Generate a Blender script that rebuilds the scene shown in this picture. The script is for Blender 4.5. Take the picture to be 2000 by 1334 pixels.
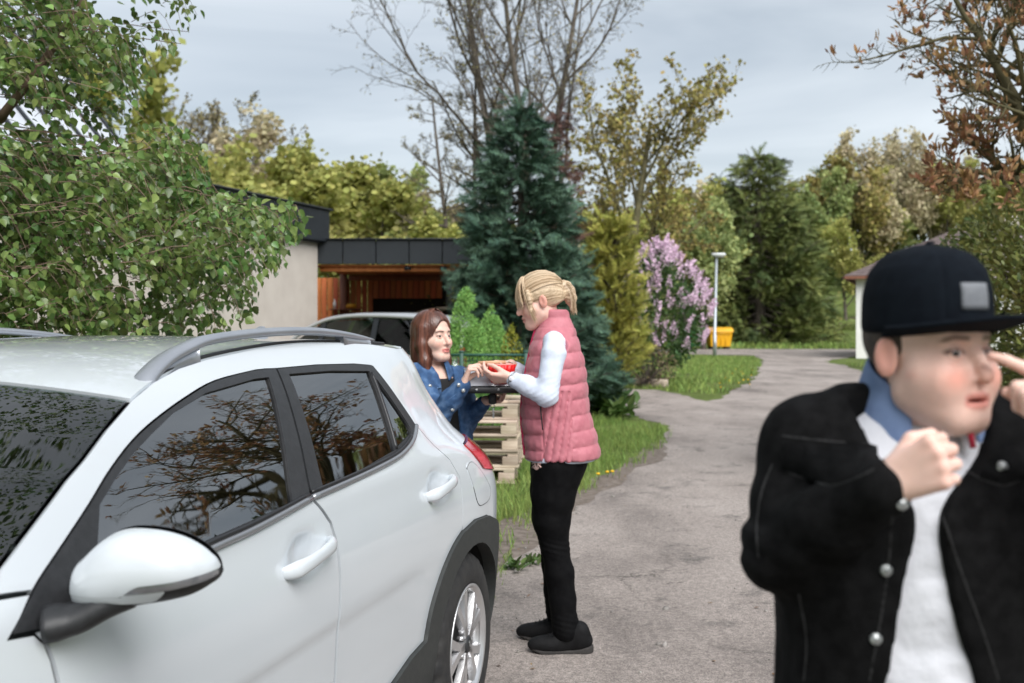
import bpy, math, random
import numpy as np
from mathutils import Vector, Matrix
from mathutils.geometry import delaunay_2d_cdt
for _o in list(bpy.data.objects): bpy.data.objects.remove(_o)
scene = bpy.context.scene
COL = scene.collection
# ------------------------------------------------------------------ camera, light, exposure
F, YH, H = 2100.0, 628.0, 1.5            # focal length in photo pixels, horizon row, eye height
cam = bpy.data.cameras.new('camera'); cam_o = bpy.data.objects.new('camera', cam); COL.objects.link(cam_o)
cam_o.location = (0, 0, H); cam_o.rotation_euler = (math.radians(90), 0, 0)
cam.sensor_width = 36; cam.lens = F / 2000 * 36; cam.shift_y = (YH - 667) / 2000
cam.clip_start = .05; cam.clip_end = 3000
cam.dof.use_dof = True; cam.dof.focus_distance = 3.4; cam.dof.aperture_fstop = 4.0; cam.dof.aperture_blades = 9
scene.camera = cam_o
SUN_EL, SUN_AZ = math.radians(44), math.radians(155)     # high, soft, from behind the clouds at the right
w = bpy.data.worlds.new('World'); scene.world = w; w.use_nodes = True
nt = w.node_tree; nt.nodes.clear()
def wn(t, **k):
    n = nt.nodes.new(t)
    for a, b in k.items(): setattr(n, a, b)
    return n
out = wn('ShaderNodeOutputWorld'); bg = wn('ShaderNodeBackground'); bg.inputs[1].default_value = .1
sky = wn('ShaderNodeTexSky', sky_type='NISHITA', sun_disc=False, sun_elevation=SUN_EL, sun_rotation=SUN_AZ)
tc = wn('ShaderNodeTexCoord'); mp = wn('ShaderNodeMapping'); mp.inputs['Scale'].default_value = (1, 1, 4.2); mp.inputs['Rotation'].default_value = (.25, .12, 0)
noi = wn('ShaderNodeTexNoise'); noi.inputs['Scale'].default_value = 2.0; noi.inputs['Detail'].default_value = 5; noi.inputs['Roughness'].default_value = .5; noi.inputs['Distortion'].default_value = .6
ramp = wn('ShaderNodeValToRGB')
ramp.color_ramp.elements[0].position = .3; ramp.color_ramp.elements[0].color = (1.34, 1.49, 1.62, 1)
ramp.color_ramp.elements[1].position = .68; ramp.color_ramp.elements[1].color = (2.38, 2.50, 2.58, 1)
mix = wn('ShaderNodeMixRGB'); mix.inputs[0].default_value = .9
L = nt.links.new
L(tc.outputs['Generated'], mp.inputs[0]); L(mp.outputs[0], noi.inputs[0]); L(noi.outputs[0], ramp.inputs[0])
L(sky.outputs[0], mix.inputs[1]); L(ramp.outputs[0], mix.inputs[2]); L(mix.outputs[0], bg.inputs[0]); L(bg.outputs[0], out.inputs[0])
sd = bpy.data.lights.new('sun', 'SUN'); sd.energy = 1.5; sd.angle = math.radians(50); sd.color = (1, .985, .965)
so = bpy.data.objects.new('sun', sd); COL.objects.link(so)
_d = Vector((math.sin(SUN_AZ) * math.cos(SUN_EL), math.cos(SUN_AZ) * math.cos(SUN_EL), math.sin(SUN_EL)))
so.rotation_euler = _d.to_track_quat('Z', 'Y').to_euler(); so.location = (0, 0, 30)
vs = scene.view_settings; vs.view_transform = 'Standard'; vs.look = 'None'; vs.exposure = 1.75; vs.gamma = 1; vs.use_curve_mapping = False
scene.render.engine = 'CYCLES'
cy = scene.cycles; cy.use_denoising = True; cy.max_bounces = 8; cy.transparent_max_bounces = 16; cy.caustics_reflective = cy.caustics_refractive = False
cy.diffuse_bounces = 4; cy.glossy_bounces = 4
try: cy.denoiser = 'OPENIMAGEDENOISE'
except Exception: pass

# ------------------------------------------------------------------ small helpers
rng = np.random.default_rng(7)
def M(u, v, d): return np.array([(u - 1000) / F * d, d, H - (v - YH) / F * d])     # a photo pixel at a depth
def tag(o, label=None, cat=None, group=None, kind=None):
    if label: o['label'] = label
    if cat: o['category'] = cat
    if group: o['group'] = group
    if kind: o['kind'] = kind
    return o
def empty(name, loc=(0, 0, 0), rz=0):
    o = bpy.data.objects.new(name, None); COL.objects.link(o); o.location = loc; o.rotation_euler = (0, 0, rz); o.empty_display_size = .1
    return o
def mesh(name, V, Fc, mat=None, smooth=True, col=None, normals=None):
    me = bpy.data.meshes.new(name)
    if isinstance(Fc, np.ndarray):
        V = np.asarray(V, np.float32); n = Fc.shape[1]
        me.vertices.add(len(V)); me.vertices.foreach_set('co', V.ravel())
        me.loops.add(Fc.size); me.loops.foreach_set('vertex_index', Fc.astype(np.int32).ravel())
        me.polygons.add(len(Fc)); me.polygons.foreach_set('loop_start', np.arange(0, Fc.size, n, dtype=np.int32))
        me.update(calc_edges=True); me.validate()
    else:
        me.from_pydata([tuple(map(float, v)) for v in V], [], [tuple(map(int, f)) for f in Fc]); me.update()
    if smooth: me.polygons.foreach_set('use_smooth', np.ones(len(me.polygons), bool))
    if col is not None and len(col) == len(me.vertices):
        a = me.color_attributes.new('Col', 'FLOAT_COLOR', 'POINT'); c = np.ones((len(V), 4), np.float32); c[:, :3] = col; a.data.foreach_set('color', c.ravel())
    if normals is not None: me.normals_split_custom_set_from_vertices([tuple(n) for n in normals])
    if mat: me.materials.append(mat)
    return me
def obj(name, V, Fc, mat=None, parent=None, smooth=True, **k):
    o = bpy.data.objects.new(name, mesh(name, V, Fc, mat, smooth, **k)); COL.objects.link(o)
    if parent is not None: o.parent = parent
    return o
def inst(name, me, parent=None, loc=(0, 0, 0), mat=None):
    o = bpy.data.objects.new(name, me); COL.objects.link(o)
    if parent is not None: o.parent = parent
    if mat is not None: o.matrix_basis = mat
    else: o.location = loc
    return o
def copy_tree(o, parent=None):
    c = o.copy(); COL.objects.link(c)
    if parent is not None: c.parent = parent
    for ch in list(o.children): copy_tree(ch, c)
    return c
class MB:                                                       # collects pieces into one mesh
    def __init__(s): s.v = []; s.f = []; s.n = 0
    def add(s, V, Fc):
        V = np.asarray(V, float); s.v.append(V); s.f += [tuple(int(i) + s.n for i in f) for f in Fc]; s.n += len(V); return s
    def build(s, name, mat, parent=None, smooth=True): return obj(name, np.concatenate(s.v), s.f, mat, parent, smooth)
def box(c, s, rz=0, bev=0, R=None):
    c = np.asarray(c, float); h = np.asarray(s, float) / 2
    if bev <= 0:
        V = np.array([[x, y, z] for z in (-1, 1) for y in (-1, 1) for x in (-1, 1)]) * h
        Fc = [(0, 2, 3, 1), (4, 5, 7, 6), (0, 1, 5, 4), (2, 6, 7, 3), (0, 4, 6, 2), (1, 3, 7, 5)]
    else:
        V = []; b = min(bev, *h * .9)
        for z in (-1, 1):
            for y in (-1, 1):
                for x in (-1, 1):
                    q = np.array([x, y, z]); 
                    for a in range(3): p = h - b; p[a] = h[a]; V.append(q * p)
        V = np.array(V); ix = lambda x, y, z, a: ((z * 2 + y) * 2 + x) * 3 + a
        Fc = []
        for s_ in (0, 1):
            Fc += [[ix(s_, 0, 0, 0), ix(s_, 1, 0, 0), ix(s_, 1, 1, 0), ix(s_, 0, 1, 0)], [ix(0, s_, 0, 1), ix(0, s_, 1, 1), ix(1, s_, 1, 1), ix(1, s_, 0, 1)], [ix(0, 0, s_, 2), ix(1, 0, s_, 2), ix(1, 1, s_, 2), ix(0, 1, s_, 2)]]
        for a in (0, 1):
            for b_ in (0, 1):
                Fc += [[ix(a, b_, 0, 0), ix(a, b_, 1, 0), ix(a, b_, 1, 1), ix(a, b_, 0, 1)], [ix(a, 0, b_, 0), ix(a, 1, b_, 0), ix(a, 1, b_, 2), ix(a, 0, b_, 2)], [ix(0, a, b_, 1), ix(1, a, b_, 1), ix(1, a, b_, 2), ix(0, a, b_, 2)]]
        for x in (0, 1):
            for y in (0, 1):
                for z in (0, 1): Fc.append([ix(x, y, z, 0), ix(x, y, z, 1), ix(x, y, z, 2)])
        F2 = []
        for f in Fc:                                            # outward winding
            P = V[list(f)]; n = np.cross(P[1] - P[0], P[2] - P[0]); F2.append(tuple(f) if n @ P.mean(0) > 0 else tuple(f[::-1]))
        Fc = F2
    if R is not None: V = V @ np.asarray(R).T
    if rz: c_, s_ = math.cos(rz), math.sin(rz); V = V @ np.array([[c_, -s_, 0], [s_, c_, 0], [0, 0, 1]]).T
    return V + c, Fc
def frames(P):
    P = np.asarray(P, float); T = np.gradient(P, axis=0); T /= np.linalg.norm(T, axis=1)[:, None] + 1e-12
    a = np.array([0, 0, 1.]) if abs(T[0][2]) < .9 else np.array([1., 0, 0]); N = []
    for t in T:
        a = a - t * (a @ t); a /= np.linalg.norm(a) + 1e-12; N.append(a)
    N = np.array(N); return T, N, np.cross(T, N)
def tube(P, r, n=8, cap=True, sq=None):
    P = np.asarray(P, float); T, N, B = frames(P); r = np.broadcast_to(np.asarray(r, float), (len(P),))
    a = np.linspace(0, 2 * np.pi, n, endpoint=False); ca, sa = np.cos(a), np.sin(a)
    ka, kb = sq if sq else (1, 1)
    V = (P[:, None] + r[:, None, None] * (ka * ca[None, :, None] * N[:, None] + kb * sa[None, :, None] * B[:, None])).reshape(-1, 3)
    Fc = [(i * n + j, i * n + (j + 1) % n, (i + 1) * n + (j + 1) % n, (i + 1) * n + j) for i in range(len(P) - 1) for j in range(n)]
    if cap: Fc += [tuple(range(n - 1, -1, -1)), tuple((len(P) - 1) * n + j for j in range(n))]
    return V, Fc
def lathe(prof, n=32, c=(0, 0, 0), axis='z'):
    V = []; Fc = []
    for r, z in prof:
        for j in range(n):
            a = 2 * math.pi * j / n; p = (r * math.cos(a), r * math.sin(a), z)
            if axis == 'y': p = (p[0], p[2], p[1])
            V.append((p[0] + c[0], p[1] + c[1], p[2] + c[2]))
    for i in range(len(prof) - 1):
        for j in range(n):
            q = (i * n + j, i * n + (j + 1) % n, (i + 1) * n + (j + 1) % n, (i + 1) * n + j); Fc.append(q if axis != 'y' else q[::-1])
    return V, Fc
def catmull(P, n=8, closed=False):
    P = np.asarray(P, float); m = len(P); out = []
    for i in range(m if closed else m - 1):
        g = (lambda k: P[k % m]) if closed else (lambda k: P[min(max(k, 0), m - 1)])
        p0, p1, p2, p3 = g(i - 1), g(i), g(i + 1), g(i + 2)
        for t in np.arange(n) / n:
            out.append(.5 * ((2 * p1) + (p2 - p0) * t + (2 * p0 - 5 * p1 + 4 * p2 - p3) * t * t + (3 * p1 - p0 - 3 * p2 + p3) * t ** 3))
    if not closed: out.append(P[-1])
    return np.array(out)
def sm(a, b, x): t = np.clip((x - a) / (b - a), 0, 1); return t * t * (3 - 2 * t)
def herm(x, X, Y):
    X = np.asarray(X, float); Y = np.asarray(Y, float); d = np.diff(Y) / np.diff(X); h_ = np.diff(X); m = np.empty_like(Y)
    m[1:-1] = (d[:-1] * h_[1:] + d[1:] * h_[:-1]) / (X[2:] - X[:-2]); m[0] = d[0]; m[-1] = d[-1]
    x = np.clip(x, X[0], X[-1]); i = np.clip(np.searchsorted(X, x) - 1, 0, len(X) - 2); h = X[i + 1] - X[i]; t = (x - X[i]) / h
    return (2 * t ** 3 - 3 * t ** 2 + 1) * Y[i] + (t ** 3 - 2 * t ** 2 + t) * h * m[i] + (-2 * t ** 3 + 3 * t ** 2) * Y[i + 1] + (t ** 3 - t ** 2) * h * m[i + 1]
def vnoise(P, s, seed=0):                                       # value noise, -1..1
    Q = P / s; I = np.floor(Q).astype(np.int64); f = Q - I; f = f * f * (3 - 2 * f)
    def hsh(i, j, k):
        n = (i * 374761393 + j * 668265263 + k * 2147483647 + seed * 1274126177) & 0xffffffff
        n = ((n ^ (n >> 13)) * 1274126177) & 0xffffffff; return ((n ^ (n >> 16)) & 0xffff) / 32767.5 - 1
    r = 0
    for a in (0, 1):
        for b in (0, 1):
            for c in (0, 1):
                wt = (f[..., 0] if a else 1 - f[..., 0]) * (f[..., 1] if b else 1 - f[..., 1]) * (f[..., 2] if c else 1 - f[..., 2])
                r = r + wt * hsh(I[..., 0] + a, I[..., 1] + b, I[..., 2] + c)
    return r
# ------------------------------------------------------------------ implicit surfaces (bodies, clothes, hands)
def smin(a, b, k):
    if k <= 0: return np.minimum(a, b)
    h = np.clip(.5 + .5 * (b - a) / k, 0, 1); return b * (1 - h) + a * h - k * h * (1 - h)
def smax(a, b, k): return -smin(-a, -b, k)
def s_cap(P, a, b, ra, rb):
    a = np.asarray(a, float); b = np.asarray(b, float); ab = b - a; t = np.clip(((P - a) @ ab) / (ab @ ab + 1e-12), 0, 1)
    return np.linalg.norm(P - a - t[..., None] * ab, axis=-1) - (ra + (rb - ra) * t)
def s_ell(P, c, r):
    q = (P - np.asarray(c, float)) / np.asarray(r, float); k = np.linalg.norm(q, axis=-1); k2 = np.linalg.norm(q / np.asarray(r, float), axis=-1)
    return k * (k - 1) / (k2 + 1e-9)
def s_chain(P, pts, rad, k=.0):
    d = None
    for i in range(len(pts) - 1):
        e = s_cap(P, pts[i], pts[i + 1], rad[i], rad[i + 1]); d = e if d is None else smin(d, e, k)
    return d
def s_rings(P, rings, pw=2.0):                                  # rings: (z, cx, cy, a, b, rot)
    Rg = np.array(rings, float); Rg = Rg[np.argsort(Rg[:, 0])]; z = P[..., 2]; zc = np.clip(z, Rg[0, 0], Rg[-1, 0])
    g = [herm(zc, Rg[:, 0], Rg[:, i]) for i in range(1, 6)]
    dx = P[..., 0] - g[0]; dy = P[..., 1] - g[1]; c, s = np.cos(g[4]), np.sin(g[4])
    x = (dx * c + dy * s) / g[2]; y = (-dx * s + dy * c) / g[3]
    k = (np.abs(x) ** pw + np.abs(y) ** pw) ** (1 / pw)
    d = (k - 1) * np.minimum(g[2], g[3]); e = np.abs(z - zc)
    return smax(d, np.maximum(Rg[0, 0] - z, z - Rg[-1, 0]), .012)
def nets(fn, lo, hi, res):
    lo = np.asarray(lo, float); hi = np.asarray(hi, float); n = np.ceil((hi - lo) / res).astype(int) + 1
    ax = [lo[i] + np.arange(n[i]) * res for i in range(3)]
    P = np.stack(np.meshgrid(*ax, indexing='ij'), -1); v = fn(P).astype(float)
    ins = v < 0; c = n - 1
    acc = np.zeros((*c, 3)); cnt = np.zeros(c); I = np.stack(np.meshgrid(*[np.arange(k) for k in c], indexing='ij'), -1).astype(float)
    cs = [(i, j, k) for i in (0, 1) for j in (0, 1) for k in (0, 1)]
    sl = lambda o: tuple(slice(o[i], o[i] + c[i]) for i in range(3))
    for o in cs:
        for a in range(3):
            if o[a]: continue
            o2 = list(o); o2[a] = 1; A = v[sl(o)]; B = v[sl(o2)]; m = ins[sl(o)] != ins[sl(o2)]
            t = np.where(m, A / np.where(m, A - B, 1), 0); cnt += m
            for q in range(3): acc[..., q] += m * ((o[q] + t) if q == a else o[q])
    act = cnt > 0; idx = -np.ones(c, np.int64); idx[act] = np.arange(act.sum())
    V = lo + (I[act] + acc[act] / cnt[act][:, None]) * res
    Q = []
    for a in range(3):
        b, d = (a + 1) % 3, (a + 2) % 3
        s0 = [slice(None)] * 3; s1 = [slice(None)] * 3; s0[a] = slice(0, c[a]); s1[a] = slice(1, c[a] + 1)
        for q in (b, d): s0[q] = s1[q] = slice(1, c[q])
        A = ins[tuple(s0)]; B = ins[tuple(s1)]
        def cell(ob, od):
            s = [None] * 3; s[a] = slice(0, c[a]); s[b] = slice(1 - ob, c[b] - ob); s[d] = slice(1 - od, c[d] - od); return idx[tuple(s)]
        qd = np.stack([cell(1, 1), cell(0, 1), cell(0, 0), cell(1, 0)], -1)
        m = A & ~B; Q.append(qd[m]); m = B & ~A; Q.append(qd[m][:, ::-1])
    return V, np.concatenate(Q)
def sdf_obj(name, fn, lo, hi, res, mat, parent=None, colfn=None):
    V, Q = nets(fn, lo, hi, res)
    off = np.array(parent.location) if parent is not None else 0
    return obj(name, V - off, Q, mat, parent, col=(colfn(V) if colfn else None))
# ------------------------------------------------------------------ polygons and sheets cut in a surface's own parameters
def inpoly(P, poly):
    x, y = P[:, 0], P[:, 1]; r = np.zeros(len(P), bool); n = len(poly)
    for i in range(n):
        x1, y1 = poly[i]; x2, y2 = poly[(i + 1) % n]
        m = ((y1 > y) != (y2 > y)); t = np.where(m, (x2 - x1) * (y - y1) / ((y2 - y1) if y2 != y1 else 1e-12) + x1, 0); r ^= m & (x < t)
    return r
def edgedist(P, poly):
    d = np.full(len(P), 1e9); n = len(poly)
    for i in range(n):
        a = np.asarray(poly[i]); b = np.asarray(poly[(i + 1) % n]); ab = b - a; t = np.clip(((P - a) @ ab) / (ab @ ab + 1e-12), 0, 1)
        d = np.minimum(d, np.linalg.norm(P - a - t[:, None] * ab, axis=1))
    return d
def area2(p): p = np.asarray(p); return np.sum(p[:, 0] * np.roll(p[:, 1], -1) - np.roll(p[:, 0], -1) * p[:, 1])
def dens(poly, st):
    out = []; n = len(poly)
    for i in range(n):
        a = np.asarray(poly[i], float); b = np.asarray(poly[(i + 1) % n], float); k = max(1, int(np.ceil(np.linalg.norm(b - a) / st)))
        out += [a + (b - a) * j / k for j in range(k)]
    return np.array(out)
def inset(poly, d):
    P = np.asarray(poly, float); s = 1 if area2(P) > 0 else -1; a = np.roll(P, 1, 0); b = np.roll(P, -1, 0)
    e1 = P - a; e2 = b - P; e1 /= np.linalg.norm(e1, axis=1)[:, None] + 1e-9; e2 /= np.linalg.norm(e2, axis=1)[:, None] + 1e-9
    n1 = np.stack([-e1[:, 1], e1[:, 0]], 1) * s; n2 = np.stack([-e2[:, 1], e2[:, 0]], 1) * s; m = n1 + n2; m /= np.linalg.norm(m, axis=1)[:, None] + 1e-9
    return P + m * (d / np.clip((m * n1).sum(1), .35, 1))[:, None]
def sheet2d(poly, holes=(), st=.03):
    poly = dens(poly, st); holes = [dens(h, st) for h in holes]
    lo, hi = poly.min(0), poly.max(0)
    g = np.stack(np.meshgrid(np.arange(lo[0] + st / 2, hi[0], st), np.arange(lo[1] + st / 2, hi[1], st)), -1).reshape(-1, 2)
    k = inpoly(g, poly) & (edgedist(g, poly) > st * .45)
    for h in holes: k &= ~inpoly(g, h) & (edgedist(g, h) > st * .45)
    g = g[k]; allp = np.concatenate([poly, *holes, g]); E_ = []; o = 0
    for r in (poly, *holes): n = len(r); E_ += [(o + i, o + (i + 1) % n) for i in range(n)]; o += n
    V, E2, Fc, *_ = delaunay_2d_cdt([Vector(p) for p in allp], E_, [], 0, 1e-7)
    V = np.array([tuple(v) for v in V]); Fc = np.array([f for f in Fc if len(f) == 3]); C = V[Fc].mean(1)
    k = inpoly(C, poly)
    for h in holes: k &= ~inpoly(C, h)
    Fc = Fc[k]; A = V[Fc]; cr = (A[:, 1, 0] - A[:, 0, 0]) * (A[:, 2, 1] - A[:, 0, 1]) - (A[:, 1, 1] - A[:, 0, 1]) * (A[:, 2, 0] - A[:, 0, 0])
    Fc[cr < 0] = Fc[cr < 0][:, ::-1]
    return V, Fc
def surf_sheet(name, poly, fn, mat, parent=None, holes=(), st=.03, off=0., flange=.008, flip=False, both=True):
    """panel cut from surface fn(a,b)->xyz with analytic normals and a turned-in rim"""
    V2, Fc = sheet2d(poly, holes, st); e = 1e-3
    def pn(q):
        A = fn(q[:, 0], q[:, 1]); n = np.cross(fn(q[:, 0] + e, q[:, 1]) - fn(q[:, 0] - e, q[:, 1]), fn(q[:, 0], q[:, 1] + e) - fn(q[:, 0], q[:, 1] - e))
        n /= np.linalg.norm(n, axis=1)[:, None] + 1e-12
        return A, (-n if flip else n)
    P, N = pn(V2); P = P + N * (off(V2)[:, None] if callable(off) else off)
    if callable(off):                                           # recompute normals for the shaped offset
        d1 = (off(V2 + [e, 0]) - off(V2 - [e, 0])) / (2 * e); d2 = (off(V2 + [0, e]) - off(V2 - [0, e])) / (2 * e)
        ta = (fn(V2[:, 0] + e, V2[:, 1]) - fn(V2[:, 0] - e, V2[:, 1])) / (2 * e) + N * d1[:, None]; tb = (fn(V2[:, 0], V2[:, 1] + e) - fn(V2[:, 0], V2[:, 1] - e)) / (2 * e) + N * d2[:, None]
        N2 = np.cross(ta, tb); N2 /= np.linalg.norm(N2, axis=1)[:, None] + 1e-12; N2 *= np.sign((N2 * N).sum(1))[:, None]
    else: N2 = N
    if flip: Fc = Fc[:, ::-1]
    F_ = [tuple(f) for f in Fc]; Nn = list(N2); n0 = len(P); PP = P
    if flange:
        cnt = {}
        for f in F_:
            for i in range(3):
                k = (f[i], f[(i + 1) % 3]); cnt[k] = cnt.get(k, 0) + 1
        be = [k for k in cnt if (k[1], k[0]) not in cnt]; bv = sorted({i for k in be for i in k}); top = {b: n0 + i for i, b in enumerate(bv)}; bot = {b: n0 + len(bv) + i for i, b in enumerate(bv)}
        rn = {b: np.zeros(3) for b in bv}
        for a, b in be:
            t = P[b] - P[a]; nn = np.cross(t, N[a]); rn[a] += nn; rn[b] += nn
        R_ = np.array([rn[b] / (np.linalg.norm(rn[b]) + 1e-12) for b in bv])
        PP = np.concatenate([P, P[bv], P[bv] - N[bv] * flange]); Nn = list(N2) + list(R_) + list(R_)
        F_ += [(top[b], top[a], bot[a], bot[b]) for a, b in be]
    return obj(name, PP, F_, mat, parent, normals=Nn)
def pillow(name, poly, h, fn, mat, parent=None, st=.01, pw=.5, back=0, dm=None):
    """bulged pad over a 2D outline; fn(a,b,h)->xyz"""
    V2, Fc = sheet2d(poly, (), st); d = edgedist(V2, np.asarray(poly)); dm = dm or d.max(); t = np.clip(d / dm, 0, 1); hh = h * (1 - (1 - t) ** 2) ** pw
    P = fn(V2[:, 0], V2[:, 1], hh); n = len(P); P2 = fn(V2[:, 0], V2[:, 1], -back * (1 - (1 - t) ** 2) ** pw)
    return obj(name, np.concatenate([P, P2]), [tuple(f) for f in Fc] + [tuple(f[::-1] + n) for f in Fc], mat, parent)
# ------------------------------------------------------------------ materials
MATS = {}
class NB:
    def __init__(s, name):
        s.m = bpy.data.materials.new(name); s.m.use_nodes = True; s.t = s.m.node_tree; s.b = s.t.nodes['Principled BSDF']; s.o = s.t.nodes['Material Output']
    def n(s, t, **k):
        x = s.t.nodes.new(t)
        for a, b in k.items():
            if a in x.inputs.keys(): x.inputs[a].default_value = b
            else: setattr(x, a, b)
        return x
    def l(s, a, b): s.t.links.new(a, b)
def rgb(h):
    if isinstance(h, str):
        c = [int(h[i:i + 2], 16) / 255 for i in (0, 2, 4)]; return tuple(x / 12.92 if x <= .04045 else ((x + .055) / 1.055) ** 2.4 for x in c) + (1,)
    return tuple(h) + (1,)
def mat(name, c1, c2=None, sc=8., rough=.6, bump=0., bsc=None, metal=0., spec=.5, coat=0., vcol=False, stretch=(1, 1, 1), detail=5, pos=(.35, .65), c3=None, sheen=0., obj_rand=0., island=0., transl=0., sss=0.):
    """noise-mixed principled material in object coordinates"""
    b = NB(name); p = b.b; p.inputs['Roughness'].default_value = rough; p.inputs['Metallic'].default_value = metal; p.inputs['Specular IOR Level'].default_value = spec
    if coat: p.inputs['Coat Weight'].default_value = coat; p.inputs['Coat Roughness'].default_value = .03
    if sheen: p.inputs['Sheen Weight'].default_value = sheen
    tc = b.n('ShaderNodeTexCoord'); mp = b.n('ShaderNodeMapping'); mp.inputs['Scale'].default_value = stretch; b.l(tc.outputs['Object'], mp.inputs[0])
    nz = b.n('ShaderNodeTexNoise', Scale=sc, Detail=detail); b.l(mp.outputs[0], nz.inputs['Vector'])
    rp = b.n('ShaderNodeValToRGB'); rp.color_ramp.elements[0].position = pos[0]; rp.color_ramp.elements[1].position = pos[1]
    rp.color_ramp.elements[0].color = rgb(c1); rp.color_ramp.elements[1].color = rgb(c2 or c1)
    if c3: e = rp.color_ramp.elements.new((pos[0] + pos[1]) / 2); e.color = rgb(c3)
    b.l(nz.outputs[0], rp.inputs[0]); col = rp.outputs[0]
    if vcol:
        vc = b.n('ShaderNodeVertexColor', layer_name='Col'); mx = b.n('ShaderNodeMixRGB', blend_type='MULTIPLY'); mx.inputs[0].default_value = 1; b.l(vc.outputs[0], mx.inputs[1]); b.l(col, mx.inputs[2]); col = mx.outputs[0]
    if island or obj_rand:
        g = b.n('ShaderNodeNewGeometry') if island else b.n('ShaderNodeObjectInfo'); hs = b.n('ShaderNodeHueSaturation'); k = island or obj_rand
        so_ = g.outputs['Random Per Island' if island else 'Random']
        mr = b.n('ShaderNodeMapRange'); mr.inputs[3].default_value = 1 - k; mr.inputs[4].default_value = 1 + k; b.l(so_, mr.inputs[0]); b.l(mr.outputs[0], hs.inputs['Value'])
        m2 = b.n('ShaderNodeMath', operation='MULTIPLY'); m2.inputs[1].default_value = 7.31; f2 = b.n('ShaderNodeMath', operation='FRACT'); b.l(so_, m2.inputs[0]); b.l(m2.outputs[0], f2.inputs[0])
        mr2 = b.n('ShaderNodeMapRange'); mr2.inputs[3].default_value = .5 - k * .07; mr2.inputs[4].default_value = .5 + k * .05; b.l(f2.outputs[0], mr2.inputs[0]); b.l(mr2.outputs[0], hs.inputs['Hue'])
        b.l(col, hs.inputs['Color']); col = hs.outputs[0]
    b.l(col, p.inputs['Base Color'])
    if sss: p.inputs['Subsurface Weight'].default_value = sss; p.inputs['Subsurface Radius'].default_value = (.012, .005, .003); p.inputs['Subsurface Scale'].default_value = 1
    if bump:
        nb = b.n('ShaderNodeTexNoise', Scale=bsc or sc * 4, Detail=6); b.l(mp.outputs[0], nb.inputs['Vector']); bp = b.n('ShaderNodeBump', Strength=bump, Distance=.01); b.l(nb.outputs[0], bp.inputs['Height']); b.l(bp.outputs[0], p.inputs['Normal'])
    if transl:
        tr = b.n('ShaderNodeBsdfTranslucent'); b.l(col, tr.inputs[0]); ms = b.n('ShaderNodeMixShader'); ms.inputs[0].default_value = transl; b.l(p.outputs[0], ms.inputs[1]); b.l(tr.outputs[0], ms.inputs[2]); b.l(ms.outputs[0], b.o.inputs[0])
    MATS[name] = b.m; return b.m
def glass(name, tint, refl=1.0, ior=1.5, wav=0.):
    b = NB(name); b.t.nodes.remove(b.b); tr = b.n('ShaderNodeBsdfTransparent'); tr.inputs[0].default_value = rgb(tint); gl = b.n('ShaderNodeBsdfGlossy'); gl.inputs['Roughness'].default_value = .0; gl.inputs[0].default_value = (refl, refl, refl, 1)
    fr = b.n('ShaderNodeFresnel', IOR=ior); ms = b.n('ShaderNodeMixShader'); b.l(fr.outputs[0], ms.inputs[0]); b.l(tr.outputs[0], ms.inputs[1]); b.l(gl.outputs[0], ms.inputs[2]); b.l(ms.outputs[0], b.o.inputs[0])
    if wav:
        tc = b.n('ShaderNodeTexCoord'); nz = b.n('ShaderNodeTexNoise', Scale=6., Detail=1); mp = b.n('ShaderNodeMapping'); mp.inputs['Scale'].default_value = (.6, 1, 3); b.l(tc.outputs['Object'], mp.inputs[0]); b.l(mp.outputs[0], nz.inputs['Vector']); bp = b.n('ShaderNodeBump', Strength=wav, Distance=.004); b.l(nz.outputs[0], bp.inputs['Height']); b.l(bp.outputs[0], gl.inputs['Normal'])
    MATS[name] = b.m; return b.m
# ------------------------------------------------------------------ ground, lane, drive
def G(u, v): d = 3150 / (v - YH); return ((u - 1000) / F * d, d)
def wob(poly, st, amp, seed, keep=lambda p: False):
    P = dens(poly, st); r = np.random.default_rng(seed); n = len(P); e = np.roll(P, -1, 0) - np.roll(P, 1, 0); e /= np.linalg.norm(e, axis=1)[:, None] + 1e-9
    k = vnoise(np.concatenate([P, np.zeros((n, 1))], 1), .9, seed) * amp + vnoise(np.concatenate([P, np.zeros((n, 1))], 1), .22, seed + 1) * amp * .4 + r.normal(0, amp * .12, n)
    return P + np.stack([-e[:, 1], e[:, 0]], 1) * k[:, None]
LANE = [(.02, 1.), (-.02, 4.6), G(985, 1134), G(1040, 1060), G(1140, 975), G(1270, 900), G(1312, 858), G(1318, 832), G(1240, 812), G(1160, 800), (-1.2, 19.5), (-2.6, 20.5), (-2.6, 25.2), (1.0, 24.9), G(1290, 762), G(1380, 783), G(1412, 776), G(1470, 745), G(1488, 715), G(1492, 703), G(1470, 694), (6.5, 50.5), (-8, 51), (-40, 48), (-40, 57.5), (0, 59), (30, 58), (60, 56), (60, 46), (30, 48), G(1680, 695), G(1608, 706), (11.2, 36), (9.9, 28), (8.2, 20), (6.4, 13), (5.2, 8), (4.7, 4), (4.6, 1), (4.6, -14), (.2, -14)]
_n = LANE
lanep = wob(LANE, .22, .15, 3)
LANEC = np.array(LANE, float); LANEN = np.array(LANE[:20] + LANE[30:], float)
def hill(x, y): return 9.5 * sm(66, 128, y) * sm(-.02, .22, x / np.maximum(y, 1)) + 3.0 * sm(62, 130, y) * sm(.02, -.2, x / np.maximum(y, 1)) + 9 * sm(130, 320, y)
gx = np.concatenate([[-900, -500, -260], np.arange(-140, 141, 5.), [260, 500, 900]]); gy = np.concatenate([[-700, -250, -80], np.arange(-40, 200, 5.), [260, 400, 700, 1400]])
X, Y = np.meshgrid(gx, gy); Z = hill(X, Y); nx, ny = len(gx), len(gy); ii = (np.arange(ny - 1)[:, None] * nx + np.arange(nx - 1)).ravel()
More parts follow.
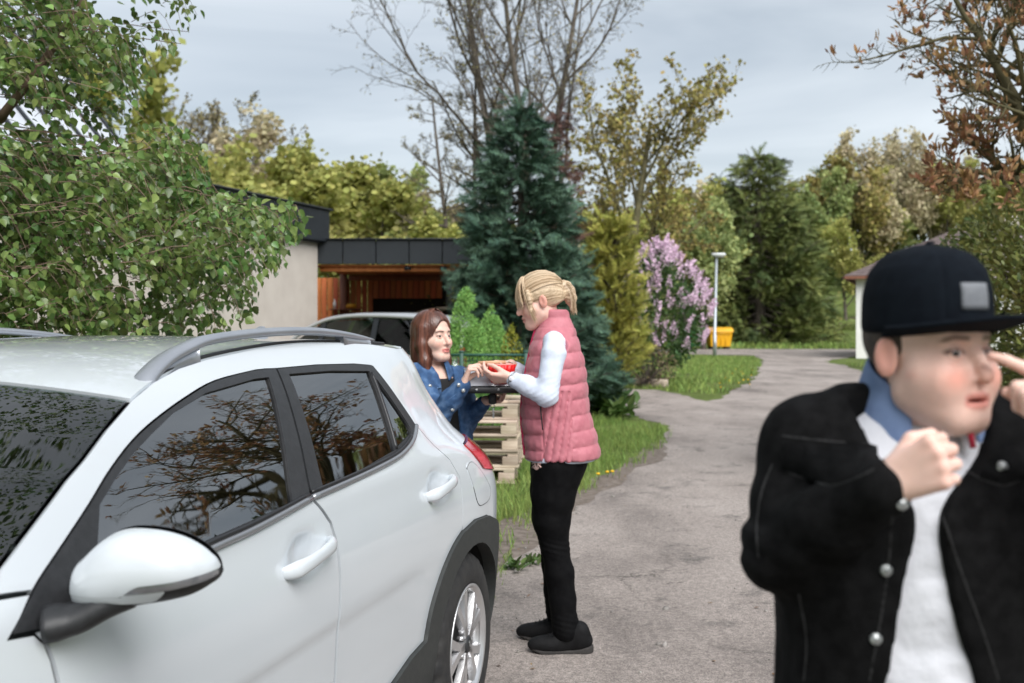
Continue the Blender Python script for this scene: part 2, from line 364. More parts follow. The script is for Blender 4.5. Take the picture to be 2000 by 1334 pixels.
def ground_mat():
    b = NB('verge'); p = b.b; p.inputs['Roughness'].default_value = .95; p.inputs['Specular IOR Level'].default_value = .15
    tc = b.n('ShaderNodeTexCoord'); n1 = b.n('ShaderNodeTexNoise', Scale=.55, Detail=6, Roughness=.62); n2 = b.n('ShaderNodeTexNoise', Scale=9., Detail=8, Roughness=.7); n3 = b.n('ShaderNodeTexNoise', Scale=70., Detail=4)
    for n in (n1, n2, n3): b.l(tc.outputs['Object'], n.inputs['Vector'])
    r1 = b.n('ShaderNodeValToRGB'); e = r1.color_ramp.elements; e[0].position = .30; e[0].color = (.10, .075, .055, 1); e[1].position = .42; e[1].color = (.10, .14, .04, 1); k = e.new(.62); k.color = (.15, .20, .06, 1)
    r2 = b.n('ShaderNodeValToRGB'); e = r2.color_ramp.elements; e[0].position = .3; e[0].color = (.45, .45, .42, 1); e[1].position = .7; e[1].color = (1.35, 1.3, 1.2, 1)
    m = b.n('ShaderNodeMixRGB', blend_type='MULTIPLY'); m.inputs[0].default_value = 1; b.l(n1.outputs[0], r1.inputs[0]); b.l(n2.outputs[0], r2.inputs[0]); b.l(r1.outputs[0], m.inputs[1]); b.l(r2.outputs[0], m.inputs[2]); b.l(m.outputs[0], p.inputs['Base Color'])
    bp = b.n('ShaderNodeBump', Strength=.8, Distance=.03); b.l(n3.outputs[0], bp.inputs['Height']); b.l(bp.outputs[0], p.inputs['Normal']); return b.m
def lane_mat():
    b = NB('worn_asphalt'); p = b.b; p.inputs['Roughness'].default_value = .85; p.inputs['Specular IOR Level'].default_value = .3
    tc = b.n('ShaderNodeTexCoord'); V = tc.outputs['Object']
    def nz(s, d=6, r=.6, st=None):
        n = b.n('ShaderNodeTexNoise', Scale=s, Detail=d, Roughness=r)
        if st: mp = b.n('ShaderNodeMapping'); mp.inputs['Scale'].default_value = st; b.l(V, mp.inputs[0]); b.l(mp.outputs[0], n.inputs['Vector'])
        else: b.l(V, n.inputs['Vector'])
        return n.outputs[0]
    def ramp(x, *st):
        r = b.n('ShaderNodeValToRGB'); e = r.color_ramp.elements; e[0].position, e[0].color = st[0][0], rgb(st[0][1]); e[1].position, e[1].color = st[-1][0], rgb(st[-1][1])
        for q in st[1:-1]: k = e.new(q[0]); k.color = rgb(q[1])
        b.l(x, r.inputs[0]); return r.outputs[0]
    def mx(a, c, f, mode='MIX'):
        m = b.n('ShaderNodeMixRGB', blend_type=mode)
        if isinstance(f, float): m.inputs[0].default_value = f
        else: b.l(f, m.inputs[0])
        for i, q in ((1, a), (2, c)):
            if isinstance(q, tuple): m.inputs[i].default_value = rgb(q)
            else: b.l(q, m.inputs[i])
        return m.outputs[0]
    col = ramp(nz(.8, 8, .62, (1, .45, 1)), (.34, (.195, .170, .158)), (.5, (.34, .298, .275)), (.66, (.415, .368, .342)))
    col = mx(col, (.10, .095, .09), ramp(nz(2.1, 9, .72), (.55, (0, 0, 0)), (.65, (.65, .65, .65))))          # dark wet / tar patches
    col = mx(col, ramp(nz(130, 3, .8), (.36, (.50, .50, .50)), (.64, (1.32, 1.3, 1.28))), 1., 'MULTIPLY')      # grit
    col = mx(col, ramp(nz(38, 4, .8), (.33, (.62, .62, .62)), (.6, (1.12, 1.12, 1.12))), 1., 'MULTIPLY')
    vo = b.n('ShaderNodeTexVoronoi', feature='DISTANCE_TO_EDGE', Scale=1.05); nd = b.n('ShaderNodeTexNoise', Scale=3.2, Detail=6, Roughness=.7); b.l(V, nd.inputs['Vector']); av = b.n('ShaderNodeMixRGB', blend_type='ADD'); av.inputs[0].default_value = .32; b.l(V, av.inputs[1]); b.l(nd.outputs[1], av.inputs[2]); b.l(av.outputs[0], vo.inputs['Vector'])
    cr = ramp(vo.outputs[0], (.0, (1, 1, 1)), (.012, (0, 0, 0))); cm = mx((0, 0, 0), cr, ramp(nz(.9, 2), (.50, (0, 0, 0)), (.60, (.8, .8, .8))))
    col = mx(col, (.05, .045, .04), cm); b.l(col, p.inputs['Base Color'])
    bp = b.n('ShaderNodeBump', Strength=.55, Distance=.012); b.l(nz(90, 6, .75), bp.inputs['Height']); b.l(bp.outputs[0], p.inputs['Normal']); return b.m
tag(obj('ground', np.stack([X, Y, Z], -1).reshape(-1, 3), np.stack([ii, ii + 1, ii + nx + 1, ii + nx], 1), ground_mat()), kind='structure')
V2, Fc = sheet2d(lanep, (), .6); tag(obj('lane', np.column_stack([V2, np.full(len(V2), .006)]), [tuple(f) for f in Fc], lane_mat(), smooth=False), kind='structure')
dirtm = mat('dirt', (.10, .08, .065), (.20, .165, .14), 14, .95, .8, 60, c3=(.15, .12, .10))
V2, Fc = sheet2d(wob([(-1.5, 1), (-1.6, 5.2), (-.72, 6.2), (-.55, 7.3), (-.14, 8.0), (.42, 9.3), (1.3, 11.7), (1.75, 13.4), (2.3, 13.4), (1.75, 11.4), (.9, 9.0), (.5, 7), (.4, 1)], .2, .12, 11), (), .5); tag(obj('dirt_strip', np.column_stack([V2, np.full(len(V2), .003)]), [tuple(f) for f in Fc], dirtm, smooth=False), kind='structure')
# ------------------------------------------------------------------ grass, leaves lying about
def rot_frames(n, r, tilt=None):
    q = r.normal(size=(n, 4)); q /= np.linalg.norm(q, axis=1)[:, None]; w_, x, y, z = q.T
    return np.stack([1 - 2 * (y * y + z * z), 2 * (x * y - z * w_), 2 * (x * z + y * w_), 2 * (x * y + z * w_), 1 - 2 * (x * x + z * z), 2 * (y * z - x * w_), 2 * (x * z - y * w_), 2 * (y * z + x * w_), 1 - 2 * (x * x + y * y)], 1).reshape(n, 3, 3)
def scatter(tv, tf, P, R, s):
    tv = np.asarray(tv, float); tf = np.asarray(tf); n = len(P); V = np.einsum('nij,kj->nki', R, tv) * np.broadcast_to(np.asarray(s, float), (n,))[:, None, None] + P[:, None]
    return V.reshape(-1, 3), (tf[None] + (np.arange(n) * len(tv))[:, None, None]).reshape(-1, tf.shape[1])
def grass(name, poly, n, hgt, wid, m, seed, clump=.35, keepout=(), edge=.34):
    r = np.random.default_rng(seed); poly = np.asarray(poly, float); lo, hi = poly.min(0), poly.max(0); P = r.uniform(lo, hi, (n * 3, 2)); k = inpoly(P, poly); P = P[k][:int(n * 1.9)]; k = ~inpoly(P, LANEC)
    for q in keepout: k &= ~inpoly(P, np.asarray(q, float))
    P = P[k]; c = vnoise(np.column_stack([P, np.zeros(len(P))]), clump * 2, seed) + .6 * vnoise(np.column_stack([P, np.zeros(len(P))]), clump * .5, seed + 5); P = P[c > r.uniform(-1.1, .55, len(P))][:n]; n = len(P)
    ed_ = edgedist(P, LANEN); P = P[r.random(n) < .04 + .96 * sm(.02, edge, ed_ + .18 * vnoise(np.column_stack([P, np.zeros(n)]), .3, seed + 2))]; n = len(P)
    a = r.uniform(0, 2 * np.pi, n); b = r.uniform(0, 2 * np.pi, n); h = hgt * r.uniform(.45, 1.25, n) * (1 + .5 * vnoise(np.column_stack([P, np.zeros(n)]), clump, seed + 9)); ln = h * r.uniform(.15, .8, n); wv = wid * r.uniform(.7, 1.3, n)
    B = np.column_stack([P, np.zeros(n)]); s = np.stack([np.cos(a), np.sin(a), 0 * a], 1) * wv[:, None]; l = np.stack([np.cos(b), np.sin(b), 0 * b], 1) * ln[:, None]; u = np.array([0, 0, 1.])
    V = np.stack([B - s, B + s, B + s * .7 + l * .4 + u * (h * .6)[:, None], B - s * .7 + l * .4 + u * (h * .6)[:, None], B + l + u * h[:, None]], 1).reshape(-1, 3); o = np.arange(n)[:, None] * 5
    Fc = np.concatenate([o + [0, 1, 2], o + [0, 2, 3], o + [3, 2, 4]])
    return tag(obj(name, V, Fc, m, smooth=False), kind='stuff')
grassm = mat('grass_blades', (.165, .265, .06), (.27, .36, .105), .8, .7, island=.42, transl=.35, spec=.3)
VN = [(-3.2, 5.0), (-.75, 5.1), (-.25, 5.9), (.12, 6.9), (.75, 9.0), (1.55, 11.4), (2.1, 13.2), (2.15, 15.2), (.9, 17.2), (-1.5, 19.3), (-4.5, 19), (-5.5, 12)]
grass('grass', VN, 95000, .105, .0038, grassm, 21, .3); grass('grass', [(-.9, 5.6), (-.2, 5.5), (.35, 6.6), (.35, 7.6), (-.4, 7.2)], 2600, .06, .003, grassm, 22, .22)
grass('grass', [(1.6, 24), (5.9, 21), (8.0, 27.5), (10.2, 38), (9.5, 44.5), (7.0, 48), (-4, 49), (-4, 26)], 32000, .13, .012, grassm, 23, .8)
grass('grass', [(11, 38), (30, 45), (30, 20), (8.9, 19), (5.9, 8.5), (5.2, 4), (9, 3), (12, 20)], 15000, .14, .013, grassm, 24, .8); grass('grass', [(-10, 58.5), (30, 58.5), (45, 80), (-10, 80)], 9000, .28, .045, grassm, 25, 1.5)
# weeds at the grass edge and dandelions
r = np.random.default_rng(31)
leafT = np.array([(0, 0, 0), (.22, .35, .05), (.16, .75, .02), (0, 1, -.06), (-.16, .75, .02), (-.22, .35, .05), (0, .5, -.02)]); leafF = np.array([(0, 1, 6), (1, 2, 6), (2, 3, 6), (3, 4, 6), (4, 5, 6), (5, 0, 6)])
weedm = mat('weed_leaf', (.06, .12, .025), (.10, .17, .04), 3, .6, island=.35, transl=.3)
yel = mat('dandelion_yellow', (.75, .42, .01), (.80, .50, .02), 40, .8)
def weed(x, y, s, n, lab):
    a = np.sort(r.uniform(0, 2 * np.pi, n)); el = r.uniform(.2, 1.2, n); R = np.array([np.array(Matrix.Rotation(q, 3, 'Z') @ Matrix.Rotation(e, 3, 'X')) for q, e in zip(a, el)]); P = np.column_stack([r.normal(0, s * .35, (n, 2)), r.uniform(0, s * .5, n)])
    V, Fc = scatter(leafT, leafF, P, R, s * r.uniform(.5, 1.1, n)); o = obj('weed', V, Fc, weedm); o.location = (x, y, .0); return tag(o, lab, 'weed', 'broad leaved weeds at the verge')
weed(*G(1180, 812), .42, 90, 'bushy dark green weed clump where the verge meets the driveway'); weed(*G(1205, 820), .30, 60, 'smaller weed tuft beside the bushy clump at the driveway')
weed(*G(1010, 1115), .09, 22, 'small flat weed on the dirt by the rear wheel of the white car'); weed(*G(1045, 1105), .07, 16, 'tiny weed growing at the lane edge beside the black trousers')
def dandelion(x, y, z, lab, grp=None):
    e = empty('dandelion', (x, y, 0)); tag(e, lab, 'flower', grp)
    obj('stem', *tube([(0, 0, 0), (.01, 0, z * .6), (.005, 0, z)], .003, 5), weedm, e); obj('flower_head', *lathe([(.0, z + .012), (.012, z + .011), (.02, z + .004), (.014, z - .006), (.0, z - .008)], 10), yel, e)
for (u, v), l in (((1186, 934), 'leftmost dandelion by the lane behind the pink vest'), ((1196, 933), 'right dandelion of the pair by the lane behind the pink vest'), ((1168, 938), 'low dandelion nearest to the pink vest')): dandelion(*G(u, v), .06, l)
for i in range(16): u, v = r.uniform(1380, 1470), r.uniform(722, 768); dandelion(*G(u, v), .12, 'small yellow dandelion in the grass island below the street lamp', 'dandelions on the grass island')
stonem = mat('pebble', (.16, .145, .13), (.30, .28, .26), 6, .9, island=.3); n = 2200
P = np.column_stack([r.uniform(-.6, 4.4, n), 3.2 + r.exponential(3.5, n), np.full(n, .008)]); ed = edgedist(P[:, :2], lanep); P = P[(r.random(n) < np.exp(-ed / .35)) | (r.random(n) < .12)]; n = len(P)
tv = np.array([(1, 0, 0), (-1, 0, 0), (0, 1, 0), (0, -1, 0), (0, 0, .6), (0, 0, -.6)]); tf = np.array([(0, 2, 4), (2, 1, 4), (1, 3, 4), (3, 0, 4), (2, 0, 5), (1, 2, 5), (3, 1, 5), (0, 3, 5)])
V, Fc = scatter(tv, tf, P, rot_frames(n, r), .0035 + r.exponential(.004, n)); tag(obj('gravel', V, Fc, stonem, smooth=False), kind='stuff')
n = 900; P = np.column_stack([r.uniform(-1, 4.6, n), 3.4 + r.exponential(4.5, n), np.full(n, .012)]); ed = edgedist(P[:, :2], lanep); P = P[(r.random(n) < np.exp(-ed / .3)) | (r.random(n) < .06)]; n = len(P); R_ = np.array([np.array(Matrix.Rotation(a, 3, 'Z') @ Matrix.Rotation(b, 3, 'X')) for a, b in zip(r.uniform(0, 6.28, n), r.normal(0, .3, n))])
V, Fc = scatter(leafT, leafF, P, R_, r.uniform(.012, .035, n)); tag(obj('leaf_litter', V, Fc, mat('dry_litter', (.13, .075, .04), (.26, .17, .09), 3, .9, island=.4), smooth=False), kind='stuff')
# ------------------------------------------------------------------ house with parapet on the left, carport
plaster = mat('plaster', (.50, .45, .40), (.56, .51, .455), 2.5, .9, .15, 90); darkmetal = mat('dark_sheet_metal', (.010, .013, .017), (.016, .020, .025), 1.6, .42, metal=.0); roofmetal = mat('pale_roof_metal', (.62, .65, .70), (.55, .58, .63), 3, .35, metal=.2)
ha = np.array([-6.75, 9.35]); hb = np.array([-3.51, 19.4]); hd = (hb - ha) / np.linalg.norm(hb - ha); hrz = math.atan2(hd[1], hd[0]); HL = np.linalg.norm(hb - ha)
house = empty('house', (ha[0], ha[1], 0), hrz); tag(house, 'flat roofed house with beige rendered wall and black parapet behind the birch', 'house')
obj('wall', *box((HL / 2, 2.75, 1.48), (HL, 5.5, 2.96)), plaster, house, smooth=False)
obj('roof_deck', *box((HL / 2, 2.8, 3.2), (HL - .1, 5.3, .4)), darkmetal, house, smooth=False)
npan = 11; pw_ = (HL + .24) / npan; pm = mesh('parapet_panel', *box((0, 0, 0), (pw_ - .012, .05, .56), bev=.006), darkmetal, False)
for i in range(npan): inst('parapet_panel', pm, house, (pw_ * (i + .5) - .06, -.13, 3.22))
pe = mesh('parapet_panel', *box((0, 0, 0), (.05, .9, .56), bev=.006), darkmetal, False)
for i in range(3): inst('parapet_panel', pe, house, (HL + .19, .34 + .91 * i, 3.22))
obj('coping', *box((HL / 2, -.12, 3.525), (HL + .46, .16, .035), bev=.008), darkmetal, house); obj('soffit', *box((HL / 2 + .1, -.02, 2.925), (HL + .3, .16, .03)), darkmetal, house, smooth=False)
# pitched sheet metal roof rising behind the parapet: separate strips with seams
roof_n = 12; ang = math.radians(47); RL = 5.2; Rm = np.array(Matrix.Rotation(ang, 3, 'X')); sm_ = mesh('roof_strip', *box((0, RL / 2, 0), (.40, RL, .02), bev=.004, R=None), roofmetal, False); rb = mesh('standing_seam', *box((0, RL / 2, .02), (.045, RL, .05)), darkmetal, False)
mrot = Matrix.Rotation(ang, 4, 'X')
for i in range(roof_n):
    x = 6.35 - .47 * i; inst('roof_strip', sm_, house, mat=Matrix.Translation((x, .55, 3.5)) @ mrot); inst('standing_seam', rb, house, mat=Matrix.Translation((x + .235, .55, 3.5)) @ mrot)
wood = mat('orange_larch', (.40, .11, .03), (.55, .18, .055), 3.5, .5, .1, 60, stretch=(6, 6, .6), obj_rand=.22); woodd = mat('brown_post', (.16, .06, .035), (.22, .09, .05), 4, .6, stretch=(5, 5, .6)); voidm = mat('interior_black', (.006, .005, .005), (.010, .009, .008), 4, .9)  # voidm: near-black for car seats and for shade painted into openings
cp = empty('carport', (-3.6, 19.45, 0)); tag(cp, 'wooden carport with black sheet metal fascia and orange plank back wall', 'carport')
CW = 4.5
fp = mesh('fascia_panel', *box((0, 0, 0), (.585, .04, .44), bev=.006), darkmetal, False)
for i in range(7): inst('fascia_panel', fp, cp, (-.09 + .33 + .6 * i, .0, 2.76))
obj('roof', *box((CW / 2 - .1, 2.0, 2.86), (CW, 3.9, .22)), darkmetal, cp, smooth=False); obj('coping', *box((CW / 2 - .1, -.01, 2.992), (CW + .06, .12, .024), bev=.005), darkmetal, cp)
sp = mesh('soffit_board', *box((0, 0, 0), (CW - .1, .115, .022)), wood, False)
for i in range(31): inst('soffit_board', sp, cp, (CW / 2 - .08, .10 + .124 * i, 2.52 + .0 * i))
for x, y in ((-.02, .03), (-.02, 3.66), (CW - .3, .1), (CW - .3, 3.66)): obj('post', *box((x, y, 1.26), (.15, .15, 2.5), bev=.01), woodd, cp)
obj('beam', *box((CW / 2, .20, 2.46), (CW - .2, .14, .10), bev=.008), wood, cp); obj('beam', *box((CW / 2, 3.62, 2.44), (CW - .2, .12, .12), bev=.008), woodd, cp)
for x in (1.7, 2.35): obj('spotlight', *lathe([(.0, 2.44), (.06, 2.44), (.065, 2.50), (.05, 2.52)], 14, (x, .12, 0)), matblack if 'matblack' in globals() else darkmetal, cp)
pk = mesh('plank', *box((0, 0, 1.22), (.112, .024, 2.44), bev=.004), wood, False); ps = mesh('plank', *box((0, 0, 2.22), (.112, .024, .44), bev=.004), wood, False); pl = mesh('plank', *box((0, 0, 1.22), (.024, .112, 2.44), bev=.004), wood, False)
yb = 3.75
for i in range(11): inst('plank', pk, cp, (-.70 + .124 * i, yb + (.012 if i % 2 else 0), .0))
for i in range(12): inst('plank', ps, cp, (.664 + .124 * i, yb + (.012 if i % 2 else 0), .0))
for i in range(8): inst('plank', pk, cp, (2.15 + .124 * i, yb + (.012 if i % 2 else 0), .0)) if i > 4 else None
obj('doorway_shade', *box((1.36, yb + 1.3, 1.2), (1.62, 2.4, 2.38)), voidm, cp, smooth=False)  # closed near-black box; the shade inside the opening is put into its colour
for i in range(17): inst('plank', pl, cp, (-.86, .9 + .16 * i, .0))
obj('wall_shelf', *box((.02, yb - .16, 1.76), (.62, .26, .03), bev=.004), woodd, cp)
def bottle(x, y, z, h, m, lab): o = obj('bottle', *lathe([(0, 0), (.035, 0), (.035, h * .6), (.014, h * .8), (.014, h), (0, h)], 12), m); o.location = (x, y, z); tag(o, lab, 'bottle')
bottle(-3.6 - .2, 19.45 + yb - .16, 1.776, .2, mat('white_plastic', (.7, .7, .7)), 'white bottle standing at the left end of the carport shelf'); o = obj('power_tool', *box((0, 0, .05), (.22, .1, .10), bev=.03), mat('yellow_plastic', (.7, .36, .02))); o.location = (-3.6 + .16, 19.45 + yb - .16, 1.777); tag(o, 'yellow power tool lying on the carport wall shelf', 'tool')
# ------------------------------------------------------------------ two more cars (profile lofted along the length)
greyp = mat('grey_car_paint', (.46, .48, .50), (.44, .46, .48), 3, .35, metal=.3, coat=.8); beigep = mat('beige_car_paint', (.36, .30, .24), None, 3, .4, coat=.8); carglass = glass('dark_car_glass', (.16, .24, .20), 1., 1.6)
def small_car(name, label, loc, rz, paintm, roofz=1.62, L_=4.25):
    e = empty(name, loc, rz); tag(e, label, 'car'); k = roofz / 1.62
    xs = np.array([-2.1, -2.05, -1.9, -1.3, -.4, .4, 1.0, 1.45, 1.75, 2.05, 2.12]); top = np.array([.75, .95, 1.0, 1.05, 1.08, 1.08, 1.06, 1.02, .93, .78, .6]) * k; hw = np.array([.55, .74, .82, .86, .87, .87, .87, .86, .82, .68, .5])
    V = []; n = 14
    for x, zt, h_ in zip(xs, top, hw):
        zz = [.22, .3, .55, .8, .93, 1.0]; ww = [.86, .94, 1, .985, .95, .80]
        for s in (1, -1):
            for q, w_ in (list(zip(zz, ww)) if s == 1 else list(zip(zz, ww))[::-1]): V.append((x, s * h_ * w_, .2 + (zt - .2) * (q - .22) / .78))
    m_ = 12; Fc = [(i * m_ + j, i * m_ + (j + 1) % m_, (i + 1) * m_ + (j + 1) % m_, (i + 1) * m_ + j) for i in range(len(xs) - 1) for j in range(m_)] + [tuple(range(m_ - 1, -1, -1)), tuple((len(xs) - 1) * m_ + j for j in range(m_))]
    o = obj('body', V, Fc, paintm, e); o.modifiers.new('soft', 'SUBSURF').render_levels = 1
    # greenhouse: roof sheet on pillars, panes between
    rx = np.array([1.42, 1.0, .55, .0, -.8, -1.6, -1.95]); rzv = np.array([1.06, 1.36, 1.55, 1.62, 1.61, 1.55, 1.40]) * k; rw = np.array([.74, .68, .64, .62, .62, .60, .56]); bw = .80
    V = []
    for x, z, h_ in zip(rx, rzv, rw): V += [(x, -h_, z - .05), (x, -h_ * .9, z), (x, 0, z + .02), (x, h_ * .9, z), (x, h_, z - .05)]
    Fc = [(i * 5 + j, i * 5 + j + 1, i * 5 + 6 + j, i * 5 + 5 + j) for i in range(6) for j in range(4)]; i0 = 2; o = obj('roof', V[10:], [tuple(np.array(f) - 10) for f in Fc if min(f) >= 10], paintm, e); q = o.modifiers.new('t', 'SOLIDIFY'); q.thickness = .03
    obj('windscreen', [V[0], V[4], V[14], V[10]], [(0, 1, 2, 3)], carglass, e, smooth=False); obj('rear_window', [(-2.02, -.6, 1.05 * k), (-2.02, .6, 1.05 * k), V[34], V[30]], [(0, 1, 2, 3)], carglass, e, smooth=False)
    for s in (1, -1):
        bx = np.array([1.30, .62, .52, -.40, -.50, -1.30, -1.40, -1.92]); zb = 1.045 * k
        tz = np.interp(-bx, -rx, rzv) - .07; tw = np.interp(-bx, -rx, rw)
        for a in (0, 2, 4, 6): obj('side_window', [(bx[a], s * bw, zb), (bx[a + 1], s * bw, zb), (bx[a + 1], s * tw[a + 1], tz[a + 1]), (bx[a], s * tw[a], max(tz[a], zb + .02))], [(0, 1, 2, 3)], carglass, e, smooth=False)
        for a, b_ in ((1, 2), (3, 4), (5, 6)): obj('pillar', [(bx[a], s * bw, zb), (bx[b_], s * bw, zb), (bx[b_], s * (tw[b_] + .01), tz[b_] + .03), (bx[a], s * (tw[a] + .01), tz[a] + .03)], [(0, 1, 2, 3)], darkmetal, e, smooth=False)
        P = [(1.46, s * .79, 1.03 * k)] + [(x, s * (h_ + .012), z - .04) for x, z, h_ in zip(rx, rzv, rw)] + [(-2.03, s * .74, 1.02 * k)]; obj('roof_pillar', *tube(catmull(P, 4), .034, 8), paintm, e)
        for x in (1.35, -1.3):
            wv = empty('wheel', (x, s * .80, .31)); wv.parent = e
            obj('tyre', *lathe([(.20, -.09), (.29, -.10), (.31, -.06), (.31, .06), (.29, .10), (.20, .09)], 28, axis='y'), darkmetal, wv); obj('rim', *lathe([(.0, .08 * s), (.12, .07 * s), (.2, .085 * s)], 20, axis='y'), roofmetal, wv)
        obj('door_handle', *box((-.25, s * .865, .92 * k), (.16, .03, .03), bev=.01), paintm, e); obj('headlight', *box((1.93, s * .62, .74), (.25, .2, .14), bev=.05), roofmetal, e); obj('tail_light', *box((-2.04, s * .68, .95), (.1, .16, .34), bev=.04), mat('far_red_lens', (.4, .01, .01)) if 'far_red_lens' not in MATS else MATS['far_red_lens'], e)
        obj('seat', *box((.25, s * .36, .95), (.16, .46, .6), bev=.06), voidm, e); obj('seat', *box((-.75, s * .36, .95), (.16, .5, .55), bev=.06), voidm, e)
    return e
small_car('parked_car', 'silver grey hatchback standing in front of the carport', (-2.15, 17.3, .0), math.radians(150), greyp, 1.63); small_car('parked_car', 'beige car half hidden inside the carport behind the silver grey hatchback', (-1.05, 21.3, .0), math.radians(163), beigep, 1.80)
# ------------------------------------------------------------------ lamp, bins, edging, fence, white house on the right
galv = mat('galvanised', (.40, .44, .48), (.46, .50, .54), 8, .45, metal=.5)
lx, ly = G(1396, 695); lamp = empty('street_lamp', (lx, ly, 0)); tag(lamp, 'grey steel street lamp with a small flat head on the grass island', 'street lamp')
obj('pole', *tube([(0, 0, 0), (0, 0, .9), (0, 0, .92), (.08, 0, 4.35)], [.085, .085, .065, .05], 14), galv, lamp); obj('lamp_head', *box((.16, -.06, 4.42), (.62, .26, .15), bev=.06, rz=-.3), mat('lamp_white', (.62, .64, .65)), lamp); obj('lens', *box((.18, -.07, 4.335), (.40, .18, .03), bev=.012, rz=-.3), mat('lamp_lens', (.5, .5, .48), rough=.2), lamp); obj('inspection_door', *box((0, -.087, .55), (.07, .012, .3), bev=.004), galv, lamp)
yb_ = mat('yellow_bin', (.78, .42, .012), (.74, .38, .012), 6, .4)
def bin_(name, lab, x, y, s, m, rz):
    e = empty(name, (x, y, 0), rz); tag(e, lab, 'bin')
    V = []
    for z, a, b in ((.16, .58, .36), (.2, .6, .38), (1.0, .68, .52), (1.04, .72, .56)): V += [(-a * s, -b * s, z * s), (a * s, -b * s, z * s), (a * s, b * s, z * s), (-a * s, b * s, z * s)]
    obj('body', V, [(i * 4 + j, i * 4 + (j + 1) % 4, i * 4 + 4 + (j + 1) % 4, i * 4 + 4 + j) for i in range(3) for j in range(4)] + [(3, 2, 1, 0), (12, 13, 14, 15)], m, e, smooth=False)
    P = [( -.74, t, 1.05 + .28 * math.sin(math.pi * (t + .58) / 1.16) ** .6) for t in np.linspace(-.58, .58, 12)]; V = [(p[0] * s, p[1] * s, p[2] * s) for p in P] + [(-p[0] * s, p[1] * s, p[2] * s) for p in P]
    obj('lid', V, [(i, i + 1, i + 13, i + 12) for i in range(11)] + [tuple(range(11, -1, -1)), tuple(range(12, 24))], m, e, smooth=False)
    for a in (-.3, 0., .3): obj('rib', *box((a * s, -.47 * s, .6 * s), (.05 * s, .05 * s, .7 * s), bev=.01), m, e)
    for a in (-1, 1):
        for b in (-1, 1): obj('caster', *lathe([(0, -.03), (.09 * s, -.03), (.09 * s, .03), (0, .03)], 12, (a * .48 * s, b * .3 * s, .09 * s), 'y'), darkmetal, e)
    obj('handle_bar', *tube([(-.6 * s, -.6 * s, .98 * s), (.6 * s, -.6 * s, .98 * s)], .025, 6), m, e)
bin_('waste_container', 'yellow wheeled waste container behind the street lamp', 11.23, 58.4, .90, yb_, .12); bin_('waste_container', 'green wheeled bin mostly hidden behind the lilac left of the yellow one', 10.15, 59.2, .8, mat('green_bin', (.03, .35, .13)), .1)
edge = mat('edging_wood', (.50, .42, .34), (.36, .29, .23), 5, .85, .3, 40, stretch=(1, 6, 6))
for (u0, v0), (u1, v1), lab in (((1212, 752), (1302, 757), 'pale timber beam lying along the driveway edge by the lilac'), ((1150, 760), (1186, 750), 'short grey stone kerb at the driveway corner behind the pink vest')):
    a, b = np.array(G(u0, v0)), np.array(G(u1, v1)); o = obj('edging_beam' if 'timber' in lab else 'kerb_stone', *box((0, 0, .09), (np.linalg.norm(b - a), .16, .18), bev=.02), edge if 'timber' in lab else stonem); o.location = (*((a + b) / 2), 0); o.rotation_euler = (0, 0, math.atan2(*(b - a)[::-1])); tag(o, lab, 'beam' if 'timber' in lab else 'kerb')
fg = mat('green_coated_wire', (.015, .07, .05), None, 5, .5); fe = empty('garden_fence', (-.78, 13.2, 0), -.03); tag(fe, 'low dark green wire fence in front of the small light green conifers', 'fence')
obj('top_rail', *tube([(-.1, 0, 1.09), (1.0, 0, 1.09)], .016, 8), fg, fe); obj('rail', *tube([(-.1, 0, .15), (1.0, 0, .15)], .012, 8), fg, fe)
for x in (.0, .16, .95): obj('post', *box((x, 0, .56), (.05, .05, 1.12), bev=.006), fg, fe); obj('post_cap', *box((x, 0, 1.13), (.062, .062, .03), bev=.008), fg, fe)
wm_ = mesh('vertical_wire', *tube([(0, 0, .12), (0, 0, 1.09)], .0028, 4), fg); hm_ = mesh('horizontal_wire', *tube([(-.05, 0, 0), (1.0, 0, 0)], .003, 4), fg)
for i in range(20): inst('vertical_wire', wm_, fe, (.0 + .05 * i, .012, 0))
for i in range(5): inst('horizontal_wire', hm_, fe, (0, .006, .3 + .18 * i))
whitew = mat('white_render', (.80, .79, .76), (.72, .71, .68), 1.2, .9, .25, 60); tilem = mat('brown_tiles', (.10, .075, .072), (.165, .125, .12), 3, .8, .3, 30, stretch=(1, 1, 6)); tilep = mat('purple_tiles', (.19, .15, .16), (.25, .20, .21), 3, .8, .3, 30)
wh = empty('white_house', (13.95, 43.6, 0), -.37); tag(wh, 'white rendered house with brown hipped roof behind the boy in the cap', 'house')
obj('wall', *box((5.2, 4, 1.68), (10.4, 8, 3.36)), whitew, wh, smooth=False)
a, b, ez, rz_ = .42, .42, 3.34, 5.35; V = [(-a, -b, ez), (10.4 + a, -b, ez), (10.4 + a, 8 + b, ez), (-a, 8 + b, ez), (3.6, 4, rz_), (6.8, 4, rz_)]
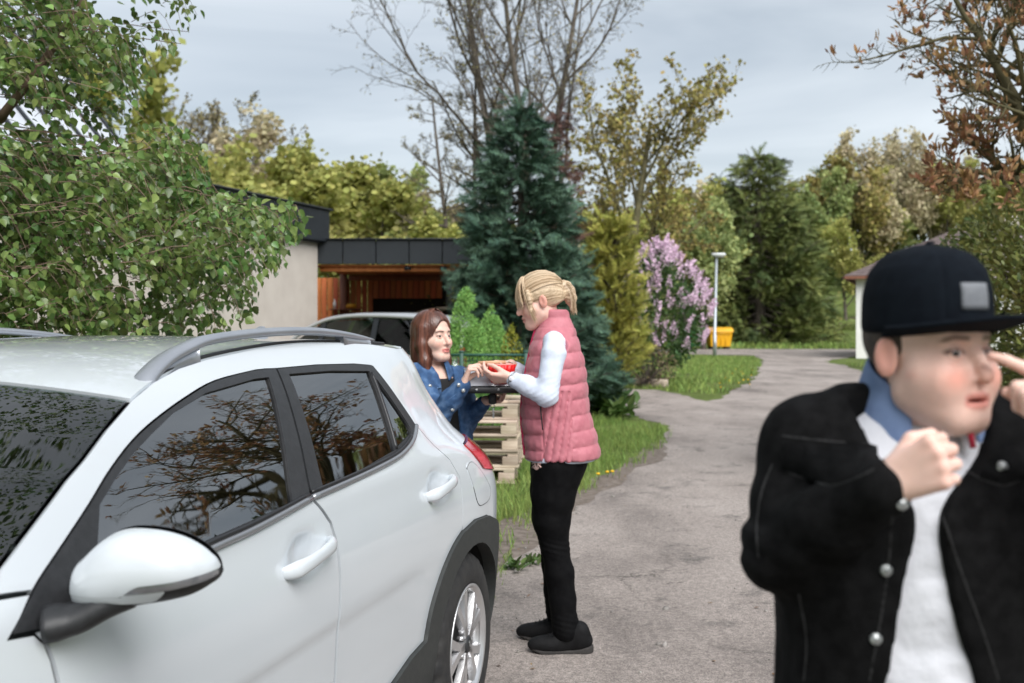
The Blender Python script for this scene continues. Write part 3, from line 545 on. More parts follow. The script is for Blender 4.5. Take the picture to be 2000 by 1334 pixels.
# roof laid in courses so the tile rows are real steps
mb = MB(); nrow = 18
for side_ in ((0, 1, 5, 4), (1, 2, 5, 5), (2, 3, 4, 5), (3, 0, 4, 4)):
    A, B_, C_, D_ = (np.array(V[i]) for i in side_)
    for k in range(nrow):
        t0, t1 = k / nrow, (k + 1) / nrow; p = [A + (D_ - A) * t0, B_ + (C_ - B_) * t0, B_ + (C_ - B_) * t1, A + (D_ - A) * t1]; up = np.array([0, 0, .035]); mb.add([p[0] + up, p[1] + up, p[2], p[3], p[0] - up * .6, p[1] - up * .6], [(0, 1, 2, 3), (4, 5, 1, 0)])
o = mb.build('roof', tilem, wh, smooth=False); o['kind'] = 'stuff'
obj('eaves_board', *box((5.2, -.44, 3.27), (11.2, .03, .12)), woodd, wh, smooth=False); obj('eaves_board', *box((-.44, 4, 3.27), (.03, 8.8, .12)), woodd, wh, smooth=False); obj('eaves_soffit', *box((5.2, 4, 3.36), (11.1, 8.7, .03)), woodd, wh, smooth=False)
for z in (1.55, 2.35, 2.0): obj('hole_shade', *box((.52, -.006, z), (.09, .02, .11)), voidm, wh, smooth=False)  # solid near-black blocks, coloured as the shade inside holes in the wall
obj('chimney', *box((6.0, 4.6, 5.3), (.6, .6, 1.3), bev=.02), plaster, wh)
dg = glass('house_glass', (.05, .06, .06), 1., 1.6)
for x in (3.4, 6.4, 9.0):
    f = obj('window', *box((x, -.02, 1.85), (1.25, .08, 1.3)), whitew, wh, smooth=False)
    for s in (-1, 1): obj('pane', *box((x + s * .29, -.064, 1.85), (.5, .012, 1.12)), dg, f, smooth=False)
h2 = empty('white_house', (12.6, 31.0, 0), -.42); tag(h2, 'white annexe with purple grey roof half hidden by the green shrub on the right', 'house')
obj('wall', *box((3, 2, 1.3), (6, 4, 2.6)), whitew, h2, smooth=False); V = [(-.4, -.4, 2.55), (6.4, -.4, 2.55), (6.4, 4.4, 2.55), (-.4, 4.4, 2.55), (1.6, 2, 4.05), (6.4, 2, 4.05)]; obj('roof', V, [(0, 1, 5, 4), (2, 3, 4, 5), (3, 0, 4), (1, 2, 5), (3, 2, 1, 0)], tilep, h2, smooth=False)
for x in (1.3, 3.3, 5.0):
    f = obj('window', *box((x, -.02, 1.4), (1.0, .08, 1.0)), whitew, h2, smooth=False)
    for s in (-1, 1): obj('pane', *box((x + s * .235, -.064, 1.4), (.41, .012, .86)), dg, f, smooth=False)
# ------------------------------------------------------------------ the white crossover
paint = mat('car_paint', (.60, .64, .675), (.585, .625, .66), 3, .32, spec=.5, coat=1.)
blackpl = mat('black_plastic', (.018, .019, .021), (.026, .027, .03), 60, .5, .08, 300)
matblack = mat('dark_trim', (.012, .012, .014), None, 5, .38)
cladm = mat('grey_cladding', (.028, .031, .031), (.036, .039, .038), 40, .62, .1, 400)
wellm = mat('wheel_well', (.006, .006, .006), (.012, .012, .012), 12, .9)
rubber = mat('tyre_rubber', (.016, .016, .017), (.03, .029, .028), 22, .75, .1, 120)
alloy = mat('alloy', (.55, .55, .56), (.62, .62, .63), 10, .3, metal=.75)
railm = mat('rail_silver', (.36, .38, .42), (.4, .42, .46), 10, .34, metal=.6)
chrome = mat('belt_trim', (.30, .31, .33), None, 5, .25, metal=.6)
redlamp = mat('red_lens', (.55, .012, .02), (.42, .006, .012), 30, .12, coat=1)
clearlamp = mat('clear_lens', (.30, .31, .33), (.22, .23, .25), 50, .15, metal=.5, coat=1)
seatm = mat('seat_cloth', (.03, .032, .034), (.05, .052, .055), 30, .9)
trimgrey = mat('pillar_trim', (.5, .52, .53), (.44, .46, .47), 12, .7)
wglass = glass('car_glass', (.20, .27, .26), 1.0, 3.1, .03); fglass = glass('screen_glass', (.34, .42, .40), 1.0, 1.8, .02)
TH = math.radians(-104.8); CX0, CY0 = -1.02, 4.10
ZI = [.15, .25, .35, .48, .60, .75, .88, .98, 1.04, 1.07, 1.20, 1.38, 1.44, 1.50]; II = [.08, .05, .03, .018, .008, .0, .006, .025, .040, .055, .118, .232, .285, .345]
PX = np.array([-.735, -.73, -.705, -.655, -.56, -.42, -.25, .1, .6, 1.2, 1.8, 2.3, 2.7, 3.0, 3.2, 3.33, 3.40, 3.42]); PY = np.array([0, .40, .60, .735, .83, .885, .895, .888, .882, .88, .88, .88, .88, .872, .84, .76, .62, .35, 0])[:18]
PY = np.array([0, .40, .60, .735, .83, .885, .895, .888, .882, .88, .88, .88, .872, .84, .76, .62, .35, 0])
PS = np.concatenate([[0], np.cumsum(np.hypot(np.diff(PX), np.diff(PY)))]); U1 = PS[-1]
def S(u, z):
    u = np.asarray(u, float); sg = np.where((u < 0) | (u > U1), -1., 1.); u = np.abs(u); u = np.where(u > U1, 2 * U1 - u, u)
    x, y = herm(u, PS, PX), herm(u, PS, PY); g = 1 - herm(z, ZI, II) / .88
    wr = 1 - sm(-.75, .45, x); sr = herm(z, [.15, .3, .5, .7, .93, 1.0, 1.2, 1.42, 1.5], [.10, .03, 0, .02, .06, .15, .36, .45, .5])
    wf = sm(2.3, 3.45, x); sf = herm(z, [.15, .35, .6, .8, .9, 1.0], [.12, .02, 0, .05, .12, .25])
    g = g * (1 - .075 * wr * sm(.96, 1.12, z) * (1 - .6 * sm(1.22, 1.42, z)))
    return np.stack([x + sr * wr - sf * wf, y * g * sg, z + 0 * x], -1)
ZEU = [.0, .8, 1.0, 1.15, 1.3, 1.5, 1.7, 1.95, 2.23, 2.49, 2.78, 2.926, 3.06, 3.169, 3.297, 3.399, 3.473, 3.564, 3.637, 3.708, 3.80, 3.95, 4.25, 4.6, 4.9, 5.2]
ZEZ = [1.425, 1.415, 1.405, 1.40, 1.405, 1.415, 1.424, 1.432, 1.436, 1.427, 1.407, 1.391, 1.366, 1.336, 1.288, 1.243, 1.214, 1.172, 1.138, 1.104, 1.065, 1.02, .965, .895, .82, .72]
def ze(u): return herm(u, ZEU, ZEZ)
def T(u, t):
    u = np.asarray(u, float); B = S(u, ze(u)); q = 1 - t * t
    bow = herm(u, [1.0, 1.2, 1.6, 2.3, 2.9, 3.169, 3.72, 4.3, 5.2], [-.34, -.22, -.06, 0, .03, .05, .20, .22, .05]); cr = herm(u, [1.0, 2.3, 3.169, 3.72, 4.3, 5.2], [.022, .022, .05, .05, .06, .05])
    return np.stack([B[..., 0] + bow * q, B[..., 1] * t, B[..., 2] + cr * q], -1)
car = empty('parked_car', (CX0, CY0, 0), TH)
tag(car, 'white compact crossover with silver roof rails parked beside the lane, nearest car', 'car')
def side(name, poly, m, holes=(), st=.035, off=0., gap=.0022, fl=.009, sub=None):
    o = surf_sheet(name, inset(poly, gap) if gap else poly, S, m, sub or car, holes, st, off, fl, flip=True)
    if sub is None: r = o.copy(); COL.objects.link(r); r.scale = (1, -1, 1); r.parent = car
    return o
FR = [(2.476, 1.370), (2.582, 1.372), (2.81, 1.356), (2.979, 1.326), (3.137, 1.289), (3.248, 1.255), (3.359, 1.209), (3.447, 1.165), (3.556, 1.112), (3.658, 1.062), (3.737, 1.010)]
FRB = [(3.675, 1.002), (3.577, .999), (3.167, 1.02), (2.936, 1.028), (2.636, 1.047)]
RRt = [(1.699, 1.148), (1.813, 1.354), (1.95, 1.364), (2.209, 1.371), (2.470, 1.371)]; RRb = [(2.63, 1.047), (2.279, 1.058), (2.021, 1.071), (1.90, 1.086), (1.79, 1.112)]
DC = [(2.628, 1.043), (2.593, 1.01), (2.562, .975), (2.548, .92), (2.55, .849), (2.559, .691), (2.557, .557), (2.557, .41)]
RD = [(1.690, 1.150), (1.667, 1.135), (1.587, 1.069), (1.503, 1.013), (1.472, .948), (1.494, .859), (1.508, .760)]
AO = [(1.512, .760), (1.60, .733), (1.676, .696), (1.746, .644), (1.819, .559), (1.854, .463)]
SILL = [(1.978, .45), (2.127, .415), (2.3, .402)]; FC = [(3.644, .909), (3.649, .949), (3.656, .978), (3.675, 1.000)]
FR = [tuple(p) for p in catmull(FR[1:], 4)]; FR = [(2.476, 1.370), (2.53, 1.3725)] + FR; AO = [tuple(p) for p in catmull(AO, 3)]
def dent(c, r, dep):                                            # finger cup behind a handle
    return lambda q: -dep * np.exp(-(((q[:, 0] - c[0]) / r[0]) ** 2 + ((q[:, 1] - c[1]) / r[1]) ** 2) ** 2)
def crease(q): m = sm(1.75, 2.1, q[:, 0]) * sm(.46, .52, q[:, 1]); return -.0045 * m * np.where(q[:, 1] < .695, sm(.40, .695, q[:, 1]) * 1., np.exp(-((q[:, 1] - .695) / .022) ** 2))
d1, d2 = dent((2.715, .928), (.085, .045), .016), dent((1.705, .948), (.085, .045), .016)
fd = side('front_door', DC[::-1][:0] + [(3.62, .41)] + [(3.646, .55)] + FC + FRB[1:4] + DC, paint, off=lambda q: d1(q) + crease(q), st=.026)
rd = side('rear_door', SILL + [(2.547, .41)] + [(a - .010, b) for a, b in DC[::-1][1:]] + RRb + RD + AO, paint, off=lambda q: d2(q) + crease(q), st=.026)
TOPE = [(u, float(ze(u))) for u in (3.708, 3.637, 3.564, 3.473, 3.399, 3.297, 3.169, 3.06, 2.926, 2.78, 2.49, 2.23, 1.95, 1.7, 1.5, 1.3, 1.15, 1.0)]
QO = [(1.508, .757), (1.374, .774), (1.213, .764), (1.10, .73), (1.059, .707), (1.02, .65), (1.0, .60)]
side('body_side', [(3.735, 1.072)] + TOPE + [(.86, 1.33), (.80, 1.2), (.79, 1.06), (1.0, 1.06), (1.19, 1.042), (1.185, .985), (1.17, .94), (.95, .90), (.76, .89), (.76, .625), (.95, .61)] + QO[::-1] + RD[::-1][1:] + RRt + FR[1:-3] + [(3.664, 1.062)], paint, st=.03, gap=.0018)
wa = lambda c, r, a0, a1, n=14: [(c[0] + r * math.cos(math.radians(a)), c[1] + r * math.sin(math.radians(a))) for a in np.linspace(a0, a1, n)]
side('front_fender', [(3.735, 1.066)] + [(3.664, 1.058), (3.737, 1.006), (3.683, .998), (3.664, .978), (3.656, .949), (3.652, .909), (3.654, .55), (3.63, .41), (3.58, .42)] + wa((4.02, .33), .44, 168, 12) + [(4.62, .55), (4.78, .62), (4.78, .86)] + [(u, float(ze(u)) - .004) for u in (4.6, 4.4, 4.2, 4.0, 3.85)], paint, st=.05)
# dark window frames, glass, belt trim
GF = [(2.546, 1.350), (2.621, 1.350), (2.886, 1.330), (3.052, 1.299), (3.171, 1.263), (3.261, 1.233), (3.352, 1.194), (3.423, 1.159), (3.475, 1.09), (3.50, 1.040), (3.173, 1.04), (2.732, 1.055)]
GR = [(2.425, 1.353), (2.15, 1.350), (1.877, 1.337), (1.915, 1.25), (1.983, 1.096), (2.256, 1.075), (2.546, 1.066)]; GQ = [(1.860, 1.315), (1.774, 1.142), (1.80, 1.128), (1.963, 1.100)]
ff = side('window_frame', FR + FRB, blackpl, [GF], st=.035, off=.003); rf_ = side('window_frame', RRt + RRb, blackpl, [GR, GQ], st=.035, off=.003)
for g in (GF, GR, GQ): side('side_window', inset(g, -.004), wglass, st=.04, off=-.004, gap=0, fl=0)
def strip(name, pts, r, m, offv=.004, sq=(1, 1), n=8):
    p = catmull(pts, 6); P = S(p[:, 0], p[:, 1]); e = 1e-3; N = np.cross(S(p[:, 0], p[:, 1] + e) - P, S(p[:, 0] + e, p[:, 1]) - P); N /= np.linalg.norm(N, axis=1)[:, None]
    V, Fc = tube(P + N * offv, r, n, sq=sq); o = obj(name, V, Fc, m, car); q = o.copy(); COL.objects.link(q); q.scale = (1, -1, 1); return o
strip('belt_trim', [(3.52, .9995), (3.167, 1.021), (2.936, 1.029), (2.636, 1.048)], .0085, chrome, .003); strip('belt_trim', [(2.626, 1.0485), (2.279, 1.0585), (2.021, 1.0715), (1.90, 1.0865), (1.79, 1.112), (1.70, 1.147)], .0085, chrome, .003)
strip('window_seal', [(3.50, 1.017), (3.167, 1.034), (2.936, 1.041), (2.640, 1.058)], .005, matblack, .004); strip('window_seal', [(2.62, 1.061), (2.279, 1.070), (2.021, 1.083), (1.90, 1.099), (1.80, 1.122)], .005, matblack, .004)
strip('quarter_bar', [(1.868, 1.330), (1.925, 1.21), (1.972, 1.098)], .007, matblack, .002)
# wheel arch cladding and sill
aoff = lambda q: .013 * np.clip(1.35 - 0 * q[:, 0], 0, 1)
side('arch_cladding', [(.97, .30), (.99, .58)] + QO[::-1][1:] + AO + SILL + [(3.57, .402), (3.57, .25), (1.86, .25)] + wa((1.385, .325), .362, -8, 186, 22), cladm, off=.013, fl=.05, st=.035, gap=.001)
side('arch_cladding', wa((4.02, .33), .438, 8, 172, 22) + wa((4.02, .33), .375, 176, 4, 22), cladm, off=.012, fl=.05, st=.05, gap=.001)
fl_ = [(1.362, .966), (1.255, .975), (1.158, .872), (1.152, .84), (1.18, .818), (1.247, .812), (1.318, .82), (1.352, .87)]
side('fuel_flap', inset(catmull(fl_, 4, True), .001), paint, st=.03, off=.0015, gap=0, fl=.004)
o = strip('fuel_gap', np.array(fl_ + fl_[:1]), .0014, wellm, .0005, n=5)
side('tail_light', [(1.205, 1.040), (1.185, .985), (1.165, .935), (.95, .90), (.78, .90), (.78, 1.05), (1.0, 1.055)], redlamp, off=.006, st=.03, gap=.003, fl=.02)
def mid(name, hw, z0, z1, m, holes=(), off=0., z1c=None, c=0., st=.05): return surf_sheet(name, [(c - hw, z0), (c, z0), (c + hw, z0), (c + hw, z1), (c, z1c or z1), (c - hw, z1)], S, m, car, holes, st, off, .01, flip=True)
RG = [(-.56, 1.04), (.56, 1.04), (.52, 1.37), (-.52, 1.37)]
surf_sheet('tailgate', [(-.755, .63), (.755, .63), (.755, 1.05), (.79, 1.2), (.82, 1.405), (-.82, 1.405), (-.79, 1.2), (-.755, 1.05)], S, paint, car, [RG], .05, 0., .01, flip=True); surf_sheet('rear_window', inset(RG, -.004), S, wglass, car, (), .06, -.004, 0, flip=True)
mid('rear_bumper', .99, .44, .622, paint); mid('bumper_cladding', .985, .26, .437, cladm, off=.008)
V, Fc = box((-.70, 0, .83), (.04, .52, .13), bev=.01); obj('number_plate', V, Fc, mat('plate_white', (.75, .75, .73)), car)
# front end
mid('front_bumper', .62, .30, .80, paint, [[(U1 - .34, .62), (U1 + .34, .62), (U1 + .36, .74), (U1 - .36, .74)], [(U1 - .42, .34), (U1 + .42, .34), (U1 + .38, .50), (U1 - .38, .50)]], c=U1)
for a, b, h0, h1 in ((.36, .36, .61, .75), (.42, .42, .33, .51)): mid('grille', a, h0, h1, matblack, off=-.02, c=U1)
side('headlight', [(4.79, .68), (4.79, .86), (4.90, .835), (5.02, .78), (5.03, .70)], clearlamp, st=.05, off=.003); side('corner_panel', [(4.79, .62), (4.79, .675), (5.03, .695), (U1 - .62, .70), (U1 - .62, .32), (4.60, .32), (4.62, .54)], paint, st=.05)
# roof, screen, bonnet
tp = lambda name, u0, u1, m, hw=1., st=.05, off=0., fl=.01: surf_sheet(name, [(u0, -hw), (u0, 0), (u0, hw), (u1, hw), (u1, 0), (u1, -hw)], T, m, car, (), st, off, fl, flip=False)
tp('roof', 1.0, 3.166, paint, .992); tp('windscreen', 3.172, 3.735, fglass, .985, off=-.004, fl=0); tp('bonnet', 3.80, 5.0, paint, .99); tp('cowl', 3.735, 3.80, matblack, .98, off=-.012)
# black ceramic band round the screen
surf_sheet('screen_band', [(3.172, -.985), (3.172, .985), (3.735, .985), (3.735, -.985)], T, matblack, car, [[(3.215, -.93), (3.215, .93), (3.69, .93), (3.69, -.93)]], .05, -.007, 0)
# lining so that nothing shows through the panel gaps
for nm, pl in (('inner_lining', [(1.75, .30), (3.62, .30), (3.66, .98), (1.70, 1.0), (1.5, .76), (1.72, .68)]), ('inner_lining', [(.0, .35), (1.02, .35), (1.05, .70), (1.2, .76), (1.45, .79), (1.6, 1.05), (1.70, 1.14), (1.80, 1.37), (1.1, 1.38), (.8, 1.05), (.0, .98)])): side(nm, pl, wellm, off=-.034, gap=0, fl=0, st=.08)
side('pillar_lining', [(2.40, 1.355), (2.56, 1.35), (2.72, 1.05), (2.57, 1.05)], wellm, off=-.012, gap=0, fl=0, st=.05)
def both(name, V, Fc, m, smooth=True):
    o = obj(name, V, Fc, m, car, smooth); q = o.copy(); COL.objects.link(q); q.scale = (1, -1, 1); return o
# door handles
def surfP(u, z, off):
    u, z, off = map(np.asarray, (u, z, off)); P = S(u, z); e = 1e-3; N = np.cross(S(u, z + e) - P, S(u + e, z) - P); N /= np.linalg.norm(N, axis=-1)[..., None]; return P + N * off[..., None]
for uc, zc in ((2.718, .923), (1.706, .943)):
    uu = uc + np.array([.128, .118, .10, .06, .0, -.06, -.095, -.115, -.125]); zz = zc + (-.004 + .012 * (uc - uu) / .12); oo = np.array([-.004, .012, .026, .035, .038, .036, .028, .014, -.003]); rr = [.012, .0165, .0185, .016, .0145, .0155, .0175, .0165, .012]
    P = catmull(surfP(uu, zz, oo), 4); V, Fc = tube(P, np.interp(np.linspace(0, 8, len(P)), range(9), rr), 14, sq=(1.15, .62)); both('door_handle', V, Fc, paint)
# roof rails
RP = np.array([(1.612, .628, 1.350), (1.575, .624, 1.378), (1.50, .618, 1.411), (1.405, .612, 1.435), (1.29, .607, 1.454), (1.03, .60, 1.468), (.74, .596, 1.471), (.50, .594, 1.462), (.17, .59, 1.434)])
P = catmull(RP, 6); k = np.linspace(0, 1, len(P)); V, Fc = tube(P, np.interp(k, [0, .15, .5, .93, 1], [.022, .020, .0165, .015, .008]), 12, sq=(.8, 1.35)); both('roof_rail', V, Fc, railm)
mb = MB()
for x0, x1, z0, z1 in ((1.60, 1.36, 0, 0), (.46, .22, 0, 0)):
    xs = np.linspace(x0, x1, 7); zt = np.interp(xs, RP[::-1, 0], RP[::-1, 2]); yb = np.interp(xs, RP[::-1, 0], RP[::-1, 1]); V = []; 
    for x, z, y in zip(xs, zt, yb):
        zb = float(ze(x + 1.451)) - .012; z = z - .004; t = (x - x0) / (x1 - x0); z = min(z, zb + .075) if x0 > 1 else z; hw = .014
        V += [(x, y - hw, zb), (x, y + hw + .006, zb), (x, y + hw, z), (x, y - hw, z)]
    Fc = [(i * 4 + a, i * 4 + (a + 1) % 4, i * 4 + 4 + (a + 1) % 4, i * 4 + 4 + a) for i in range(6) for a in range(4)] + [(0, 1, 2, 3), (27, 26, 25, 24)]; mb.add(V, Fc)
[both('rail_foot', v_, Fc, railm) for v_ in mb.v]
both('roof_seam', *tube(catmull([(x, float(S(x + 1.451, float(ze(x + 1.451)))[1]) - .012, float(ze(x + 1.451)) + .003) for x in (1.58, 1.4, 1.2, .9, .6, .3, .1)], 4), .006, 6), matblack)
# shark fin
V = []; prof = [(.06, .0, .004), (.0, .016, .018), (-.06, .03, .022), (-.115, .047, .020), (-.135, .046, .014), (-.125, .0, .022)]
cz = float(T(np.array(1.45), np.array(0.))[2]) - .004
for x, z, hw in prof: V += [(x - .02, -hw if z < .02 else -.006, cz + z), (x - .02, hw if z < .02 else .006, cz + z)]
V = [(.05, 0, cz), (-.14, -.028, cz), (-.14, .028, cz), (-.155, -.004, cz + .052), (-.155, .004, cz + .052), (-.125, -.005, cz + .053), (-.125, .005, cz + .053), (-.03, -.018, cz + .018), (-.03, .018, cz + .018)]
Fc = [(0, 7, 8), (0, 1, 7), (0, 8, 2), (7, 5, 6, 8), (1, 3, 5, 7), (2, 8, 6, 4), (5, 3, 4, 6), (1, 2, 4, 3)]
obj('roof_antenna', V, Fc, railm, car, smooth=False)
# mirror: outlines at their own distance, bulged towards the front of the car
def mirfn(a, b, h): P = np.stack([a, np.full_like(a, 1.81) - h, b], -1); c, s = math.cos(TH), math.sin(TH); d = P[:, :2] - [CX0, CY0]; return np.stack([c * d[:, 0] + s * d[:, 1], -s * d[:, 0] + c * d[:, 1], P[:, 2]], -1)
MX = [436, 450, 480, 550, 650, 740, 830, 960, 1110, 1240, 1340, 1395, 1412]; MT = [735, 655, 590, 515, 425, 372, 350, 352, 378, 430, 505, 578, 630]; MBt = [740, 800, 835, 862, 864, 858, 850, 832, 806, 770, 715, 668, 634]
HS = 1.
def mir3(x, y, off=0.):
    x = np.asarray(x, float); t, b_ = np.interp(x, MX, MT) if False else herm(x, MX, MT), herm(x, MX, MBt); s = np.clip((y - (t + b_) / 2) / np.maximum((b_ - t) / 2, 1), -1, 1)
    h = .082 * (1 - np.clip(np.abs(x - 905) / 500, 0, 1) ** 2.6) ** .55 * (1 - s * s) ** .36 * HS + off
    return mirfn(((x + 46) * .2998 - 1000) / F * 1.81, H - (934 + (y - 36) * .2998 - YH) / F * 1.81, h)
def mpatch(name, x0, x1, fa, fb, m, parent, off, nu=48, nv=16, flat=False):
    V = []
    for i in range(nu + 1):
        x = x0 + (x1 - x0) * (.5 - .5 * math.cos(math.pi * i / nu)); ya, yb_ = float(fa(x)), float(fb(x)); vv = ya + (yb_ - ya) * (.5 - .5 * np.cos(np.pi * np.arange(nv + 1) / nv)); V.append(mir3(np.full(nv + 1, x), vv, off))
    o = obj(name, np.concatenate(V), [(i * (nv + 1) + j, i * (nv + 1) + j + 1, (i + 1) * (nv + 1) + j + 1, (i + 1) * (nv + 1) + j) for i in range(nu) for j in range(nv)], m, parent); return o
fT, fB = (lambda x: herm(x, MX, MT) + 1), (lambda x: herm(x, MX, MBt) - .5); fW = lambda x: np.interp(x, [440, 850, 868, 920, 960, 1180, 1412], [748, 742, 722, 686, 667, 645, 603]); fL = lambda x: np.interp(x, [440, 505, 560, 1000, 1045, 1085, 1114], [770, 795, 801, 797, 778, 746, 713]); fI = lambda x: np.interp(x, [862, 880, 980, 1150, 1340, 1398], [720, 724, 716, 699, 666, 642])
mir = mpatch('door_mirror', 436, 1411, fT, fB, blackpl, car, 0.); HS = -.55; mpatch('mirror_back', 436, 1411, fT, fB, blackpl, mir, 0.); HS = 1.
for nm, x0, x1, fa, fb, m_, of in (('mirror_cap', 490, 1400, fT, fW, paint, .0035), ('mirror_lip', 496, 1112, lambda x: max(fW(x), fI(x) if x > 880 else 0) + 1.5, fL, paint, .003), ('indicator', 866, 1398, fW, fI, clearlamp, .005)):
    o = mpatch(nm, x0, x1, fa, fb, m_, mir, of)
V, Fc = tube(catmull([(2.20, .845, 1.005), (2.175, .885, 1.012), (2.15, .925, 1.035), (2.13, .96, 1.05)], 4), [.05] * 3 + [.045] * 10, 14, sq=(.6, 1)); obj('mirror_arm', V, Fc, blackpl, mir)
r = copy_tree(mir, car); r.scale = (1, -1, 1)
# wheels
def wheel(loc, flip):
    wh = empty('wheel', loc); wh.parent = car; wh.rotation_euler = (0, .3, 0)
    if flip: wh.scale = (1, -1, 1)
    R_ = .328; prof = [(.215, -.19), (.235, -.2), (.285, -.203), (.312, -.19), (R_, -.165), (R_, -.14), (R_ - .007, -.137), (R_ - .007, -.128), (R_, -.125), (R_ + .001, -.085), (R_ - .007, -.082), (R_ - .007, -.072), (R_ + .001, -.069), (R_, -.055), (R_, -.03), (R_ - .012, -.012), (.290, -.001), (.262, .004), (.240, .003), (.226, .0), (.214, -.006), (.212, -.03)]
    V, Fc = lathe(prof, 150, axis='y'); V = np.array(V); rr = np.hypot(V[:, 0], V[:, 2]); j = (np.arange(len(V)) % 150) % 5; m = (j < 1) & (rr > .311) & (np.abs(V[:, 1] + .1) > .032); k = np.where(m, (rr - .012) / rr, 1); V[:, 0] *= k; V[:, 2] *= k
    obj('tyre', V, Fc, rubber, wh)
    V, Fc = lathe([(.212, -.19), (.20, -.15), (.185, -.05), (.198, -.012), (.208, -.004), (.216, -.004), (.217, .001), (.212, .003), (.203, .0), (.192, -.016)], 72, axis='y'); obj('rim', V, Fc, alloy, wh)
    mb = MB()
    for k in range(5):
        for s in (-1, 1):
            a0 = 2 * math.pi * k / 5 + .31; V = []
            for rad, da, hw, y in ((.03, .0, .018, -.004), (.075, .10 * s, .0165, -.004), (.13, .215 * s, .0185, -.006), (.18, .27 * s, .021, -.008), (.203, .285 * s, .024, -.012)):
                a = a0 + da; c, s_ = math.cos(a), math.sin(a)
                for q, dy in ((-1, -.022), (-.8, 0), (.8, 0), (1, -.022)): V.append((rad * c - q * hw * s_, y + dy, rad * s_ + q * hw * c))
            Fc = [(i * 4 + b, i * 4 + b + 1, i * 4 + 5 + b, i * 4 + 4 + b) for i in range(4) for b in range(3)]; mb.add(V, Fc)
    mb.build('spokes', alloy, wh, smooth=False)
    obj('hub_cap', *lathe([(.0, .004), (.024, .003), (.028, 0), (.032, -.004), (.034, -.02)], 24, axis='y'), blackpl, wh)
    obj('brake_disc', *lathe([(.0, -.09), (.15, -.09), (.15, -.1)], 32, axis='y'), matblack, wh)
    mb = MB()
    for k in range(5): a = 2 * math.pi * k / 5 - .32; mb.add(*tube([(.055 * math.cos(a), -.03, .055 * math.sin(a)), (.055 * math.cos(a), -.006, .055 * math.sin(a))], .009, 6))
    mb.build('wheel_bolts', alloy, wh)
    tx = bpy.data.curves.new('emblem', 'FONT'); tx.body = 'KIA'; tx.size = .021; tx.align_x = 'CENTER'; tx.align_y = 'CENTER'; tx.extrude = .0008; to = bpy.data.objects.new('lettering', tx); COL.objects.link(to); to.parent = wh; to.location = (0, .0052, 0); to.rotation_euler = (math.radians(90), math.radians(75), math.radians(180)); tx.materials.append(alloy); bpy.context.view_layer.update(); em = bpy.data.meshes.new_from_object(to.evaluated_get(bpy.context.evaluated_depsgraph_get())); eo = inst('emblem', em, wh, mat=to.matrix_basis.copy()); bpy.data.objects.remove(to)
wheel((-.03, .885, .328), False); wheel((2.56, .875, .328), False); wheel((-.03, -.885, .328), True); wheel((2.56, -.875, .328), True)
for xc, r_ in ((-.06, .375), (2.565, .38)):
    V, Fc = lathe([(r_, -.01), (r_, -.30), (.0, -.305)], 40, axis='y'); V = np.array(V); V[:, 0] += xc; V[:, 1] += .86; V[:, 2] = np.maximum(V[:, 2] + .325, .18); both('wheel_well', V, Fc, wellm)
# cabin
obj('floor_pan', *box((1.2, 0, .30), (4.0, 1.45, .16), bev=.05), wellm, car)
for y in (-.37, .37):
    st_ = empty('front_seat', (1.25, y, .45)); st_.parent = car
    obj('cushion', *box((0, 0, .02), (.5, .5, .16), bev=.05), seatm, st_); obj('backrest', *box((-.30, 0, .36), (.14, .48, .62), bev=.05, R=Matrix.Rotation(-.28, 3, 'Y')), seatm, st_); obj('headrest', *box((-.40, 0, .79), (.10, .26, .17), bev=.04, R=Matrix.Rotation(-.2, 3, 'Y')), seatm, st_)
obj('rear_bench', *box((.35, 0, .50), (.5, 1.3, .2), bev=.06), seatm, car); obj('rear_backrest', *box((.05, 0, .80), (.14, 1.3, .55), bev=.05, R=Matrix.Rotation(-.3, 3, 'Y')), seatm, car)
for y in (-.38, .0, .38): obj('rear_headrest', *box((-.06, y, 1.11), (.09, .24, .13), bev=.03), seatm, car)
obj('dashboard', *box((2.12, 0, .88), (.5, 1.4, .24), bev=.08), seatm, car)
a = np.linspace(0, 2 * np.pi, 33); obj('steering_wheel', *tube(np.stack([1.83 + .06 * np.sin(a), .37 + .18 * np.cos(a), .93 + .17 * np.sin(a)], -1), .014, 8), blackpl, car)
both('pillar_trim', *tube([(1.02, .60, 1.33), (1.06, .655, 1.2), (1.10, .70, 1.05), (1.12, .72, .9)], .028, 8, sq=(.4, 1)), trimgrey); both('seat_belt', *tube([(.98, .575, 1.31), (1.10, .645, 1.1), (1.16, .68, .95)], .022, 6, sq=(.15, 1)), trimgrey)
both('grab_handle', *tube([(1.18, .55, 1.335), (1.16, .53, 1.31), (1.05, .53, 1.31), (1.03, .55, 1.335)], .009, 8), trimgrey); obj('roof_lining', *box((.80, 0, 1.392), (.95, 1.0, .02), bev=.005), trimgrey, car)
obj('rear_view_mirror', *box((1.72, 0, 1.27), (.04, .24, .07), bev=.02), blackpl, car)
for y0, y1 in ((.55, -.05), (-.05, -.6)): obj('wiper', *tube([(2.33, y0, 1.06), (2.28, (y0 + y1) / 2, 1.092), (2.25, y1, 1.125)], .007, 6), matblack, car)
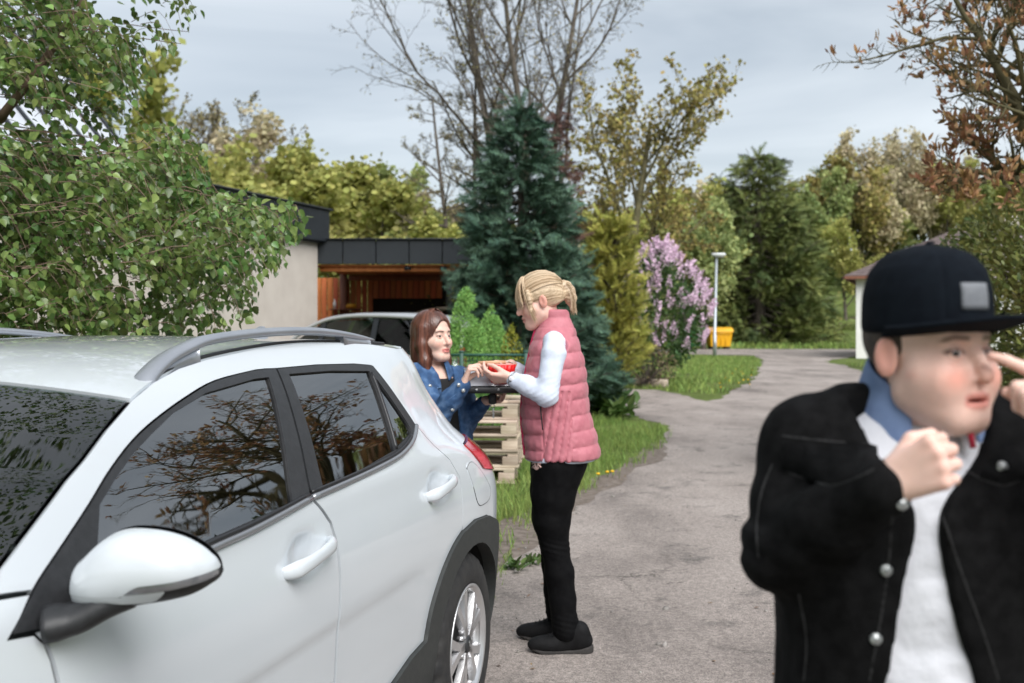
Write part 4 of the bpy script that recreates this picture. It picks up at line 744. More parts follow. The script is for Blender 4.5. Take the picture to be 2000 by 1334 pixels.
# ------------------------------------------------------------------ trees and shrubs
bark = mat('bark', (.055, .045, .035), (.12, .10, .08), 9, .9, .4, 60, stretch=(1, 1, .3)); barkg = mat('mossy_bark', (.07, .065, .03), (.14, .12, .06), 6, .9, .3, 50); birchb = mat('birch_bark', (.12, .075, .05), (.24, .16, .12), 7, .7, .2, 50, stretch=(1, 1, .4)); twigm = mat('twig', (.06, .045, .04), (.10, .075, .06), 6, .85)
def grow(r, p, d, L_, rad, lev, prm, out, tips, w=None):
    n = max(4, int(L_ / prm['seg'][lev])); pts = [np.array(p, float)]; d = np.array(d, float); st = L_ / n; dirs = []
    for i in range(n):
        d = d + r.normal(0, prm['wob'][lev], 3) + np.array([0, 0, prm['up'][lev]]) * st
        d /= np.linalg.norm(d); pts.append(pts[-1] + d * st); dirs.append(d.copy())
    pts = np.array(pts); e = prm.get('taper', .25); rads = rad * (1 - (1 - e) * np.linspace(0, 1, n + 1)); out.append((pts, rads, lev))
    if lev + 1 >= len(prm['n']) + 1 or lev >= prm['lev']: tips.append((pts, dirs)); return
    m = prm['n'][lev]; m = int(m * L_ / prm['ref'][lev] + .5) if prm.get('ref') else m; m = max(m, 2)
    for k in range(m):
        t = prm['t0'][lev] + (1 - prm['t0'][lev]) * (k + r.random()) / m; i = min(int(t * n), n - 1); q = pts[i] + (pts[i + 1] - pts[i]) * (t * n - i); ax = dirs[i]
        s = np.cross(ax, r.normal(size=3)); s /= np.linalg.norm(s) + 1e-9; an = prm['ang'][lev] * r.uniform(.7, 1.3); nd = ax * math.cos(an) + s * math.sin(an)
        l2 = prm['len'][lev] * L_ * (1 - prm.get('apex', .5) * t) * r.uniform(.6, 1.2); grow(r, q, nd, l2, max(rads[i] * prm['rr'][lev], prm['rmin']), lev + 1, prm, out, tips)
    tips.append((pts[-3:], dirs[-3:]))
def branches(out, sides=(7, 5, 4, 3, 3)):
    Vs, Fs, o = [], [], 0
    for k in set(l for *_, l in out):
        n = sides[min(k, 4)]; a = np.arange(n) * 2 * np.pi / n; ca, sa = np.cos(a), np.sin(a)
        for pts, rads, l in out:
            if l != k: continue
            T_ = np.gradient(pts, axis=0); T_ /= np.linalg.norm(T_, axis=1)[:, None] + 1e-12; ref = np.array([1., 0, 0]) if abs(T_[0][0]) < .8 else np.array([0, 1., 0]); N_ = np.cross(T_, ref); N_ /= np.linalg.norm(N_, axis=1)[:, None] + 1e-9; B_ = np.cross(T_, N_)
            V = pts[:, None] + rads[:, None, None] * (ca[None, :, None] * N_[:, None] + sa[None, :, None] * B_[:, None]); m = len(pts); i = np.arange(m - 1)[:, None] * n; j = np.arange(n)[None]; j2 = (j + 1) % n
            Fs.append(np.stack([i + j, i + j2, i + n + j2, i + n + j], -1).reshape(-1, 4) + o); Vs.append(V.reshape(-1, 3)); o += m * n
    return np.concatenate(Vs), np.concatenate(Fs)
def along(tips, r, per, jit=.0):
    P, D = [], []
    for pts, dirs in tips:
        n = len(pts) - 1; m = max(1, int(per * np.linalg.norm(pts[-1] - pts[0]) + r.random()))
        for t in r.random(m) ** .8: i = min(int(t * n), n - 1); P.append(pts[i] + (pts[i + 1] - pts[i]) * (t * n - i)); D.append(dirs[min(i, len(dirs) - 1)])
    P = np.array(P); return P + r.normal(0, jit, P.shape), np.array(D)
def basis(D, r, spread=.6, down=0.):
    """frames whose y axis follows D, loosened, optionally hanging"""
    n = len(D); Yv = D + r.normal(0, spread, (n, 3)) + np.array([0, 0, -down]); Yv /= np.linalg.norm(Yv, axis=1)[:, None]; X_ = np.cross(Yv, r.normal(size=(n, 3))); X_ /= np.linalg.norm(X_, axis=1)[:, None]; return np.stack([X_, Yv, np.cross(X_, Yv)], -1)
birchT = np.array([(0, 0, 0), (.29, .13, .05), (.41, .33, .07), (.25, .66, .03), (0, 1, -.10), (-.25, .66, .03), (-.41, .33, .07), (-.29, .13, .05), (0, .45, -.05)])
birchF = np.array([(0, 1, 8), (1, 2, 8), (2, 3, 8), (3, 4, 8), (4, 5, 8), (5, 6, 8), (6, 7, 8), (7, 0, 8)])
ovalT = np.array([(0, 0, 0), (.24, .4, .04), (.15, .8, .0), (0, 1, -.06), (-.15, .8, .0), (-.24, .4, .04)]); ovalF = np.array([(0, 1, 5), (1, 2, 5), (2, 4, 5), (2, 3, 4)])
quadT = np.array([(-.4, 0, 0), (.4, 0, .0), (.5, .6, .1), (0, 1, -.05), (-.5, .6, .1)]); quadF = np.array([(0, 1, 2), (0, 2, 4), (2, 3, 4)])
birchL = mat('birch_leaf', (.085, .165, .04), (.21, .30, .09), 2.5, .30, island=.5, transl=.34, spec=.6)
# -- the birch over the car: boughs from a trunk left of the frame, shaped by the photo's outline
def birch():
    r = np.random.default_rng(5); e = empty('birch_tree', (-4.35, 6.3, 0)); tag(e, 'leafy green birch hanging over the roof of the white car', 'tree'); O = np.array([-4.35, 6.3, 0])
    OUT = [(-900, -700), (395, -400), (400, -20), (392, 20), (372, 55), (345, 110), (300, 122), (318, 160), (262, 205), (300, 235), (372, 238), (408, 285), (400, 318), (420, 370), (470, 372), (500, 378), (515, 400), (560, 385), (598, 415), (606, 455), (600, 480), (572, 470), (560, 520), (520, 540), (498, 600), (470, 640), (400, 690), (-900, 900)]
    OUT = np.array(OUT, float); px = lambda P: np.stack([1000 + F * P[:, 0] / P[:, 1], YH + F * (H - P[:, 2]) / P[:, 1]], 1)
    out = []; tr = catmull([(0, 0, 0), (.03, 0, 1.2), (-.02, .05, 2.6), (.06, .02, 4.2), (.0, .0, 6.2), (.1, 0, 8.)], 5); out.append((tr, np.linspace(.13, .035, len(tr)), 0))
    vis = M(20, 205, 5.3) - O; b0 = catmull([(0, 0, 2.0), M(-60, 265, 5.5) - O, vis, M(145, 30, 5.2) - O, M(190, -60, 5.2) - O], 6); out.append((b0, np.linspace(.034, .012, len(b0)), 1))
    tw = []; tgt = []
    P = r.uniform((-420, -260), (600, 690), (9000, 2)); k = inpoly(P, OUT); dd = edgedist(P, OUT); u, v = P.T
    gap = (vnoise(np.column_stack([P, 0 * u]), 70, 3) + .7 * vnoise(np.column_stack([P, 0 * u]), 30, 4)); thin = np.where(v < 340, -.42, .24) + np.where(u > 330, .15, 0); k &= (gap < thin + r.uniform(-.2, .5, len(P)))
    P = P[k]; r.shuffle(P); P = P[:2700]
    for u, v in P:
        d = r.uniform(4.9, 6.6); end = M(u, v, d) - O; L_ = r.uniform(.25, .6)
        if u > 330 or v > 560: L_ *= .7
        s = end + np.array([-L_ * r.uniform(.5, .9), r.normal(0, .12), L_ * r.uniform(.15, .75)]); m = (s + end) / 2 + np.array([.03, 0, .07 + .06 * r.random()]); p = catmull([s, m, end], 3)
        q = px(p + O); ok = inpoly(q, OUT)
        if ok.all(): tw.append(p)
    for _ in range(3600):                                       # the upper crown, above the picture
        q_ = r.normal(size=3); q_ *= r.random() ** .35 / np.linalg.norm(q_); end = np.array([.5, -.9, 6.9]) + q_ * [2.7, 2.9, 3.0]
        if end[2] < 4.1 or vnoise(end[None], .7, 8)[0] < -.12: continue
        s = end + np.array([r.normal(0, .2), r.normal(0, .2), r.uniform(.1, .4)]); tw.append(catmull([s, (s + end) / 2 + [0, 0, .05], end], 3))
    for p in tw[:len(tw) - 2400]: out.append((p, np.linspace(.0022, .0010, len(p)), 4))
    # carrying boughs, sweeping right and down from the trunk
    for k in range(26):
        u, v, d = r.uniform(60, 540), r.uniform(60, 560), r.uniform(5., 6.4); end = M(u, v, d) - O
        if not inpoly(np.array([[u, v]]), OUT)[0]: continue
        z0 = min(max(end[2] - r.uniform(-.3, .5), 1.9), 6); p = catmull([(0, 0, z0), np.array([end[0] * .45, end[1] * .45, max(z0, end[2]) + .12]), end], 7); q = px(p + O); ok = (q[:, 0] < 60) | inpoly(q, OUT); p = p[ok]
        if len(p) > 4: out.append((p, np.linspace(.009, .002, len(p)), 3))
    V, Fc = branches(out); obj('trunk', V, Fc, birchb, e)
    tips = [(p, [(p[min(i + 1, len(p) - 1)] - p[i]) + 1e-6 for i in range(len(p))]) for p in tw]; LP, LD = [], []
    for p, dd in tips:
        for t in r.random(14): i = min(int(t * (len(p) - 1)), len(p) - 2); LP.append(p[i] + (p[i + 1] - p[i]) * (t * (len(p) - 1) - i)); LD.append(dd[i] / np.linalg.norm(dd[i]))
    LP = np.array(LP) + r.normal(0, .028, (len(LP), 3)); q = px(LP + O); ok = inpoly(q, OUT) | (LP[:, 2] > 4.6); LP, LD = LP[ok], np.array(LD)[ok]; R = basis(LD, r, .75, .75); sz = r.uniform(.030, .055, len(LP))
    q = px(LP + O); inv = (q[:, 0] > 5) & (q[:, 0] < 620) & (q[:, 1] > 5) & (q[:, 1] < 635); sc_ = np.where(inv, sz / (LP + O)[:, 1], 0); big = np.zeros(len(LP), bool); big[np.argsort(-sc_ - .002 * inv)[:290]] = True
    hi_ = LP[:, 2] > 4.3; m_ = ~big & ~hi_; V, Fc = scatter(birchT, birchF, LP[m_], R[m_], sz[m_]); tag(obj('foliage', V, Fc, birchL, e), kind='stuff'); V, Fc = scatter(ovalT * [1.5, 1, 1], ovalF[[0, 1, 2, 3]], LP[hi_][::3], R[hi_][::3], sz[hi_][::3] * 1.6); tag(obj('foliage', V, Fc, birchL, e), kind='stuff'); lm = mesh('leaf', birchT, birchF, birchL)
    for i in np.where(big)[0]:
        m4 = Matrix([list(R[i][a] * sz[i]) + [LP[i][a]] for a in range(3)] + [[0, 0, 0, 1]]); inst('leaf', lm, e, mat=m4)
birch()
# -- conifers
def conifer(name, label, x, y, hgt, wid, m, trunkm, seed, nwhorl=26, per=9, droop=.25, spray=.36, dens_=1., tz=.02, ragged=.25, cat='tree', bend=.15, lowpow=.8):
    r = np.random.default_rng(seed); e = empty(name, (x, y, 0)); tag(e, label, cat); out = [(np.array([(0, 0, 0), (0, 0, hgt * .5), (0, 0, hgt)]), np.array([wid * .05, wid * .03, .01]), 0)]; P, D = [], []
    for i in range(nwhorl):
        t = tz + (1 - tz) * (i + .4 * r.random()) / nwhorl; z = hgt * t; Lr = wid * ((1 - t) ** lowpow) * .5 + .05 * wid * (1 - t)
        for k in range(per):
            a = r.uniform(0, 6.28); L_ = Lr * r.uniform(1 - ragged, 1 + ragged * .5); n = 5; s = np.linspace(0, 1, n); p = np.stack([np.cos(a) * L_ * s, np.sin(a) * L_ * s, z + L_ * (bend * s - droop * np.sin(s * 2.2) * .9 + .30 * droop * s * s * 2)], 1); out.append((p, np.linspace(.012, .004, n) * (1 + wid * .3), 2))
            m_ = max(3, int(dens_ * L_ / spray * 5.5)); tt = np.sqrt(r.uniform(.08, 1.05, m_)); base = np.stack([np.interp(tt, s, p[:, j]) for j in range(3)], 1); d = p[-1] - p[0]; d /= np.linalg.norm(d) + 1e-9; P.append(base + r.normal(0, spray * .22, base.shape)); D.append(np.repeat(d[None], m_, 0))
    P.append(np.array([[0, 0, hgt * f] for f in np.linspace(.93, 1.0, 8)])); D.append(np.repeat([[0, 0, 1.]], 8, 0)); P = np.concatenate(P); D = np.concatenate(D); tv, tf = [], []
    for i in range(8):                                          # a spray: narrow needle blades along a twig
        y_ = i / 8; w_ = .30 * (1 - .55 * y_)
        for s_ in (-1, 1): b = len(tv); tv += [(0, y_ - .05, 0), (0, y_ + .06, 0), (s_ * w_, y_ + .20, .05 * (i % 2) - .03)]; tf.append((b, b + 1, b + 2))
    tv += [(-.02, 0, .0), (.02, 0, .0), (0, 1.12, 0)]; tf.append((len(tv) - 3, len(tv) - 2, len(tv) - 1)); R = basis(D, r, .42, .12); V, Fc = scatter(tv, tf, P, R, spray * r.uniform(.6, 1.25, len(P)))
    V2, F2 = branches(out); obj('trunk', V2, F2, trunkm, e); obj('crown', V, Fc, m, e, smooth=False); return e
blueN = mat('blue_spruce_needles', (.026, .064, .042), (.080, .138, .094), 1.6, .7, island=.5, spec=.25); darkN = mat('spruce_needles', (.055, .085, .03), (.18, .21, .06), .55, .7, island=.5, spec=.25); dwarfN = mat('dwarf_spruce_needles', (.15, .32, .07), (.22, .42, .10), 5, .7, island=.35); redN = mat('brown_spruce_needles', (.09, .045, .035), (.13, .075, .06), 2, .8, island=.4); thujaN = mat('thuja_scales', (.20, .22, .035), (.34, .33, .06), 2.2, .75, island=.4)
conifer('blue_spruce', 'tall blue green spruce between the carport and the lilac', .14, 16.8, 4.95, 2.4, blueN, bark, 41, 30, 11, .26, .30, 1.3, .04, .34, lowpow=.62)
conifer('blue_spruce', 'smaller blue spruce nearer the driveway, just right of the pink vest', 1.02, 17.6, 2.6, 1.0, blueN, bark, 42, 20, 9, .25, .30, 1.2, .0, .25, lowpow=.5)
conifer('brown_spruce', 'thin reddish brown dying spruce behind the top of the blue spruce', 1.05, 23.5, 6.15, 1.7, redN, bark, 43, 24, 6, .3, .3, .9, .2)
conifer('spruce', 'big dark spruce beyond the crossing lane, behind the street lamp', 16.2, 70.5, 12.6, 9.3, darkN, bark, 46, 30, 12, .35, .70, .85, .0, .3, lowpow=.5); conifer('spruce', 'left of the two merged dark spruces behind the street lamp', 13.9, 72.5, 11.1, 6.4, darkN, bark, 47, 24, 10, .35, .7, .95, .0, .3, lowpow=.55)
conifer('spruce', 'dark spruce tip rising at the right end of the merged spruces', 18.3, 73, 10.2, 6.1, darkN, bark, 48, 22, 9, .35, .7, .95, .0, .3, lowpow=.5)
# -- bushes
def bush(name, label, x, y, rad, z0, z1, m, n, leaf, seed, T_=(ovalT, ovalF), shape=None, cat='shrub', stems=7, stemm=None, flat=1., col2=None, flowers=None):
    r = np.random.default_rng(seed); e = empty(name, (x, y, 0)); tag(e, label, cat); P = []
    q = r.normal(size=(n * 3, 3)); q /= np.linalg.norm(q, axis=1)[:, None]; rr = r.uniform(.25, 1, n * 3) ** .45; q *= rr[:, None]; q[:, 1] *= flat; Z = z0 + (z1 - z0) * (q[:, 2] + 1) / 2
    t = (Z - z0) / (z1 - z0); f = shape(t) if shape else 1.; P = np.column_stack([q[:, 0] * rad * f, q[:, 1] * rad * f, Z]); nz = vnoise(P, rad * .45, seed) + .5 * vnoise(P, rad * .18, seed + 1); P = P[nz > r.uniform(-.75, .25, len(P)) + .25 * (rr > .93)][:n]
    out = []
    for k in range(stems):
        a = r.uniform(0, 6.28); tp = P[r.integers(len(P))] * np.array([.8, .8, .9]); out.append((catmull([(np.cos(a) * rad * .12, np.sin(a) * rad * .12, 0), tp * np.array([.4, .4, .5]), tp], 4), np.linspace(.02, .006, 9) * max(rad, .4), 1))
    V, Fc = branches(out); obj('stems', V, Fc, stemm or twigm, e); D = P - np.array([0, 0, (z0 + z1) / 2 - .2 * (z1 - z0)]); D /= np.linalg.norm(D, axis=1)[:, None] + 1e-9; V, Fc = scatter(*T_, P, basis(D, r, .7), leaf * r.uniform(.6, 1.3, len(P))); obj('foliage', V, Fc, m, e, smooth=False); return e, r
lilL = mat('lilac_leaf', (.035, .085, .02), (.075, .14, .035), 2, .6, island=.4, transl=.25); lilF = mat('lilac_blossom', (.70, .46, .64), (.84, .68, .79), 1.2, .8, island=.2, c3=(.77, .56, .71)); ylL = mat('yellow_green_leaf', (.16, .20, .02), (.30, .28, .03), 4, .6, island=.35, transl=.3); shrubL = mat('shrub_leaf', (.10, .145, .04), (.25, .25, .07), 1.5, .55, island=.5, transl=.3); redL = mat('copper_leaf', (.28, .14, .075), (.42, .27, .12), 1.6, .6, island=.4, transl=.3)
e, r = bush('lilac_bush', 'flowering pink lilac bush by the driveway, left of the street lamp', 3.42, 25.6, 1.0, .0, 3.3, lilL, 5200, .11, 51, shape=lambda t: .80 + .38 * np.sin(np.pi * np.clip(t * 1.05, 0, 1)) - .25 * sm(.6, 1, t)); pan = []
tv, tf = [], []; r0 = np.random.default_rng(8)
for i in range(46):                                             # a panicle: many small florets on a cone
    t = i / 46; a = i * 2.4; p = np.array([math.cos(a) * .24 * (1 - t * .8), t, math.sin(a) * .24 * (1 - t * .8)]); b = len(tv); s_ = .07; tv += [tuple(p + s_ * r0.normal(size=3)) for _ in range(3)]; tf.append((b, b + 1, b + 2))
n = 290; th = r.uniform(0, 6.28, n); t = r.uniform(.18, 1.0, n) ** .8; f = .98 * (.80 + .38 * np.sin(np.pi * np.clip(t * 1.05, 0, 1)) - .25 * sm(.6, 1, t)) * np.sqrt(np.clip(1 - (2 * t - 1) ** 2, .02, 1)) * 1.05; P = np.column_stack([np.cos(th) * f + .12 * t, np.sin(th) * f, t * 3.08 + .05]); D = np.column_stack([np.cos(th) * .6, np.sin(th) * .6, np.full(n, .9)]); P[:, 2] *= 1.07; R = basis(D, r, .25); pm_ = mesh('blossom', tv, np.array(tf), lilF)
for i in range(n):
    s_ = r.uniform(.17, .30); inst('blossom', pm_, e, mat=Matrix([list(R[i][a] * s_) + [P[i][a]] for a in range(3)] + [[0, 0, 0, 1]]))
conifer('thuja', 'yellow green columnar thuja beside the lilac', 2.22, 23.6, 3.55, 1.25, thujaN, bark, 52, 20, 11, -.2, .25, 1.15, .0, .2, bend=.9, cat='shrub', lowpow=.22)
conifer('thuja', 'second yellow green thuja behind the right edge of the blue spruce', 1.95, 24.6, 3.2, 1.1, thujaN, bark, 53, 18, 10, -.2, .25, 1.1, .0, .2, bend=.9, cat='shrub', lowpow=.25)
bush('golden_shrub', 'small golden yellow shrub between the light green cones and the pink vest', .0, 13.9, .18, .55, 1.48, ylL, 900, .045, 54, stems=5, shape=lambda t: 1.15 - .6 * t)
bush('dry_shrub', 'brown twiggy undergrowth at the foot of the thuja and lilac', 3.05, 24.6, .75, .0, .95, mat('dry_leaf', (.13, .10, .06), (.20, .16, .08), 3, .9, island=.4), 900, .06, 55, stems=30)
bush('green_shrub', 'dense green and copper shrub on the right behind the boy', 5.72, 10.2, 1.55, .15, 3.05, shrubL, 30000, .072, 56, stems=26, shape=lambda t: .9 + .3 * np.sin(np.pi * t)); bush('green_shrub', 'low dark green shrub at the right edge of the lane', 4.55, 6.6, .75, .0, 1.35, shrubL, 5000, .05, 57, stems=14)
for i, (x, y, rd, z1, lab) in enumerate(((21.5, 78, 2.6, 2.6, 'dark hedge mass below the pale willow'), (17.2, 74, 2.2, 2.0, 'low dark green bush right of the dark spruces'), (-1.5, 24.5, 1.6, 2.6, 'green bush seen through the carport side opening'), (-5.6, 27.5, 1.5, 2.8, 'green bush behind the left carport post'), (1.2, 28.0, 1.7, 2.9, 'olive bush behind the blue spruce'))): bush('garden_bush', lab, x, y, rd, 0, z1, [shrubL, lilL][i % 2], 2600, .22 if i < 2 else .1, 60 + i)
cone = lambda t: (1 - t) ** .62 * (1 - .25 * np.exp(-t / .06)) / np.sqrt(np.clip(1 - (2 * t - 1) ** 2, .04, 1))
bush('dwarf_conifer', 'taller of the two small light green cone shaped conifers', -.62, 14.4, .50, .0, 2.02, dwarfN, 15000, .034, 44, T_=(ovalT * [.7, 1, 1], ovalF), shape=cone, stems=3); bush('dwarf_conifer', 'shorter light green cone shaped conifer beside the taller one', -.28, 14.75, .47, .0, 1.72, dwarfN, 13000, .034, 45, T_=(ovalT * [.7, 1, 1], ovalF), shape=cone, stems=3)
# -- deciduous trees
TREEMESH = {}
def tree(name, label, x, y, z, d0, hgt, rad, prm, seed, barkm, leaf=None, per=0, size=.1, T_=(quadT, quadF), trunks=1, lean=.0, spread=.9, crown='crown', group=None, jit=.05, like=None):
    r = np.random.default_rng(seed); e = empty(name, (x, y, z)); tag(e, label, 'tree', group); out, tips = [], []
    if like and like in TREEMESH:                                        # same mesh, turned and scaled
        h0, *ms = TREEMESH[like]; k = hgt / h0; e.scale = (k, k, k); e.rotation_euler = (0, 0, seed * 2.1)
        for nm, m in zip(('trunk', crown), ms): inst(nm, m, e)
        return e
    for k in range(trunks):
        a = 2 * np.pi * k / max(trunks, 1) + r.random(); dd = np.array(d0, float) + (np.array([math.cos(a), math.sin(a), 0]) * lean if trunks > 1 else 0); grow(r, (math.cos(a) * rad * .8 * (trunks > 1), math.sin(a) * rad * .8 * (trunks > 1), 0), dd / np.linalg.norm(dd), hgt * r.uniform(.9, 1.05), rad, 0, prm, out, tips)
    V, Fc = branches(out); o1 = obj('trunk', V, Fc, barkm, e)
    if leaf is not None:
        P, D = along([t for t in tips], r, per, jit); V, Fc = scatter(*T_, P, basis(D, r, spread), size * r.uniform(.5, 1.3, len(P))); o2 = obj(crown, V, Fc, leaf, e, smooth=False); TREEMESH[like] = (hgt, o1.data, o2.data)
    return e
bud = mat('leaf_buds', (.16, .145, .07), (.22, .19, .085), 1, .8, island=.4); olive = mat('olive_leaf', (.23, .20, .06), (.36, .31, .10), .5, .75, island=.45, transl=.3); spring = mat('spring_leaf', (.36, .38, .10), (.48, .46, .15), .16, .75, island=.35, transl=.42, c3=(.42, .42, .13)); beigeL = mat('beige_catkins', (.46, .40, .26), (.56, .50, .32), .15, .85, island=.3, transl=.35); midL = mat('mid_green_leaf', (.26, .33, .12), (.40, .45, .18), .18, .75, island=.35, transl=.4); darkL = mat('dark_leaf', (.020, .040, .014), (.045, .075, .02), .3, .7, island=.5, transl=.2)
bare = dict(seg=[1.2, .7, .5, .5, .4], wob=[.05, .09, .13, .16, .2], up=[.02, .10, .08, .05, .02], n=[13, 8, 7, 4], t0=[.28, .2, .15, .15], ang=[.75, .65, .7, .8], len=[.62, .50, .45, .5], rr=[.5, .55, .55, .6], rmin=.012, lev=4, apex=.45)
tree('bare_tree', 'tallest tree, wide and nearly bare, behind the blue spruce', 0.5, 45, 0, (-.02, 0, 1), 17.5, .24, dict(bare, ang=[.62, .6, .7, .8], up=[.03, .10, .08, .05, .02]), 71, bark, bud, .35, .07, trunks=3, lean=.18)
narrow = dict(bare, wob=[.018, .09, .13, .16, .2], ang=[1.15, .7, .7, .8], len=[.34, .45, .45, .5], up=[0, -.02, .04, .02, .0], n=[20, 6, 5, 4], t0=[.12, .2, .15, .15], apex=.65)
for i, (px_, d, h_, lab) in enumerate(((893, 44, 10.2, 'slim bare trunk, leftmost of the thin ones behind the carport'), (917, 45, 11.8, 'second slim bare trunk behind the carport, the taller one'), (970, 46, 11.0, 'slim bare trunk just left of the blue spruce tip'))): tree('bare_tree', lab, (px_ - 1000) / F * d, d, 0, (-.03, 0, 1), h_ * 1.12, .15, narrow, 73 + i, bark, bud, .5, .045, like='narrow')
ol = dict(bare, lev=3, ang=[.7, .65, .7, .8], len=[.66, .52, .45, .5], n=[9, 8, 7, 6], t0=[.22, .25, .15, .15], up=[.0, .05, .05, .04, .02], apex=.35)
tree('olive_tree', 'spreading tree with olive yellow young leaves right of the tallest tree', 4.4, 44, 0, (.10, 0, 1), 10.6, .28, ol, 83, barkg, olive, 11, .15, trunks=1, jit=.10); tree('olive_tree', 'olive leafed tree leaning right behind the lilac', 4.9, 46, 0, (.36, 0, 1), 8.4, .22, ol, 84, barkg, olive, 10, .14, jit=.10)
fine = dict(bare, seg=[1.2, .8, .6, .7, .5], n=[14, 8, 6, 4], ang=[.6, .5, .5, .6], up=[.02, .06, .05, .03, .02])
for i, (px_, d, h_, lab) in enumerate(((330, 62, 13.2, 'bare grey tree left behind the birch leaves'), (400, 68, 14.5, 'bare grey tree left of the two bare crowns above the house'), (468, 66, 13.4, 'bare rounded grey tree above the black parapet'))): tree('bare_tree', lab, (px_ - 1000) / F * d, d, hill((px_ - 1000) / F * d, d) * .8, (.0, 0, 1), h_ * .86, .20, fine, 91 + i, twigm, bud, .25, .12, like='fine')
# copper leafed tree on the right, at the lane
mag = dict(seg=[.4, .25, .2, .16], wob=[.10, .16, .2, .22], up=[.05, .12, .18, .2], n=[9, 8, 7], t0=[.25, .2, .15], ang=[.95, .75, .7], len=[.62, .5, .45], rr=[.6, .6, .6], rmin=.004, lev=3, apex=.35)
def copper_tree(name, label, x, y, seed, dirs, m=redL, h0=2.5):
    r = np.random.default_rng(seed); e = empty(name, (x, y, 0)); tag(e, label, 'tree'); out, tips = [], []; tr = catmull([(0, 0, 0), (.05, 0, h0 * .5), (0, 0, h0)], 5); out.append((tr, np.linspace(.13, .09, len(tr)), 0))
    for d, L_, rd in dirs: d = np.array(d, float); grow(r, (0, 0, h0 - .15), d / np.linalg.norm(d), L_, rd, 0, mag, out, tips)
    V, Fc = branches(out, (8, 6, 4, 3)); obj('trunk', V, Fc, barkg, e); P, D = [], []
    for pts, dd in tips:
        if r.random() < .25:
            for k in range(r.integers(3, 6)): P.append(pts[-1] - (pts[-1] - pts[-2]) * r.random()); D.append(dd[-1] * .6 + np.array([0, 0, .7]))
    P = np.array(P); V, Fc = scatter(ovalT * np.array([.8, 1, 1]), ovalF, P + r.normal(0, .012, P.shape), basis(np.array(D), r, .42), r.uniform(.05, .10, len(P))); obj('foliage', V, Fc, m, e, smooth=False); return e
copper_tree('copper_tree', 'gnarled tree with copper red young leaves reaching in at the top right', 4.75, 9.6, 101, [((-.85, .1, .30), .9, .05), ((-.85, -.1, .12), 1.15, .045), ((-.35, .1, 1), 2.2, .06), ((-.05, -.1, 1), 2.3, .07), ((.35, 0, 1), 2.2, .06), ((-.5, -.4, .8), 1.8, .045), ((.0, .6, .9), 2., .05)], h0=2.85)
# -- woods behind: a few crowns, copied
def crown_tree(seed, hgt, wid, m, n, leaf, base=.12, bm=None):
    r = np.random.default_rng(seed); prm = dict(bare, lev=3, n=[12, 6, 5], t0=[base + .1, .2, .2], len=[.42 * wid / hgt * 1.9, .5, .5], seg=[1.5, .9, .6, .5]); out, tips = [], []; grow(r, (0, 0, 0), (0, 0, 1), hgt * .93, .02 * hgt, 0, prm, out, tips); tm = mesh('trunk', *branches(out, (6, 4, 3, 3)), bm or bark)
    P, D = along(tips, r, 50., .0); i = r.permutation(len(P))[:n]; P = P[i] + r.normal(0, wid * .035, (len(i), 3)); D = D[i]; cm = mesh('crown', *scatter(quadT, quadF, P, basis(D, r, .9), leaf * r.uniform(.5, 1.3, len(P))), m, False); return tm, cm
KIND = dict(spring=crown_tree(201, 10, 7, spring, 5200, .26, .05), mid=crown_tree(202, 10, 6.5, midL, 5200, .26, .05), beige=crown_tree(203, 10, 6.5, beigeL, 4200, .24, .08, barkg), dark=crown_tree(204, 10, 8, darkL, 9000, .30, .05), olive=crown_tree(205, 10, 7, olive, 4200, .24, .1, barkg))
DES = dict(spring='yellow green spring tree', mid='mid green leafy tree', beige='pale beige budding tree', dark='dark leafy broad tree', olive='olive brown budding tree')
def wood(k, u, vtop, d, wf, lab, grp=None):
    x = (u - 1000) / F * d; z = float(hill(x, d)); h_ = (H + (YH - vtop) / F * d) - z; e = empty('broadleaf_tree', (x, d, z - .2), (u * 7.3) % 6.28); e.scale = (h_ * .1 * wf, h_ * .1 * wf, h_ * .1); tag(e, lab, 'tree', grp); inst('trunk', KIND[k][0], e); inst('crown', KIND[k][1], e)
r = np.random.default_rng(300)
ORD = 'first second third fourth fifth sixth seventh eighth ninth tenth eleventh twelfth thirteenth fourteenth fifteenth sixteenth'.split(); CNT = {}
def nth(k, s): CNT[k + s] = CNT.get(k + s, -1) + 1; return ORD[CNT[k + s]]
GL = 'trees of the wood behind the house'; GR = 'trees of the wooded slope beyond the white house'
for i, (k, u, v, d, wf) in enumerate(sorted([('spring', 225, 150, 44, .9), ('spring', 385, 335, 52, 1.1), ('spring', 440, 318, 55, 1.2), ('beige', 480, 312, 60, 1.2), ('spring', 535, 318, 54, 1.2), ('spring', 590, 332, 50, 1.3), ('spring', 640, 345, 48, 1.3), ('mid', 690, 352, 56, 1.1), ('spring', 720, 378, 46, 1.3), ('mid', 765, 345, 62, .8), ('mid', 790, 425, 44, 1.5), ('spring', 830, 442, 42, 1.5), ('beige', 865, 430, 50, 1.2), ('mid', 900, 440, 46, 1.4), ('olive', 950, 420, 56, 1.3), ('spring', 1010, 430, 58, 1.3), ('spring', 560, 360, 44, 1.4), ('spring', 470, 350, 46, 1.3)], key=lambda q: q[1])): wood(k, u, v, d, wf, DES[k] + ' in the wood behind the house, ' + nth(k, 'L') + ' from the left', GL)
